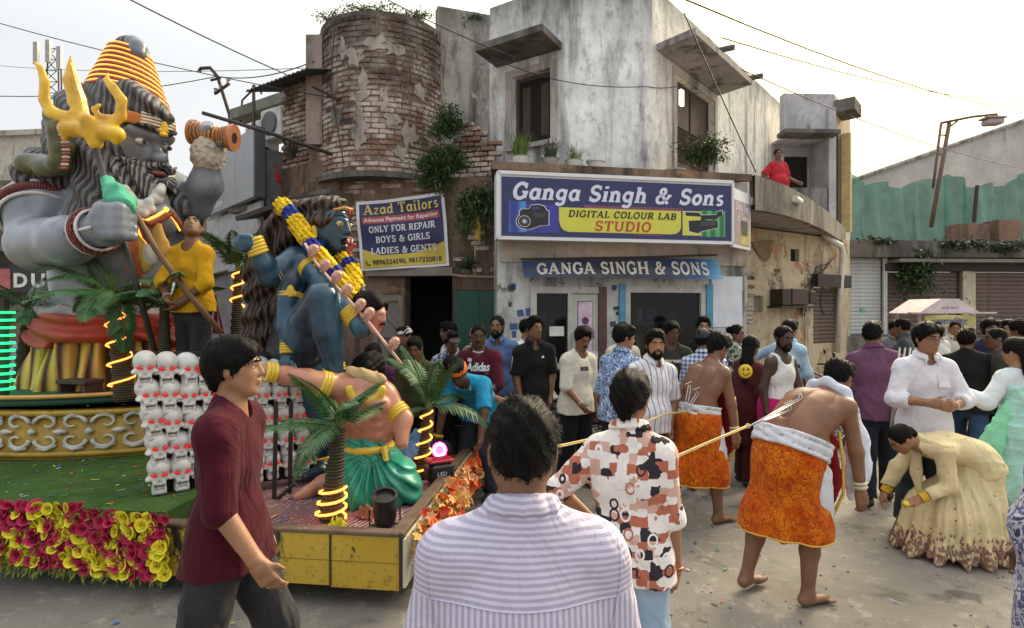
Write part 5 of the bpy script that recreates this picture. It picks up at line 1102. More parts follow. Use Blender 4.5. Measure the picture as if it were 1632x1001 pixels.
for i,(px,py,r,n) in enumerate(((1462,420,(.55,.3,.55),1500),(1400,392,(.5,.3,.1),420),(1590,402,(.9,.3,.16),700),(1520,398,(.6,.3,.14),480))):
	bush('roof_creeper',('vine hanging down in front of the brown shutter','weeds on the roof above the white shutter','weeds on the roof edge at the far right','weeds at the roof edge right of the vine')[i],at(px,py-(18 if i == 0 else 0),14.75),r,n,M_leafd if i else M_leaf,(.13,.07),80+i,'weeds on the shutter row',24,hang=(i == 0))
# overhead cables
for i,(pts,r,sg,lb) in enumerate(((((at(-60,20,10),at(540,158,8.75)),.008,.1,'thin cable sagging from upper left to the bay')),((at(170,-20,7),at(455,118,9.3)),.010,.03,'dark cable running diagonally across the upper left sky'),((at(-40,152,11),at(345,122,11)),.009,.15,'cable behind the trident reaching the electric pole'),((at(347,122,11),at(500,98,9)),.010,.12,'cable from the electric pole to the bay'),((at(600,-10,7.9),at(830,95,8.4)),.008,.05,'pale cable crossing the brick bay'),((at(1070,-10,8),at(1632,175,20)),.012,.3,'long cable crossing the bright right sky'),((at(1150,60,9.5),at(1640,160,20)),.010,.3,'second cable in the right sky'),((at(1090,20,8.6),at(1205,275,8.9)),.010,.02,'cable running down in front of the right facade'),((at(780,90,8.4),at(900,130,8.85),at(1030,138,9.0),at(1090,135,9.7)),.007,.04,'drooping wire across the white chamfer wall'),((at(535,20,8.55),at(527,140,8.55),at(548,262,8.55)),.010,.0,'wire hanging down the brick bay'),((at(0,105,14),at(500,108,9.5)),.006,.1,'faint wire level across the left sky'),((at(1180,110,11),at(1640,270,18)),.010,.25,'wire passing in front of the far hall'))):
	cable('cable',lb,pts,r,sg,group='overhead cables')
rs = random.Random(77)
for i in range(9):                                       # dry roots on the bay and window wall
	x,y = rs.uniform(640,720),rs.uniform(40,110)
	b = MB(); P = [at(x,y,8.85)]
	for k in range(6): x += rs.uniform(-9,9); y += rs.uniform(10,28); P.append(at(x,y,8.72+.04*k*(x > 690)))
	b.tube(P,[.008,.007,.006,.006,.005,.004,.003],5); tag(b.build('dry_root',M_stem,smooth=True),'dry root trailing down the sooty upper right of the brick bay','root','dry roots on the brick bay')
rs = random.Random(5)
for i in range(40):
	x = rs.uniform(1225,1420); p = at(x,rs.uniform(563,585),12.2); s_ = rs.uniform(.07,.22)
	b = MB(); b.ball((0,0,s_*.3),s_,7,5,(1,rs.uniform(.6,1),rs.uniform(.35,.6))); b.v = [(v[0]*(1+rs.gauss(0,.1)),v[1]*(1+rs.gauss(0,.1)),v[2]) for v in b.v]
	tag(b.build('rubble_stone',M_slab if i % 3 else M_brownwall,loc=(p.x,11.6+rs.random()*1.0-(.0),.0),rot=(0,0,rs.random()*6)),'grey broken stone in the rubble below the ochre wall','stone','rubble stones below the ochre wall')
# --- signs with their lettering
M_signw = plain('sign_white',(.70,.70,.72),.45,bump=0,var=.06); M_navy = plain('sign_navy',(.026,.030,.115),.35,bump=0,var=.12); M_ltxt = plain('letter_lilac_white',(.66,.67,.80),.4,bump=0,var=.05)
M_yel = plain('sign_yellow',(.62,.60,.07),.4,bump=0,var=.08); M_ink = plain('sign_black_ink',(.014,.014,.016),.4,bump=0); M_redtxt = plain('sign_red_ink',(.50,.06,.035),.4,bump=0)
FSg = Frame((-.194,7.60),(3.20,8.20)); GW = FSg.L; zt_,zb_ = 3.735,2.845
SG = thing('studio_sign','large blue box sign of the photo studio with white and yellow lettering','sign',FSg.w(GW/2,0,zb_))
fbox('box',FSg,0,GW,0,.3,zb_,zt_,M_signw,SG); U = lambda x: (x-50)*GW/1460; Vv = lambda y: zt_-(y-60)*.89/405
fbox('print_panel',FSg,U(72),U(1500),-.006,-.001,Vv(450),Vv(86),M_navy,SG)
for (a,b_,z0,z1,wd) in ((0,GW,zt_-.03,zt_+.02,.03),(0,GW,zb_-.02,zb_+.02,.03),(-.02,.03,zb_,zt_,.03),(GW-.02,GW+.015,zb_,zt_,.03)): fbox('frame_edge',FSg,a,b_,-.03,-.0065,z0+.0015,z1-.0015,M_signw,SG)
def print_poly(fr,name,pts,mat,parent,lift,uv):
	b = MB(); b.add([(uv[0](x),-lift,uv[1](y)) for x,y in pts],[tuple(range(len(pts)))[::-1]]); o = b.build(name,mat); return fr.put(o,0,0,0,parent=parent)
UV = (U,Vv)
t = NT('blue_glow_print'); g = t.wave(1.4,t.map(),'X',3); c = t.mix(t.ramp(g,(.2,0.),(.8,1.)),(.03,.05,.30),(.07,.24,.60)); M_bl = t.done(c,.4)
t = NT('green_print'); c = t.mix(t.ramp(t.wave(2.4,t.map(),'X',2),(.2,0.),(.8,1.)),(.03,.16,.05),(.10,.38,.13)); M_gr = t.done(c,.4)
M_vio = plain('violet_print',(.10,.04,.20),.4,bump=0,var=.3); M_mag = plain('plum_print',(.22,.06,.12),.4,bump=0,var=.3)
print_poly(FSg,'print',[(115,425),(115,235),(215,235),(215,425)],M_bl,SG,.0075,UV); print_poly(FSg,'print',[(215,425),(215,250),(410,250),(410,425)],plain('indigo_print',(.045,.045,.33),.4,bump=0,var=.3),SG,.0078,UV)
print_poly(FSg,'print',[(560,264),(560,246),(1180,246),(1180,264)],M_mag,SG,.0078,UV); print_poly(FSg,'print',[(1180,420),(1180,262),(1300,262),(1300,420)],M_yel,SG,.0078,UV); print_poly(FSg,'print',[(1300,425),(1300,255),(1460,255),(1460,425)],M_gr,SG,.0076,UV)
print_poly(FSg,'print',[(410,264),(1170,264),(1170,370),(1160,395),(1140,411),(1110,416),(465,416),(435,405),(418,380),(410,345)],M_yel,SG,.0085,UV)
def cam_icon(off,M_,lift,g):
	e = lambda pts: [(x+off[0],y+off[1]) for x,y in pts]
	cx,cy = 205,358; sc = lambda pts: [(255+(x-255)*g,335+(y-335)*g) for x,y in pts]
	print_poly(FSg,'camera_print',e(sc([(178,300),(185,285),(232,280),(246,258),(290,252),(322,262),(335,285),(348,292),(348,378),(300,382),(262,398),(220,410),(178,380)])),M_,SG,lift,UV)
	print_poly(FSg,'camera_print',e(sc([(cx+46*math.cos(a*.3142),cy+46*math.sin(a*.3142)) for a in range(20)])),M_,SG,lift+.0004,UV)
cam_icon((0,0),M_ltxt,.0088,1.05); cam_icon((0,0),M_ink,.0097,1.0)
for r_,m_ in ((36,M_signw),(33,M_ink),(20,plain('lens_grey',(.10,.12,.13),.3,bump=0)),(9,M_ltxt)): print_poly(FSg,'lens_print',[(205+r_*math.cos(a*.3142),358+r_*math.sin(a*.3142)) for a in range(20)],m_,SG,.0104+.0002*(40-r_)/8,UV)
print_poly(FSg,'camera_print',[(250,272),(285,266),(290,280),(252,286)],M_bl,SG,.0104,UV); print_poly(FSg,'camera_print',[(262,305),(330,300),(330,330),(262,335)],plain('cam_grey',(.05,.05,.055),.4,bump=0),SG,.0104,UV)
VC = [[(1197,268),(1290,270),(1296,286),(1400,280),(1412,258),(1438,252),(1442,280),(1414,296),(1406,306),(1330,312),(1300,296),(1200,292)],[(1218,325),(1300,318),(1410,318),(1412,365),(1300,392),(1285,406),(1262,402),(1222,392)]]
for pl in VC: print_poly(FSg,'camcorder_print',[(1310+(x-1310)*1.03,330+(y-330)*1.06) for x,y in pl],M_ltxt,SG,.0088,UV); print_poly(FSg,'camcorder_print',pl,M_ink,SG,.0096,UV)
print_poly(FSg,'camcorder_print',[(1300,325),(1395,325),(1395,350),(1300,358)],plain('cam_grey',(.05,.05,.055)),SG,.0102,UV); print_poly(FSg,'camcorder_print',[(1300,300),(1330,300),(1322,320),(1296,320)],M_ink,SG,.0099,UV)
def serif_at(fr,txt,x0,x1,yb,cap,mat,parent,uv,sh=.2,wt=1.,lift=.012,name='lettering'):
	me,w = serif_mesh(txt,cap,sh,1.0,wt); xs = [v.co.x for v in me.vertices]; a,b_ = min(xs),max(xs); W_ = uv[0](x1)-uv[0](x0)
	for v in me.vertices: v.co.x = (v.co.x-a)*W_/(b_-a)
	return fr.letters(me,mat,uv[0](x0),uv[1](yb),-lift,parent,name=name)
serif_at(FSg,'Ganga Singh & Sons',138,1447,221,.222,M_ltxt,SG,UV,.22,1.2,.012)
serif_at(FSg,'DIGITAL COLOUR LAB',465,1138,322,.092,M_ink,SG,UV,.18,1.0,.012)
serif_at(FSg,'STUDIO',627,978,405,.138,M_redtxt,SG,UV,.12,1.0,.012)
for k in range(7): print_poly(FSg,'phone_print',[(870+k*26,423),(888+k*26,423),(888+k*26,427),(870+k*26,427)],M_redtxt,SG,.0096,UV)
FSd = Frame((3.215,8.215),(3.70,8.76)); SD = thing('side_sign','narrow faded end panel at the right of the blue studio sign','sign',FSd.w(.3,0,2.8))
fbox('panel',FSd,.012,FSd.L,0,.05,2.80,3.66,M_signw,SD); fbox('print',FSd,.06,FSd.L-.05,-.006,-.001,2.85,3.5,plain('faded_mauve',(.36,.27,.25),.5,bump=0,var=.2),SD); fbox('print',FSd,.3,FSd.L-.06,-.01,-.0065,2.86,3.1,plain('faded_yellow_print',(.55,.42,.12),.5,bump=0),SD); fbox('print',FSd,.32,.56,-.0135,-.0105,3.0,3.22,M_ink,SD)
me,w_ = serif_mesh('Ganga Singh',.11,.2,1,.9); FSd.letters(fit_w(me,.56),M_ltxt,.08,3.36,-.012,SD); me,w_ = serif_mesh('& Sons',.12,.2,1,.9); FSd.letters(fit_w(me,.4),M_ltxt,.16,3.2,-.012,SD)
# lower shop sign: a sagging printed strip tilted forward
FL2 = Frame((FS.w(FS.hit(829),-.12,0).x,FS.w(FS.hit(829),-.12,0).y),(FS.w(FS.hit(1137),-.12,0).x,FS.w(FS.hit(1137),-.12,0).y)); LW = FL2.L
LS = thing('shop_name_sign','sagging dark blue strip sign with cream capitals over the shop door','sign',FL2.w(LW/2,0,2.3))
def strip(u,v): return Vector((u*LW,-.14*(1-v)+.012*math.sin(u*13+v*2),2.33+.235*v+.055*math.sin(u*2.2)*(v*.7+.3)-.05*u*0+.05*u*(v-.2)))
def grid(fn,nu,nv,u0=0,u1=1,v0=0,v1=1):
	b = MB(); b.v = [tuple(fn(u0+(u1-u0)*i/nu,v0+(v1-v0)*j/nv)) for i in range(nu+1) for j in range(nv+1)]
	b.f = [(i*(nv+1)+j,(i+1)*(nv+1)+j,(i+1)*(nv+1)+j+1,i*(nv+1)+j+1) for i in range(nu) for j in range(nv)]; b.mi = [0]*len(b.f); return b
t = NT('strip_print'); x = t.sep()[0]; c = t.ramp(t.math('MULTIPLY',x,1/LW),(0.,(.035,.06,.16)),(.22,(.02,.028,.075)),(.42,(.035,.035,.05)),(.7,(.02,.03,.085)),(.88,(.03,.08,.22)),(.97,(.09,.30,.52)),(1.,(.15,.4,.6)))
c = t.mix(t.math('MULTIPLY',t.ramp(t.noise(3,t.map(sc=(1,1,4)),5),(.5,0.),(.65,1.)),.45),c,(.09,.09,.10))
FL2.put(grid(strip,40,5).build('print',t.done(c,.4),smooth=True),0,0,0,parent=LS)
def warp_letters(me,fn,u0,u1,v0,v1,lift):
	xs = [v.co.x for v in me.vertices]; a,b_ = min(xs),max(xs); capz = max(v.co.y for v in me.vertices); zz = min(v.co.y for v in me.vertices)
	zz = 0 if zz > -.3*capz else 0
	for v in me.vertices:
		p = fn(u0+(v.co.x-a)/(b_-a)*(u1-u0),v0+v.co.y/capz*(v1-v0)); v.co = (p.x,p.y-lift-v.co.z,p.z)
	return me
me,w_ = serif_mesh('GANGA SINGH & SONS',.2,.05,1,1.1); FL2.put(link('lettering',warp_letters(me,strip,.065,.935,.2,.86,.006),plain('cream_letter',(.66,.62,.52),.5,bump=0)),0,0,0,parent=LS)
b = MB(); b.tube([FL2.w(.0,.05,2.60),FL2.w(LW*.6,.05,2.66),FL2.w(LW,.03,2.72)],.016,6); par(b.build('batten',M_wood),LS)
# tailor's banner
BN = thing('tailor_banner','blue and yellow tailor shop banner hung crooked on the brown wall','banner',FW.w(FW.hit(645),-.1,FW.zat(645,432)))
q00,q10,q11,q01 = [(FW.hit(px),FW.zat(px,py)) for px,py in ((580,433),(718,424),(711,308),(571,324))]
def ban(u,v):
	s_ = (1-u)*(1-v)*q00[0]+u*(1-v)*q10[0]+u*v*q11[0]+(1-u)*v*q01[0]; z = (1-u)*(1-v)*q00[1]+u*(1-v)*q10[1]+u*v*q11[1]+(1-u)*v*q01[1]
	return Vector((s_,-.10-.018*math.sin(5*u+3*v)-.012*math.sin(14*u-6*v)*(.4+u)-.01*math.sin(11*v+4*u),z-.012*math.sin(PI*u)*v))
FW.put(grid(ban,34,22).build('cloth_edge',M_signw,smooth=True),0,0,0,parent=BN)
lifted = lambda k: (lambda u,v: ban(u,v)-Vector((0,k,0)))
FW.put(grid(lifted(.004),30,20,.035,.965,.035,.955).build('print',plain('banner_navy',(.022,.026,.10),.4,bump=0,var=.2),smooth=True),0,0,0,parent=BN)
yb = MB(); NU = 30
for i in range(NU+1):
	u = .035+.93*i/NU; top = .33-.5*u if u < .25 else (.205+.02*(u-.25) if u < .62 else .212+.30*(u-.62)**1.25*1.6)
	for j in range(5): p = lifted(.008)(u,.035+(top-.035)*j/4); yb.v.append(tuple(p))
yb.f = [(i*5+j,(i+1)*5+j,(i+1)*5+j+1,i*5+j+1) for i in range(NU) for j in range(4)]; yb.mi = [0]*len(yb.f)
FW.put(yb.build('yellow_print',plain('banner_yellow',(.55,.43,.06),.45,bump=0,var=.15),smooth=True),0,0,0,parent=BN)
rp = grid(lifted(.007),24,3,.06,.93,.665,.765); FW.put(rp.build('red_strip',plain('banner_red',(.42,.06,.07),.45,bump=0),smooth=True),0,0,0,parent=BN)
M_gold = plain('banner_gold',(.66,.52,.12),.45,bump=0)
for txt,u0,u1,v0,v1,m,kind in (('Azad Tailors',.08,.93,.80,.945,M_gold,'s'),('ONLY FOR REPAIR',.13,.88,.535,.63,M_signw,'s'),('BOYS & GIRLS',.20,.81,.385,.48,M_signw,'s'),('LADIES & GENTS',.14,.87,.225,.32,M_signw,'s'),('Advance Payment for Repairing',.08,.91,.69,.75,M_signw,'f'),('9896524590, 9817320818',.15,.92,.075,.145,M_ink,'f')):
	me = serif_mesh(txt,.1,.0,1,1.0)[0] if kind == 's' else font_mesh(txt,.1,bold=.002)[0]
	FW.put(link('lettering',warp_letters(me,ban,u0,u1,v0,v1,.013),m),0,0,0,parent=BN)
b = MB(); pc = lambda u,v: Vector(ban(u,v))-Vector((0,.013,0))
b.tube([pc(.075,.14),pc(.07,.105),pc(.10,.075),pc(.125,.08)],.008,5); FW.put(b.build('phone_mark',M_ink),0,0,0,parent=BN)
for u,v,du,dv in ((0,1,-.12,.1),(1,1,.1,.12),(1,.4,.35,.12)):
	p,q_ = ban(u,v),ban(u,v)+Vector((du,.08,dv)); b = MB(); b.tube([p,q_],.004,4); FW.put(b.build('string',M_stem),0,0,0,parent=BN)
# pennant on a stick
pn = thing('pennant','small yellow pennant rolled on a stick between banner and studio sign','flag',at(757,440,8.35)); b = MB(); b.tube([at(757,440,8.35)-pn.location,at(757,335,8.35)-pn.location],.01,6); b.build('stick',plain('bamboo',(.42,.30,.16),.7),pn)
b = MB(); o_ = pn.location; b.add([at(760,336,8.33)-o_,at(766,362,8.30)-o_,at(764,385,8.33)-o_,at(757,380,8.30)-o_,at(755,360,8.36)-o_],[(0,1,2,3,4)]); b.build('flag',plain('ochre_flag',(.5,.33,.06),.8),pn)
# --- the parade float: platform
FO = Vector((-.684,3.5,0)); EX = Vector((.993,-.119,0)); EY = Vector((.119,.993,0)); FA = math.atan2(EX.y,EX.x)
def fl(a,b,z=0): return FO+EX*a+EY*b+Vector((0,0,z))
def aof(px): k = (px-CX)/F; return (k*FO.y-FO.x)/(EX.x-k*EX.y)
M_fyel = None
def m_fpanel():
	t = NT('scuffed_yellow_panel'); W_ = t.world(); n = t.noise(3.2,W_,8,.7,.5)
	c = t.mix(t.ramp(t.noise(1.5,W_),(.3,0.),(.7,1.)),(.44,.29,.025),(.56,.38,.04)); z = t.sep(W_)[2]
	c = t.mix(t.ramp(n,(.57,0.),(.61,1.)),c,(.025,.02,.016)); c = t.mix(t.math('MULTIPLY',t.ramp(t.noise(26,W_,6,.7),(.56,0.),(.64,1.)),.5),c,(.10,.07,.03))
	return t.done(c,.5,0,t.bump(t.noise(30,W_),.2,.004))
M_fyel = m_fpanel(); M_rim = plain('worn_brown_rim',(.13,.082,.055),.7,var=.4,wear=((.30,.22,.15),9,.62))
def m_turf():
	t = NT('artificial_turf'); W_ = t.world(); c = t.mix(t.ramp(t.noise(5,W_,5),(.3,0.),(.7,1.)),(.022,.065,.014),(.065,.13,.03)); c = t.mix(t.math('MULTIPLY',t.ramp(t.noise(140,W_,3),(.4,0.),(.7,1.)),.6),c,(.10,.19,.05))
	return t.done(c,.9,0,t.bump(t.noise(170,W_,3),1,.012),.15)
def m_carpet():
	t = NT('patterned_carpet'); v = t.map(rot=(0,0,.3)); w1 = t.wave(9,v,'X',1.5); w2 = t.wave(22,v,'Y',2.5); vo = t.vor(22,v)
	c = t.ramp(t.noise(4,v,4),(.35,(.20,.035,.05)),(.5,(.15,.03,.12)),(.65,(.28,.07,.07)))
	c = t.mix(t.ramp(w1,(.62,0.),(.68,1.)),c,(.36,.27,.22)); c = t.mix(t.ramp(vo,(.22,1.),(.28,0.)),c,(.42,.33,.28)); c = t.mix(t.math('MULTIPLY',t.ramp(w2,(.7,0.),(.8,1.)),.6),c,(.06,.02,.03))
	return t.done(c,.95,0,t.bump(t.noise(90),.4,.005))
M_turf = m_turf()
PF = thing('float_platform','low parade float platform with scuffed yellow side panels and turf','parade float',fl(-1.5,1.2,0))
def fbx(name,a0,a1,b0,b1,z0,z1,mat,parent=None,bev=0):
	q = MB(); q.box((0,0,0),(a1-a0,b1-b0,z1-z0),bev=bev); o = q.build(name,mat); o.matrix_basis = Matrix.Translation(fl((a0+a1)/2,(b0+b1)/2,(z0+z1)/2)) @ Matrix.Rotation(FA,4,'Z'); return par(o,parent or PF)
fbx('side_panel',-.46,0,0,.04,.13,.462,M_fyel); fbx('side_panel',-1.6,-.465,0,.04,.14,.462,M_fyel); fbx('side_panel',-.04,-.0,.045,2.6,.13,.462,M_fyel)
fbx('rim',-1.6,-.02,-.012,.07,.464,.49,M_rim,bev=.006); fbx('rim',-.075,.012,.0,2.64,.4645,.493,M_rim,bev=.006)
fbx('corner_strip',-.012,.018,-.016,.03,.12,.47,plain('corner_black',(.03,.025,.02),.6)); fbx('joint_strip',-.468,-.456,-.008,-.002,.14,.462,plain('joint_black',(.04,.032,.02),.6))
fbx('seam',-1.6,-.02,-.003,-.001,.298,.300,plain('seam_brown',(.14,.09,.02)))
fbx('deck',-1.7,-.08,.05,2.6,.36,.42,m_carpet())
fbx('deck_frame',-4.6,-.05,.2,2.9,.2,.34,M_iron); fbx('turf_deck',-4.6,-1.62,.03,2.9,.345,.54,M_turf); fbx('end_panel',-1.65,-.05,2.61,2.66,.13,.62,plain('maroon_board',(.09,.03,.035),.7))
for a_,b_ in ((-.36,.28),(-3.9,.3),(-.4,2.3)):
	r_ = empty('castor'); r_.matrix_basis = Matrix.Translation(fl(a_,b_,0)) @ Matrix.Rotation(FA,4,'Z'); par(r_,PF)
	q = MB(); q.lathe([(.001,-.025),(.05,-.025),(.07,-.018),(.07,.018),(.05,.025),(.001,.025)],18,c=(0,0,.07),rot=Matrix.Rotation(R(90),3,'Y')); autosmooth(q.build('wheel',plain('castor_rubber',(.30,.28,.26),.6),r_,True))
	q = MB(); q.box((.04,0,.12),(.012,.05,.13)); q.box((-.04,0,.12),(.012,.05,.13)); q.box((0,0,.19),(.1,.09,.02)); tag(q.build('fork',M_iron,r_),kind='stuff')
# garlands of artificial flowers
def rose(col,name):
	rs = random.Random(hash(name) % 97); b = MB()
	for L,(n,r0,op,h) in enumerate(((3,.010,.15,.030),(5,.020,.5,.032),(6,.030,1.0,.026))):
		for i in range(n):
			a = 2*PI*i/n+L*.5; d = Vector((math.cos(a),math.sin(a),0)); t = Vector((-math.sin(a),math.cos(a),0)); w = r0*1.05
			p0 = d*r0*.3; p1 = d*r0*(.6+op*.3)+Vector((0,0,h*.6)); p2 = d*r0*(.7+op*.8)+Vector((0,0,h*(1-.35*op)+rs.uniform(-.003,.003)))
			b.add([p0-t*w*.4,p0+t*w*.4,p1+t*w,p2+t*w*.6,p2-t*w*.6,p1-t*w],[(0,1,2,5),(5,2,3,4)])
	me = b.mesh('flower',True); me.materials.append(plain(name,col,.75,var=.25,vs=40,rand=.35 if name.startswith('petal') else .1,bump=0)); return me
def lily(col,name):
	b = MB()
	for i in range(6):
		a = 2*PI*i/6; d = Vector((math.cos(a),math.sin(a),0)); t = Vector((-math.sin(a),math.cos(a),0)); w = .011
		b.add([Vector((0,0,0)),d*.018+Vector((0,0,.02))+t*w,d*.038+Vector((0,0,.018)),d*.018+Vector((0,0,.02))-t*w],[(0,1,2,3)])
	me = b.mesh('flower',True); me.materials.append(plain(name,col,.75,var=.25,vs=40,rand=.12,bump=0)); return me
ROSE = {k: rose(c,'petal_'+k) for k,c in (('yellow',(.80,.68,.02)),('pink',(.46,.010,.07)))}
LILY = [lily(c,'petal_'+n) for n,c in (('orange',(.85,.17,.02)),('peach',(.85,.42,.18)),('red',(.70,.05,.02)),('apricot',(.85,.50,.12)))]
LILYB = [rose(c,'bloom_'+n) for n,c in (('orange',(.80,.15,.02)),('peach',(.82,.40,.16)))]
GF = thing('flower_garland','skirt of yellow and magenta artificial roses along the front edge of the turf','garland',fl(-3,-.02,.13)); rs = random.Random(12); lv = MB(); cnt = 0
aL,aR = aof(-40),aof(276); ncol = 33
for c in range(ncol):
	a_ = aL+(aR-aL)*(c+.5)/ncol; px = CX+F*fl(a_,0).x/fl(a_,0).y
	for r_ in range(9):
		z = .555-.045*r_-rs.uniform(0,.015)+ (-.01 if px > 150 else .03)
		if z < .17: continue
		blk = int((px+55)/62); yel = (blk % 2 == 0) ^ (r_ >= 4 and rs.random() < .8) ^ (rs.random() < .08)
		o = link('flower',ROSE['yellow' if yel else 'pink'],None,scale=rs.uniform(.85,1.25)); p = fl(a_+rs.uniform(-.03,.03),-.045-rs.uniform(0,.03),z)
		o.matrix_basis = Matrix.Translation(p) @ Euler((R(82)+rs.gauss(0,.35),rs.gauss(0,.3),rs.uniform(-.4,.4)+FA),'XYZ').to_matrix().to_4x4() @ Matrix.Rotation(rs.random()*6,4,'Z') @ Matrix.Diagonal((rs.uniform(.7,1.05),)*3+(1,)); par(o,GF); cnt += 1
for i in range(1500):
	a_ = rs.uniform(aL,aR); z = rs.uniform(.13,.57); p = fl(a_,-.02-rs.uniform(0,.04),z); leaf_blade(lv,p,Vector((rs.gauss(0,.6),-.5,rs.gauss(-.7 if z < .25 else 0,.6))),Vector((0,-1,.3)),rs.uniform(.03,.07),.016)
tag(par(lv.build('leaves',plain('garland_leaf',(.20,.24,.02),.6,var=.5,vs=30,bump=0)),GF),kind='stuff')
GR = thing('flower_garland','garland of orange and peach lilies along the right edge of the platform','garland',fl(.05,1.2,.3)); lv = MB()
for i in range(299):
	b_ = 2.62*rs.random()**.9; fl_m = rs.choice(LILY+LILY+LILYB); o = link('flower',fl_m,None); z = rs.uniform(.19,.50)+.02*math.sin(b_*9); w_ = .02+.11*rs.random()
	p = fl(.035+w_,b_,z); o.matrix_basis = Matrix.Translation(p) @ Euler((rs.gauss(.2,.5),R(50)+rs.gauss(0,.5),rs.gauss(-.5,.5)),'XYZ').to_matrix().to_4x4() @ Matrix.Rotation(rs.random()*6,4,'Z') @ Matrix.Diagonal((rs.uniform(1.0,1.6)*(.62 if fl_m in LILYB else 1),)*3+(1,)); par(o,GR)
for i in range(1300):
	b_ = rs.uniform(0,2.65); z = rs.uniform(.12,.5); p = fl(.03+rs.uniform(0,.06),b_,z); leaf_blade(lv,p,Vector((.6,rs.gauss(-.3,.6),rs.gauss(-.3,.6))),Vector((1,0,.3)),rs.uniform(.03,.065),.014)
tag(par(lv.build('leaves',plain('garland_leaf_olive',(.26,.27,.05),.6,var=.6,vs=30,bump=0)),GR),kind='stuff')
par(fbx('backing_strip',.014,.03,-.02,2.62,.16,.46,plain('garland_backing',(.5,.48,.40),.7),GR),GR)
# tiered round stage
TC = Vector((-4.3,7.2,0)); TR = 2.2; TZ0,TZ1 = .60,.985
ST = thing('round_stage','round turf stage with gold and white lattice fascia under the big statue','stage',TC)
q = MB(); q.lathe([(.001,0),(TR,0)],96); q.build('turf_top',M_turf,ST,loc=(0,0,TZ1+.012))
q = MB(); q.lathe([(TR-.02,.34),(TR-.02,.56),(TR-.02,TZ1),(.001,TZ1)],96); q.build('drum',plain('fascia_gold',(.40,.25,.03),.5,var=.3,wear=((.20,.12,.02),7,.6)),ST,True)
def tpt(u,z,r=TR): a = R(-60)+u*R(120); return Vector((math.sin(a)*r,-math.cos(a)*r,z))
M_fw = plain('fascia_white',(.55,.54,.50),.6); ARC = TR*R(120); cellw = .47; NC = int(ARC/cellw)
def swirl(cx,flip,zf):                                 # one scroll of the cut-out lattice
	zc = (TZ0+TZ1)/2; H = (TZ1-TZ0)/2; P = []
	for i in range(14): a = i*.42; r_ = .11*(1-i/17); P.append((cx+flip*(.035+r_*math.cos(a)),zc+zf*(.075+r_*.8*math.sin(a)*.95)))
	return P
for c in range(NC):
	cx = (c+.5)*cellw; sw_ = MB()
	for fp_ in (-1,1):
		for zf in (-1,1):
			P = swirl(cx+fp_*.07,fp_,zf); sw_.tube([tpt(x/ARC,z,TR+.001) for x,z in P],[.020-.0009*i for i in range(len(P))],5,flat=1)
			sw_.tube([tpt((cx+fp_*.19)/ARC,(TZ0+TZ1)/2+zf*.145,TR),tpt((cx+fp_*.11)/ARC,(TZ0+TZ1)/2+zf*.155,TR+.004),tpt((cx+fp_*.03)/ARC,(TZ0+TZ1)/2+zf*.12,TR)],[.012,.022,.01],5)
	sw_.tube([tpt((cx-.06)/ARC,(TZ0+TZ1)/2,TR),tpt(cx/ARC,(TZ0+TZ1)/2,TR+.003),tpt((cx+.06)/ARC,(TZ0+TZ1)/2,TR)],[.01,.03,.01],5)
	sw_.tube([tpt((cx+.235-.03)/ARC,(TZ0+TZ1)/2,TR),tpt((cx+.235)/ARC,(TZ0+TZ1)/2,TR+.003),tpt((cx+.235+.03)/ARC,(TZ0+TZ1)/2,TR)],[.012,.04,.012],5)
	tag(sw_.build('lattice_scroll',M_fw,ST,True),kind='stuff')
for z in (TZ0-.01,TZ1-.03):
	q = MB(); q.tube([tpt(i/48,z,TR-.005) for i in range(49)],.028,6); q.build('moulding',plain('fascia_gold',(.40,.25,.03)),ST,True)
q = MB(); q.lathe([(1.55,0),(1.6,.02),(1.6,.07),(1.5,.09),(.001,.09)],64); q.build('turntable',plain('green_turntable',(.02,.09,.055),.6),ST,True,loc=(-.25,-.6,TZ1+.02))
q = MB(); q.tube([tpt(i/40,0,1.62) for i in range(41)],.022,6); q.build('gold_rim',plain('gold_rim',(.62,.36,.10),.4,.2),ST,True,loc=(-.25,-.6,TZ1+.115))
rs = random.Random(44); cf = [plain('confetti_'+n,c,.5,bump=0) for n,c in (('green',(.05,.35,.12)),('violet',(.2,.08,.35)),('red',(.5,.04,.05)),('silver',(.5,.5,.5)),('yellow',(.6,.5,.06)),('blue',(.05,.15,.4)))]
def confetti(name,label,n,place,mats):
	for k,m in enumerate(mats):
		b = MB()
		for i in range(n):
			p = place(); a = rs.random()*6; u = Vector((math.cos(a),math.sin(a),rs.uniform(-.2,.2)))*rs.uniform(.008,.03); v = Vector((-math.sin(a),math.cos(a),rs.uniform(-.2,.2)))*rs.uniform(.003,.008); b.quad(p-u-v,p+u-v,p+u+v,p-u+v)
		tag(b.build(name,m),label,'confetti',kind='stuff')
confetti('confetti','scraps of confetti on the turf deck',26,lambda: fl(rs.uniform(-4,-1.7),rs.uniform(.1,1.2),.549),cf)
confetti('confetti','scraps of confetti on the round stage',14,lambda: TC+tpt(rs.uniform(.2,.85),TZ1+.024,rs.uniform(1.65,2.15)),cf)
confetti('confetti','scraps of confetti on the carpet deck',14,lambda: fl(rs.uniform(-1.5,-.2),rs.uniform(.1,2.3),.429),cf)
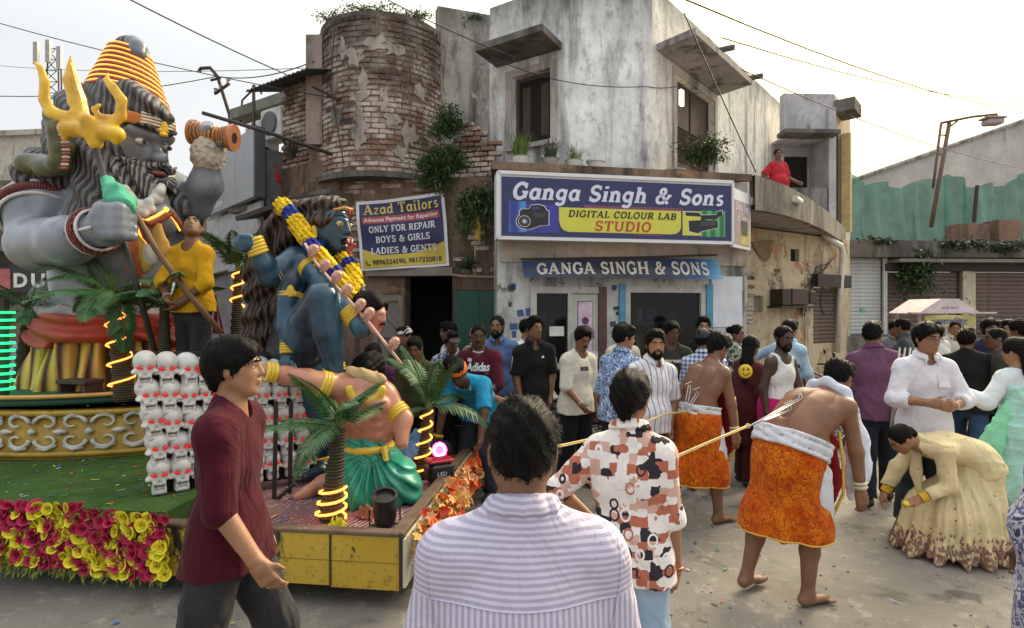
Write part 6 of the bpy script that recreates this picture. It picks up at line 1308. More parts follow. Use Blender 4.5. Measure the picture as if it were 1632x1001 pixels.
# palms
def frond_mesh(L,seed,droop=1.0,lf=.13,n=30):
	rs_ = random.Random(seed); b = MB(); P = []
	for i in range(13): t_ = i/12; a = .35+droop*t_*1.25; P.append(Vector((0,0,0)) if i == 0 else P[-1]+Vector((math.sin(a),0,math.cos(a)))*L/12)
	b.tube(P,[.007-.0045*i/12 for i in range(13)],5)
	for i in range(n):
		t_ = .12+.88*i/(n-1); k = min(11,int(t_*12)); p = P[k].lerp(P[k+1],t_*12-k); tg = (P[k+1]-P[k]).normalized(); up = Vector((0,1,0)).cross(tg)
		ll = lf*(math.sin(PI*min(1,.18+t_*.82))**.6)*rs_.uniform(.9,1.08)*(1-.35*t_)
		for sd in (-1,1):
			d = (tg*(.55+.35*t_)+Vector((0,sd,0))*.85-up*.0+up*.25).normalized(); w = .0105; m = p+d*ll*.45; e = p+d*ll-Vector((0,0,ll*.22)); s2 = d.cross(up).normalized()*w
			b.add([p,m+s2,e,m-s2],[(0,1,2,3)])
	return b.mesh('frond',False)
M_palm = plain('palm_frond',(.05,.145,.045),.5,var=.45,vs=14,rand=.35,bump=0); M_trunk = None
t = NT('palm_trunk'); z = t.sep()[2]; w_ = t.wave(14,t.map(),'Z',.8); M_trunk = t.done(t.mix(w_,(.035,.032,.018),(.10,.082,.04)),.85,0,t.bump(w_,.8,.02))
FRONDS = [frond_mesh(.62,i,d,.185) for i,d in enumerate((.75,1.05,1.4,.5))]
for m in FRONDS: m.materials.append(M_palm)
M_led = glow('warm_led',(1,.30,.05),1.5)
def palm(label,base,H,r,n,fs,seed,led=None,lean=(0,0),group='artificial palms on the float',pitch=(0,55),spread=1):
	rs_ = random.Random(seed); root = thing('artificial_palm',label,'palm',base,0,group); top = Vector((lean[0],lean[1],H)); prof = []
	b = MB(); pts = []; rr = []
	for i in range(25): t_ = i/24; pts.append(top*t_); rr.append((r*(1.35-.65*t_))*(1.12 if i % 2 else .9))
	b.tube(pts,rr,12); b.build('trunk',M_trunk,root,True)
	for i in range(n):
		a = 2*PI*i/n*spread+rs_.uniform(-.3,.3); o = link('frond',FRONDS[rs_.randrange(4)],None,root); pt = R(rs_.uniform(*pitch)); s_ = fs*rs_.uniform(.8,1.15)
		o.matrix_basis = Matrix.Translation(top) @ Matrix.Rotation(a,4,'Z') @ Matrix.Rotation(pt-R(18),4,'Y') @ Matrix.Rotation(rs_.uniform(-.4,.4),4,'X') @ Matrix.Diagonal((s_,s_,s_,1))
	b = MB()
	for i in range(5): a = i*1.3; b.tube([top-Vector((0,0,.05)),top+Vector((math.cos(a)*.02,math.sin(a)*.02,.1)),top+Vector((math.cos(a)*.05,math.sin(a)*.05,.18))],[.012,.014,.003],5)
	tag(b.build('crown_shoots',M_leaf2,root),kind='stuff')
	if led:
		b = MB(); P = []
		for i in range(led[0]*12+1): t_ = i/(led[0]*12); a = i*2*PI/12; p = top*(led[1]+(led[2]-led[1])*t_); rad = r*(1.35-.65*(led[1]+(led[2]-led[1])*t_))*1.2+.012; P.append(p+Vector((math.cos(a)*rad,math.sin(a)*rad,0)))
		b.tube(P,.009,6); b.build('light_strip',M_led,root,True)
	return root
palm('front palm with a glowing strip beside the kneeling statue',fl(-.62,.34,.42),.64,.058,11,.80,1,(3,.02,.36),(.06,.02),pitch=(-5,70))
palm('thin second palm behind the front one by the kneeling statue',fl(-.26,1.35,.42),.60,.042,9,.92,5,(5,.0,.98),(.05,.0),pitch=(-18,70))
palm('palm wound with a bright light strip in front of the big statue',at(200,640,5.25),1.0,.07,12,1.1,3,(5,.05,.97),(-.12,.0),pitch=(15,88))
palm('tall palm at the right of the man in yellow',at(376,560,5.6),.80,.045,9,1.0,4,(3,.55,1.0),(.02,0),pitch=(-15,50))
palm('palm at the left edge in front of the black shop sign',at(30,640,5.9),.95,.06,13,1.25,9,None,(.1,0),pitch=(20,90))
palm('low palm between the big statue and the man in yellow',at(262,610,5.2),.72,.05,10,.95,11,None,(0,0),pitch=(0,80))
# skull wall
S = SDF(); S.ell((0,0,.028),(.066,.082,.066),.02); S.ell((0,-.035,-.04),(.048,.045,.05),.03); S.box((0,-.048,-.083),(.028,.022,.028),.012,.02)
for q in (-1,1): S.ell((q*.029,-.088,-.002),(.02,.03,.017),.008,'s'); S.ell((q*.058,-.045,-.03),(.016,.03,.014),.02); S.ell((q*.05,-.05,-.062),(.016,.04,.02),.015,'s')
S.cone((0,-.095,-.03),(0,-.085,-.045),.008,.012,.006,'s'); S.box((0,-.075,-.072),(.028,.03,.003),.001,.003,'s')
for k in range(-2,3): S.box((k*.0105,-.09,-.078),(.0016,.02,.018),.001,.002,'s')
me_sk = S.mesh('skull',.0045); me_sk.materials.append(plain('skull_white',(.66,.65,.63),.45,var=.22,vs=14,rand=.22,bump=.25,bs=90,wear=((.2,.2,.2),14,.68)))
b = MB(); b.ball((0,0,0),.015,10,6,(1.5,.45,.6)); me_eye = b.mesh('eye_light',True); me_eye.materials.append(glow('red_eye',(.7,.012,.015),.14))
A_,B_ = Vector((-2.70,4.05,0)),Vector((-1.62,5.02,0)); SW = thing('skull_wall','curved display wall of white skulls with red eyes between the statues','display',(A_+B_)/2+Vector((0,0,.54)))
wd = (B_-A_).normalized(); wn = Vector((wd.y,-wd.x,0)); Lw = (B_-A_).length
def skull_at(s_,z,sc,lean=0,yaw=0):
	p = A_+wd*s_+wn*(.045+lean*0)+Vector((0,0,z)); o = link('skull',me_sk,None); o.matrix_basis = Matrix.Translation(p) @ Matrix.Rotation(math.atan2(wd.y,wd.x)+yaw,4,'Z') @ Matrix.Rotation(R(6),4,'X') @ Matrix.Diagonal((sc,sc,sc,1)); par(o,SW)
	for q in (-1,1):
		e = link('eye_light',me_eye,None); e.matrix_basis = o.matrix_basis @ Matrix.Translation((q*.029,-.074,-.002)) @ Matrix.Rotation(q*R(-18),4,'Y'); par(e,o)
rs = random.Random(6)
cols = 11
for c in range(cols):
	s_ = Lw*(c+.35)/cols
	for r_ in range(6):
		z = 1.47-r_*.192-.012*c; sh = .03*r_
		if c == 0 and r_ == 5: continue
		if z < .5: continue
		skull_at(s_+sh*.8+rs.uniform(-.008,.008),z+rs.uniform(-.01,.01),1.16-.014*c+rs.uniform(-.04,.04),yaw=rs.uniform(-.3,.3))
b = MB(); b.add([A_+wd*-.02+Vector((0,0,1.58)),B_+Vector((0,0,1.5)),B_+Vector((0,0,.42)),A_+wd*.12+Vector((0,0,.54))],[(0,1,2,3)]); bk = b.build('backing_board',plain('black_backing',(.02,.02,.02),.9)); bk.modifiers.new('s','SOLIDIFY').thickness = .03; par(bk,SW)
# spotlights, cloths and boxes at the far end of the platform, can lamp at the near corner
def par_can(label,loc,yaw,pitch,s=1.,lit=None):
	r_ = thing('stage_light',label,'stage light',loc,yaw); m = plain('can_black',(.018,.018,.02),.35)
	b = MB(); b.lathe([(.001,-.11),(.06,-.11),(.075,-.07),(.08,.1),(.088,.105),(.088,.115),(.07,.115),(.07,.09),(.001,.09)],22,rot=Matrix.Rotation(pitch,3,'X')); autosmooth(b.build('can',m,r_,True,scale=s),35)
	b = MB(); b.tube([(.1,0,0),(.1,0,-.1),(-.1,0,-.1),(-.1,0,0)],.008,6); b.build('yoke',m,r_,scale=s)
	if lit:
		b = MB(); b.lathe([(.001,.1),(.068,.1)],22,rot=Matrix.Rotation(pitch,3,'X')); b.build('lens',glow('lens_'+lit[0],lit[1],lit[2]),r_,scale=s)
		for k in range(12):
			b = MB(); a = k*PI/6; b.ball(Matrix.Rotation(pitch,3,'X') @ Vector((math.cos(a)*.05,math.sin(a)*.05,.103)),.009,8,5); b.build('led',glow('led_white',(1,.75,1),8),r_,scale=s)
	return r_
par_can('black can light lying at the near corner of the carpet',fl(-.2,.26,.54),R(10),R(18),1.0)
par_can('lit magenta stage light at the far end of the platform',at(706,716,5.3),R(-10),R(80),1.05,('magenta',(1,.05,.8),3.5))
r_ = thing('stage_light','red and black moving head light beside the lilies','stage light',at(700,768,4.75),R(30)); b = MB(); b.box((0,0,.09),(.24,.16,.16),bev=.03); b.build('housing',plain('can_black',(.018,.018,.02)),r_); b = MB(); b.box((0,0,.185),(.23,.15,.03),bev=.012); b.build('lid',plain('red_lid',(.45,.015,.03),.3),r_)
me,w_ = font_mesh('LED',.05); b = link('lettering',me,M_lw,r_); b.matrix_basis = Matrix.Translation((-.05,-.083,.07)) @ FACE
def crumpled(name,label,cat,c,size,mat,seed,h=.12):
	rs_ = np.random.RandomState(seed); ph = rs_.rand(8)*6; n = 26; b = MB()
	for i in range(n+1):
		for j in range(n+1):
			x,y = i/n-.5,j/n-.5; r2 = (x*x+y*y)*4; z = h*max(0,1-r2*.8)+.03*math.sin(9*x+ph[0]+3*math.sin(6*y+ph[1]))+.022*math.sin(13*y+ph[2]+2*math.sin(8*x+ph[3]))+.012*math.sin(24*x+9*y+ph[4])
			b.v.append((x*size[0]*(1+.2*math.sin(7*y+ph[5])),y*size[1]*(1+.2*math.sin(6*x+ph[6])),max(.005,z)))
	b.f = [(i*(n+1)+j,(i+1)*(n+1)+j,(i+1)*(n+1)+j+1,i*(n+1)+j+1) for i in range(n) for j in range(n)]; b.mi = [0]*len(b.f)
	o = b.build(name,mat,smooth=True,loc=c); o.modifiers.new('s','SOLIDIFY').thickness = .004; return tag(o,label,cat)
M_bcl = cloth('light_blue_cloth',(.16,.30,.50)); crumpled('cloth','crumpled light blue cloth, upper one at the far end of the platform','cloth',at(668,712,5.5),(.36,.3),M_bcl,3,.14); crumpled('cloth','crumpled light blue cloth lying beside the green dhoti','cloth',at(655,728,5.2),(.34,.24),M_bcl,8,.1)
bx = thing('speaker_box','black equipment box behind the blue cloths','box',at(640,712,5.65),.1); b = MB(); b.box((0,0,.08),(.4,.25,.16),bev=.015); b.build('case',plain('case_black',(.02,.02,.022),.5),bx); b = MB(); b.lathe([(.001,0),(.05,0),(.06,.012),(.001,.012)][::-1],14,c=(.0,-.13,.08),rot=Matrix.Rotation(R(90),3,'X')); b.build('cone',M_iron,bx)
crumpled('food_box','small open takeaway box by the front palm','box',fl(-.36,.42,.425),(.16,.12),plain('card',(.35,.12,.06),.7),4,.03)
crumpled('flower_scrap','yellow flower scrap on the rim by the palm','flower',fl(-.48,.14,.425),(.1,.07),plain('petal_yellow',(.66,.52,.02)),5,.06)
b = MB(); fr_ = thing('iron_stand','black iron frame holding up the dark blue statue','stand',at(450,790,4.35))
for pts in (((437,800),(440,640)),((462,785),(464,640)),((415,800),(560,792)),((437,800),(470,770))):
	q = MB(); d0 = 4.35+(.12 if pts[0][0] > 450 else 0); q.tube([at(pts[0][0],pts[0][1],d0)-fr_.location,at(pts[1][0],pts[1][1],d0)-fr_.location],.017,6); q.build('bar',plain('frame_black',(.02,.018,.017),.5),fr_)
stl = thing('stool','small dark wooden bench on the round stage','stool',at(128,648,5.35),R(-15));
for nm,c,d in (('seat',(0,0,.24),(.36,.2,.04)),('leg',(-.15,0,.11),(.04,.18,.22)),('leg',(.15,0,.11),(.04,.18,.22))): b = MB(); b.box(c,d,bev=.006); b.build(nm,M_wood,stl)
gl_ = thing('led_post','green lit post of light rings at the left edge','light',at(6,640,5.2)); b = MB(); b.tube([(0,0,0),(0,0,.95)],.04,8); b.build('post',M_iron,gl_)
for k in range(11): q = MB(); q.tube([Vector((math.cos(a*.5236)*.075,math.sin(a*.5236)*.075,.12+k*.07)) for a in range(13)],.012,6); q.build('light_ring',glow('green_led',(.02,1,.25),.9),gl_,True)
q = MB(); q.tube([at(100,745,4.95),at(150,752,4.9),at(200,748,4.95),at(240,738,5.0)],.006,5); tag(q.build('white_cord',plain('cord_white',(.5,.5,.48),.6),smooth=True),'white cord lying under the lattice stage fascia','cord')
# --- the two painted statues
def m_paint(name,col,hi,rough=.38,sc=1.6,dark=None):      # airbrushed paint: patches of two tones
	t = NT(name); n = t.noise(sc,det=3,rough=.5)
	c = t.mix(t.ramp(n,(.36,0.),(.64,1.)),col,hi)
	if dark: c = t.mix(t.math('MULTIPLY',t.ramp(t.noise(sc*2.3,det=4),(.55,0.),(.7,1.)),.6),c,dark)
	return t.done(c,rough,0,t.bump(t.noise(40,det=3),.1,.006),.5,coat=.15)
def m_locks(name,a,b_,sc,vec=(1,1,.25)):
	t = NT(name); w = t.wave(sc,t.map(sc=vec),'X',6,2,1.2)
	return t.done(t.mix(t.ramp(w,(.25,0.),(.8,1.)),a,b_),.5,0,t.bump(w,.6,.03),.4)
M_sgrey = m_paint('statue_grey',(.125,.14,.168),(.25,.275,.32),.34,1.9,(.07,.076,.095)); M_sdark = m_locks('statue_hair_grey',(.022,.02,.022),(.12,.112,.118),5.5); M_gold = m_paint('statue_gold',(.58,.31,.01),(.85,.53,.03),.24,5,(.38,.18,.008)); M_gold2 = m_paint('statue_yellow',(.62,.40,.02),(.75,.52,.06),.45,6)
SHV = thing('giant_statue','giant grey bearded statue with orange wrapped topknot gripping a gold trident','statue',(-4.25,6.1,1.09))
def sp(px,py,d=0.): return np.array(at(px,py,6.0+d))
def put(o,p): return par(o,p)
PX = 6/900.                                             # metres per photograph pixel at the statue
def head_space(c,yaw,pitch,s,roll=0): return Matrix.Translation(Vector(c)) @ (Matrix.Rotation(R(yaw),4,'Z') @ Matrix.Rotation(R(-pitch),4,'X') @ Matrix.Rotation(R(roll),4,'Y')) @ Matrix.Diagonal((s,s,s,1))
def rotm(yaw,pitch,roll=0): return np.array((Matrix.Rotation(R(yaw),3,'Z') @ Matrix.Rotation(R(-pitch),3,'X') @ Matrix.Rotation(R(roll),3,'Y')))
hc = sp(209,231,-.15); HMs = rotm(-110,10,2); hs = 3.95
S = SDF(); head_prims(S,hc,HMs,hs,k=.05,jaw=1.15)
P3 = lambda x,y,z: hc+HMs @ (np.array((x,y,z))*hs)
S.cone(P3(.008,.098,.028),P3(.055,.072,.034),.013*hs,.010*hs,.05); S.cone(P3(-.008,.098,.028),P3(-.055,.072,.034),.013*hs,.010*hs,.05)   # heavy frown
S.ell(P3(0,.112,-.026),np.array((.02,.016,.014))*hs,.05,rot=HMs)
S.cone(sp(190,300,.05),sp(200,260,0),.36,.30,.15)
# torso, shoulders, arms
S.cone(sp(178,500,.1),sp(180,430,.1),.50,.52,.2); S.cone(sp(180,430,.1),sp(190,350,.1),.54,.66,.2,flat=((0,1,0),.8))
S.cone(sp(95,320,-.05),sp(285,325,.25),.34,.30,.25); S.ell(sp(228,352,-.32),(.34,.2,.24),.08); S.ell(sp(155,358,-.40),(.34,.2,.26),.08)
S.cone(sp(100,322,-.1),sp(76,335,-.25),.37,.36,.10); S.cone(sp(74,335,-.25),sp(62,388,-.55),.34,.25,.06)
S.cone(sp(60,390,-.6),sp(108,384,-.95),.25,.215,.06); S.cone(sp(108,384,-.95),sp(160,366,-1.15),.215,.135,.06)
S.cone(sp(272,322,.2),sp(308,325,.15),.24,.185,.10); S.cone(sp(310,324,.15),sp(328,294,.05),.175,.17,.04); S.cone(sp(328,294,.05),sp(333,246,-.05),.165,.105,.05)
# left fist round the trident shaft, four fingers across it
fc_ = lambda x,y,d=0: sp(x,y,-1.15+d)
S.ell(fc_(176,355),(.16,.15,.21),.05)
for i,y in enumerate((334,347,361,375)):
	S.cone(fc_(160,y-2,-.06),fc_(190,y-2,-.16),.058,.058,.02); S.cone(fc_(190,y-2,-.16),fc_(208,y+1,-.06),.056,.05,.015); S.cone(fc_(208,y+1,-.06),fc_(212,y+1,.05),.05,.045,.015)
S.cone(fc_(165,328,.08),fc_(188,322,.02),.06,.055,.03); S.cone(fc_(188,322,.02),fc_(205,326,-.02),.055,.045,.02)
# right hand round the drum
rc = lambda x,y,d=0: sp(x,y,-.05+d)
S.cone(rc(332,246),rc(332,226),.12,.11,.05); S.ell(rc(331,222),(.12,.08,.13),.04)
for i,(x,y) in enumerate(((321,203),(327,200),(334,200))): S.cone(rc(x+4,222,-.06),rc(x,y+4,-.12),.036,.033,.015); S.cone(rc(x,y+4,-.12),rc(x+1,y-3,.0),.033,.03,.012)
S.cone(rc(338,232,-.02),rc(352,228,-.1),.045,.04,.02); S.cone(rc(352,228,-.1),rc(358,222,-.02),.04,.03,.015)
put(link('body',S.mesh('body',.021),M_sgrey),SHV)
def sdf_part(name,S,vox,mat,parent=SHV,disp=None,sm=1): return par(link(name,S.mesh(name,vox,disp=disp,smooth=sm),mat),parent)
ND = lambda name,col,rough=.5: plain(name,col,rough,bump=0)
for nx,ny in ((204,336),(206,350),(208,363),(209,376)):
	S = SDF(); S.ell(fc_(nx+4,ny-1,-.065),(.035,.016,.026),.01); sdf_part('fingernail',S,.008,ND('nail_white',(.6,.6,.62),.3))
# hair: sweeping locks round the head, mane down the shoulder
lk = lambda amp,f: (lambda P: amp*np.sin(f*(P[:,0]*.8+P[:,2]*.55)+3*np.sin(2.2*P[:,2]+1.5*P[:,0])))
S = SDF(); S.ell(P3(0,-.02,.06),np.array((.088,.108,.075))*hs,.08,rot=HMs); S.ell(sp(198,168,.0),(.42,.40,.26),.12)
S.chain([sp(172,150,0),sp(200,158,-.3),sp(236,178,-.34),sp(258,192,-.28)],[.16,.18,.13,.07],.1)
S.chain([sp(165,170,.1),sp(150,200,.0),sp(140,240,-.1),sp(110,270,-.25),sp(60,285,-.35),sp(38,296,-.35)],[.30,.34,.34,.26,.18,.1],.15)
S.chain([sp(175,200,-.2),sp(165,260,-.35),sp(160,310,-.5),sp(142,350,-.6),sp(150,395,-.6)],[.26,.25,.2,.15,.07],.12)
S.chain([sp(250,270,.1),sp(262,300,.0),sp(280,330,-.1),sp(288,360,-.15)],[.10,.12,.10,.05],.08)
sdf_part('hair',S,.021,M_sdark,disp=lambda P: .03*np.sin(22*(P[:,0]*.75+P[:,2]*.6)+2.5*np.sin(2.8*P[:,2]+2*P[:,0]))+.012*np.sin(47*(P[:,0]*.6+P[:,2]*.6)+2*np.sin(5*P[:,2])))
M_beard = m_locks('statue_beard_grey',(.035,.033,.034),(.26,.245,.24),9)
S = SDF(); S.chain([P3(-.05,.02,-.03),P3(-.045,.05,-.085),P3(-.01,.08,-.125)],np.array((.026,.042,.05))*hs,.1); S.chain([P3(.05,.02,-.03),P3(.045,.05,-.085),P3(.01,.08,-.125)],np.array((.026,.042,.05))*hs,.1)
S.chain([P3(0,.075,-.10),P3(0,.09,-.16),P3(.0,.085,-.215)],np.array((.055,.048,.02))*hs,.1); S.ell(P3(0,.125,-.058),np.array((.026,.03,.013))*hs,.03,'s',rot=HMs)
sdf_part('beard',S,.02,M_beard,disp=lambda P: .030*np.sin(30*(P[:,0]+.25*P[:,2])+3*np.sin(5*P[:,2]+4*P[:,0]))+.015*np.sin(60*P[:,0]+4*np.sin(8*P[:,2])))
S = SDF()
for q in (1,-1): S.chain([P3(0,.115,-.040),P3(q*.03,.10,-.052),P3(q*.062,.078,-.05),P3(q*.082,.066,-.036)],np.array((.008,.0095,.008,.003))*hs,.02)
sdf_part('moustache',S,.014,M_beard)
S = SDF(); S.ell(P3(0,.108,-.064),np.array((.022,.012,.007))*hs,.01,rot=HMs); sdf_part('lips',S,.012,ND('statue_lip',(.26,.07,.055),.35))
for q in (1,-1):
	S = SDF(); S.ell(P3(q*.034,.084,.007),np.array((.016,.012,.008))*hs,.01,rot=HMs); e = sdf_part('eye',S,.012,ND('statue_eye',(.55,.52,.48),.2)); S = SDF(); S.ell(P3(q*.034,.094,.007),np.array((.0065,.004,.0065))*hs,.01,rot=HMs); sdf_part('iris',S,.008,ND('statue_iris',(.05,.02,.012),.2),e)
	S = SDF(); S.chain([P3(q*.008,.112,.034),P3(q*.034,.108,.047),P3(q*.058,.082,.046)],np.array((.004,.0065,.003))*hs,.01); sdf_part('eyebrow',S,.012,M_sdark)
# forehead band with white stripes and the gold third eye
S = SDF(); S.ell(P3(0,.004,.058),np.array((.086,.105,.09))*hs,.01,rot=HMs,cut=[(P3(0,0,.078),HMs @ np.array((0,.05,1))),(P3(0,0,.048),HMs @ np.array((0,-.05,-1))),(P3(0,.05,0),HMs @ np.array((0,-1,0)))])
S.p[-1] = S.p[-1]; sdf_part('forehead_band',S,.014,ND('band_orange',(.52,.17,.02),.45))
for k,z in enumerate((.053,.061,.069,.076)):
	S = SDF(); S.chain([P3(.045,.092,z),P3(.02,.108,z),P3(0,.112,z),P3(-.02,.108,z),P3(-.045,.092,z)],[.013]*5,.005); sdf_part('stripe',S,.009,ND('stripe_white',(.72,.68,.6),.5))
S = SDF(); S.ell(P3(0,.113,.054),np.array((.009,.006,.016))*hs,.01,rot=HMs); S.ell(P3(0,.114,.034),np.array((.013,.008,.006))*hs,.02,rot=HMs); S.ell(P3(0,.112,.044),np.array((.018,.006,.005))*hs,.02,rot=HMs); sdf_part('third_eye',S,.01,M_gold)
# topknot: cone of hair wrapped in glowing bead rows, grey curl on top
ax0,ax1 = sp(203,166,-.05),sp(209,84,.05); b = MB(); M_bead = m_locks('bead_red',(.16,.03,.015),(.50,.10,.03),40,(1,1,1)); M_ledr = glow('led_amber',(1,.36,.05),.9)
S = SDF(); S.cone(ax0,ax1,.36,.17,.02); sdf_part('topknot',S,.02,M_sdark)
axv = (ax1-ax0); n_r = 9
for i in range(n_r):
	t_ = (i+.3)/n_r; c = ax0+axv*t_; r_ = .375*(1-t_)+.18*t_; dv = Vector(axv).normalized(); ex = dv.cross(Vector((0,1,0))).normalized(); ey = ex.cross(dv)
	ring = lambda rr,off: [Vector(c)+dv*off+ex*math.cos(a*PI/16)*rr+ey*math.sin(a*PI/16)*rr+dv*(.05*math.cos(a*PI/16)) for a in range(33)]
	q = MB(); q.tube(ring(r_,.0),.026,8); put(q.build('bead_row',M_bead,smooth=True),SHV)
	q = MB(); q.tube(ring(r_+.008,.036),.0075,6); put(q.build('light_row',M_ledr,smooth=True),SHV)
S = SDF(); S.chain([sp(205,84,.02),sp(213,72,-.02),sp(220,76,-.06),sp(219,86,-.08),sp(212,84,-.09)],[.12,.09,.08,.075,.06],.03); sdf_part('curl',S,.016,M_sgrey)
# cobra round the neck
M_snake = m_paint('snake_green',(.05,.06,.025),(.13,.125,.05),.4,8); S = SDF(); S.chain([sp(150,275,-.2),sp(100,262,-.5),sp(45,262,-.5),sp(38,272,-.45)],[.08,.1,.1,.09],.04); S.chain([sp(70,268,-.55),sp(95,262,-.65),sp(100,235,-.7),sp(94,208,-.75),sp(84,186,-.75),sp(76,172,-.78)],[.10,.09,.085,.08,.07,.035],.05); S.ell(sp(92,215,-.75),(.085,.05,.24),.05)
sn = sdf_part('snake',S,.016,M_snake)
for i in range(15):
	t_ = i/14; x = 82+18*math.sin(t_*2.2)+2; y = 186+82*t_; q = MB(); q.box(Vector(sp(x+3,y,-.81)),(.075*(1-.2*abs(t_-.5)),.03,.024),bev=.008); par(q.build('belly_scale',ND('scale_pale',(.58,.48,.44),.5) if i % 2 else ND('scale_red',(.36,.08,.07),.5)),sn)
# arm bands, bracelets, fur cuff
def band(name,pts,r,mat,n=8): q = MB(); q.tube([Vector(p) for p in pts],r,n); return put(q.build(name,mat,smooth=True),SHV)
def ring3(c,axis,r,n=32,sx=1.0):
	d = Vector(axis).normalized(); e = d.cross(Vector((0,1,0))).normalized(); g = e.cross(d); return [Vector(c)+e*math.cos(2*PI*i/n)*r*sx+g*math.sin(2*PI*i/n)*r for i in range(n+1)]
M_bb = m_locks('bead_band',(.06,.02,.02),(.30,.06,.05),16,(1,1,1)); M_wh = ND('trim_white',(.6,.58,.55),.5)
a = sp(70,343,-.3); ax_ = sp(62,385,-.55)-sp(75,325,-.2); band('arm_band',ring3(a,ax_,.355),.045,M_bb); band('arm_band_trim',ring3(a-ax_*.13,ax_,.362),.018,M_wh); band('arm_band_trim',ring3(a+ax_*.15,ax_,.342),.018,M_wh)
a = sp(292,323,.18); ax_ = sp(308,322,.15)-sp(276,322,.2); band('arm_band',ring3(a,ax_,.245),.03,M_bb); band('arm_band_trim',ring3(a+ax_*.3,ax_,.24),.014,M_wh)
a = sp(150,369,-1.1); ax_ = sp(160,366,-1.15)-sp(110,384,-.95); band('bracelet',ring3(a,ax_,.185),.028,M_bb); band('bracelet',ring3(a-ax_*.1,ax_,.19),.013,M_wh); band('bracelet',ring3(a+ax_*.12,ax_,.175),.013,M_wh)
band('wrist_string',[sp(25,392,-.85),sp(52,380,-.95),sp(85,376,-1.15),sp(112,370,-1.22),sp(145,362,-1.3)],.014,M_wh); band('string_bead',[sp(104,372,-1.23),sp(122,366,-1.25)],[.02,.035],M_bb)
S = SDF(); S.cone(sp(331,250,-.05),sp(332,240,-.05),.165,.165,.03); sdf_part('fur_cuff',S,.016,plain('fur_cream',(.55,.48,.40),.95,bump=1,bs=60,bd=.02),disp=lambda P: .018*np.sin(60*P[:,0]+9*np.sin(40*P[:,2]))*np.sin(55*P[:,2]+50*P[:,1]))
# drum
dr = SHV; d0,d1 = Vector(sp(308,211,-.1)),Vector(sp(371,220,-.1)); dv = (d1-d0).normalized(); rot = dv.to_track_quat('Z','Y').to_matrix(); L = (d1-d0).length
q = MB(); q.lathe([(.125,0),(.12,.05),(.07,L*.45),(.07,L*.55),(.12,L-.05),(.135,L)],22,c=d0,rot=rot); put(autosmooth(q.build('drum',m_locks('drum_brown',(.20,.07,.03),(.42,.2,.08),9,(1,1,1)),smooth=True)),SHV)
for z,r_ in ((0,.13),(L,.14)):
	q = MB(); q.lathe([(r_-.01,-.015),(r_,-.015),(r_,.018),(r_-.01,.018)],24,c=d0+dv*z,rot=rot); put(q.build('drum_rim',ND('drum_rim',(.38,.14,.06),.4)),SHV)
q = MB(); q.lathe([(.001,.02),(.055,.02)],20,c=d1,rot=rot); put(q.build('drum_spot',ND('drum_spot',(.06,.05,.05),.4)),SHV); q = MB(); q.lathe([(.001,.016),(.13,.016)],22,c=d1,rot=rot); put(q.build('drum_skin',ND('drum_skin',(.36,.12,.06),.4)),SHV)
for k in range(5): c = d0+dv*L*(.3+.1*k); q = MB(); q.tube([c+rot @ Vector((math.cos(a*PI/8)*.085,math.sin(a*PI/8)*.085,0)) for a in range(17)],.012,5); put(q.build('drum_cord',ND('drum_cord',(.5,.22,.05))),SHV)
# garlands on the chest, glowing strips, cloth
S = SDF(); rs_ = random.Random(4)
for i in range(42):
	t_ = rs_.random(); x = 195+62*t_; y = 305+28*math.sin(PI*t_)+rs_.uniform(-9,9); S.ell(sp(x,y,-.62+.25*t_+rs_.uniform(-.05,.03)),(.05,.04,.05),.012)
sdf_part('white_garland',S,.014,plain('pearl_white',(.62,.61,.58),.5))
for i,(pts) in enumerate((((200,322),(215,346),(232,352),(250,344),(268,332)),((210,336),(222,372),(236,388),(240,395)),((262,330),(278,350),(288,368)),((196,380),(205,420),(222,450),(246,470)),((205,400),(215,436),(236,462)))):
	P = [sp(x,y,-.72+.0035*max(0,x-200)) for x,y in pts]; band('light_strip',P,.014,M_ledr); band('bead_string',[p+np.array((.03,.03,-.03)) for p in P],.028,M_bead)
for i,(pts,m) in enumerate((((228,372,232,420),(.55,.40,.06)),((238,376,240,410),(.6,.56,.5)),((250,366,262,402),(.58,.30,.06)),((216,376,214,426),(.5,.12,.05)))):
	S = SDF(); S.cone(sp(pts[0],pts[1],-.55),sp(pts[2],pts[3],-.6),.06,.09,.03,flat=((0,1,0),.4)); sdf_part('scarf',S,.016,ND('scarf_%d' % i,m,.8),disp=folds(.012,(20,3,2),(34,3,3),i))
# waist wrap and the tree-like golden base of the robe
S = SDF(); S.cone(sp(170,525,.05),sp(166,640,.1),.54,.74,.05,cut=[(sp(172,530),(0,0,1))]); M_robe = None
t = NT('golden_robe_paint'); wv = t.wave(2.6,t.map(sc=(1,1,.12)),'X',5,2,1.0); M_robe = t.done(t.ramp(wv,(.05,(.035,.015,.005)),(.22,(.30,.13,.015)),(.6,(.62,.34,.04)),(1.,(.70,.45,.10))),.45,0,t.bump(wv,.5,.05))
sdf_part('robe',S,.026,M_robe,disp=lambda P: .045*np.sin(11*np.arctan2(P[:,1]-6.1,P[:,0]+4.3)+1.6*np.sin(2.6*P[:,2]))+.02*np.sin(23*np.arctan2(P[:,1]-6.1,P[:,0]+4.3)+2*np.sin(4*P[:,2])))
S = SDF(); S.cone(sp(172,512,.05),sp(172,530,.05),.66,.68,.05,cut=[(sp(172,503),(0,0,1)),(sp(172,546),(0,0,-1))]); S.chain([sp(235,520,-.4),sp(262,540,-.45),sp(272,562,-.4)],[.12,.13,.1],.06); sdf_part('red_sash',S,.022,m_paint('sash_red',(.30,.025,.015),(.45,.06,.03),.6,3),disp=lambda P: .03*np.sin(38*P[:,2]+5*P[:,0]+2*np.sin(4*P[:,0])))
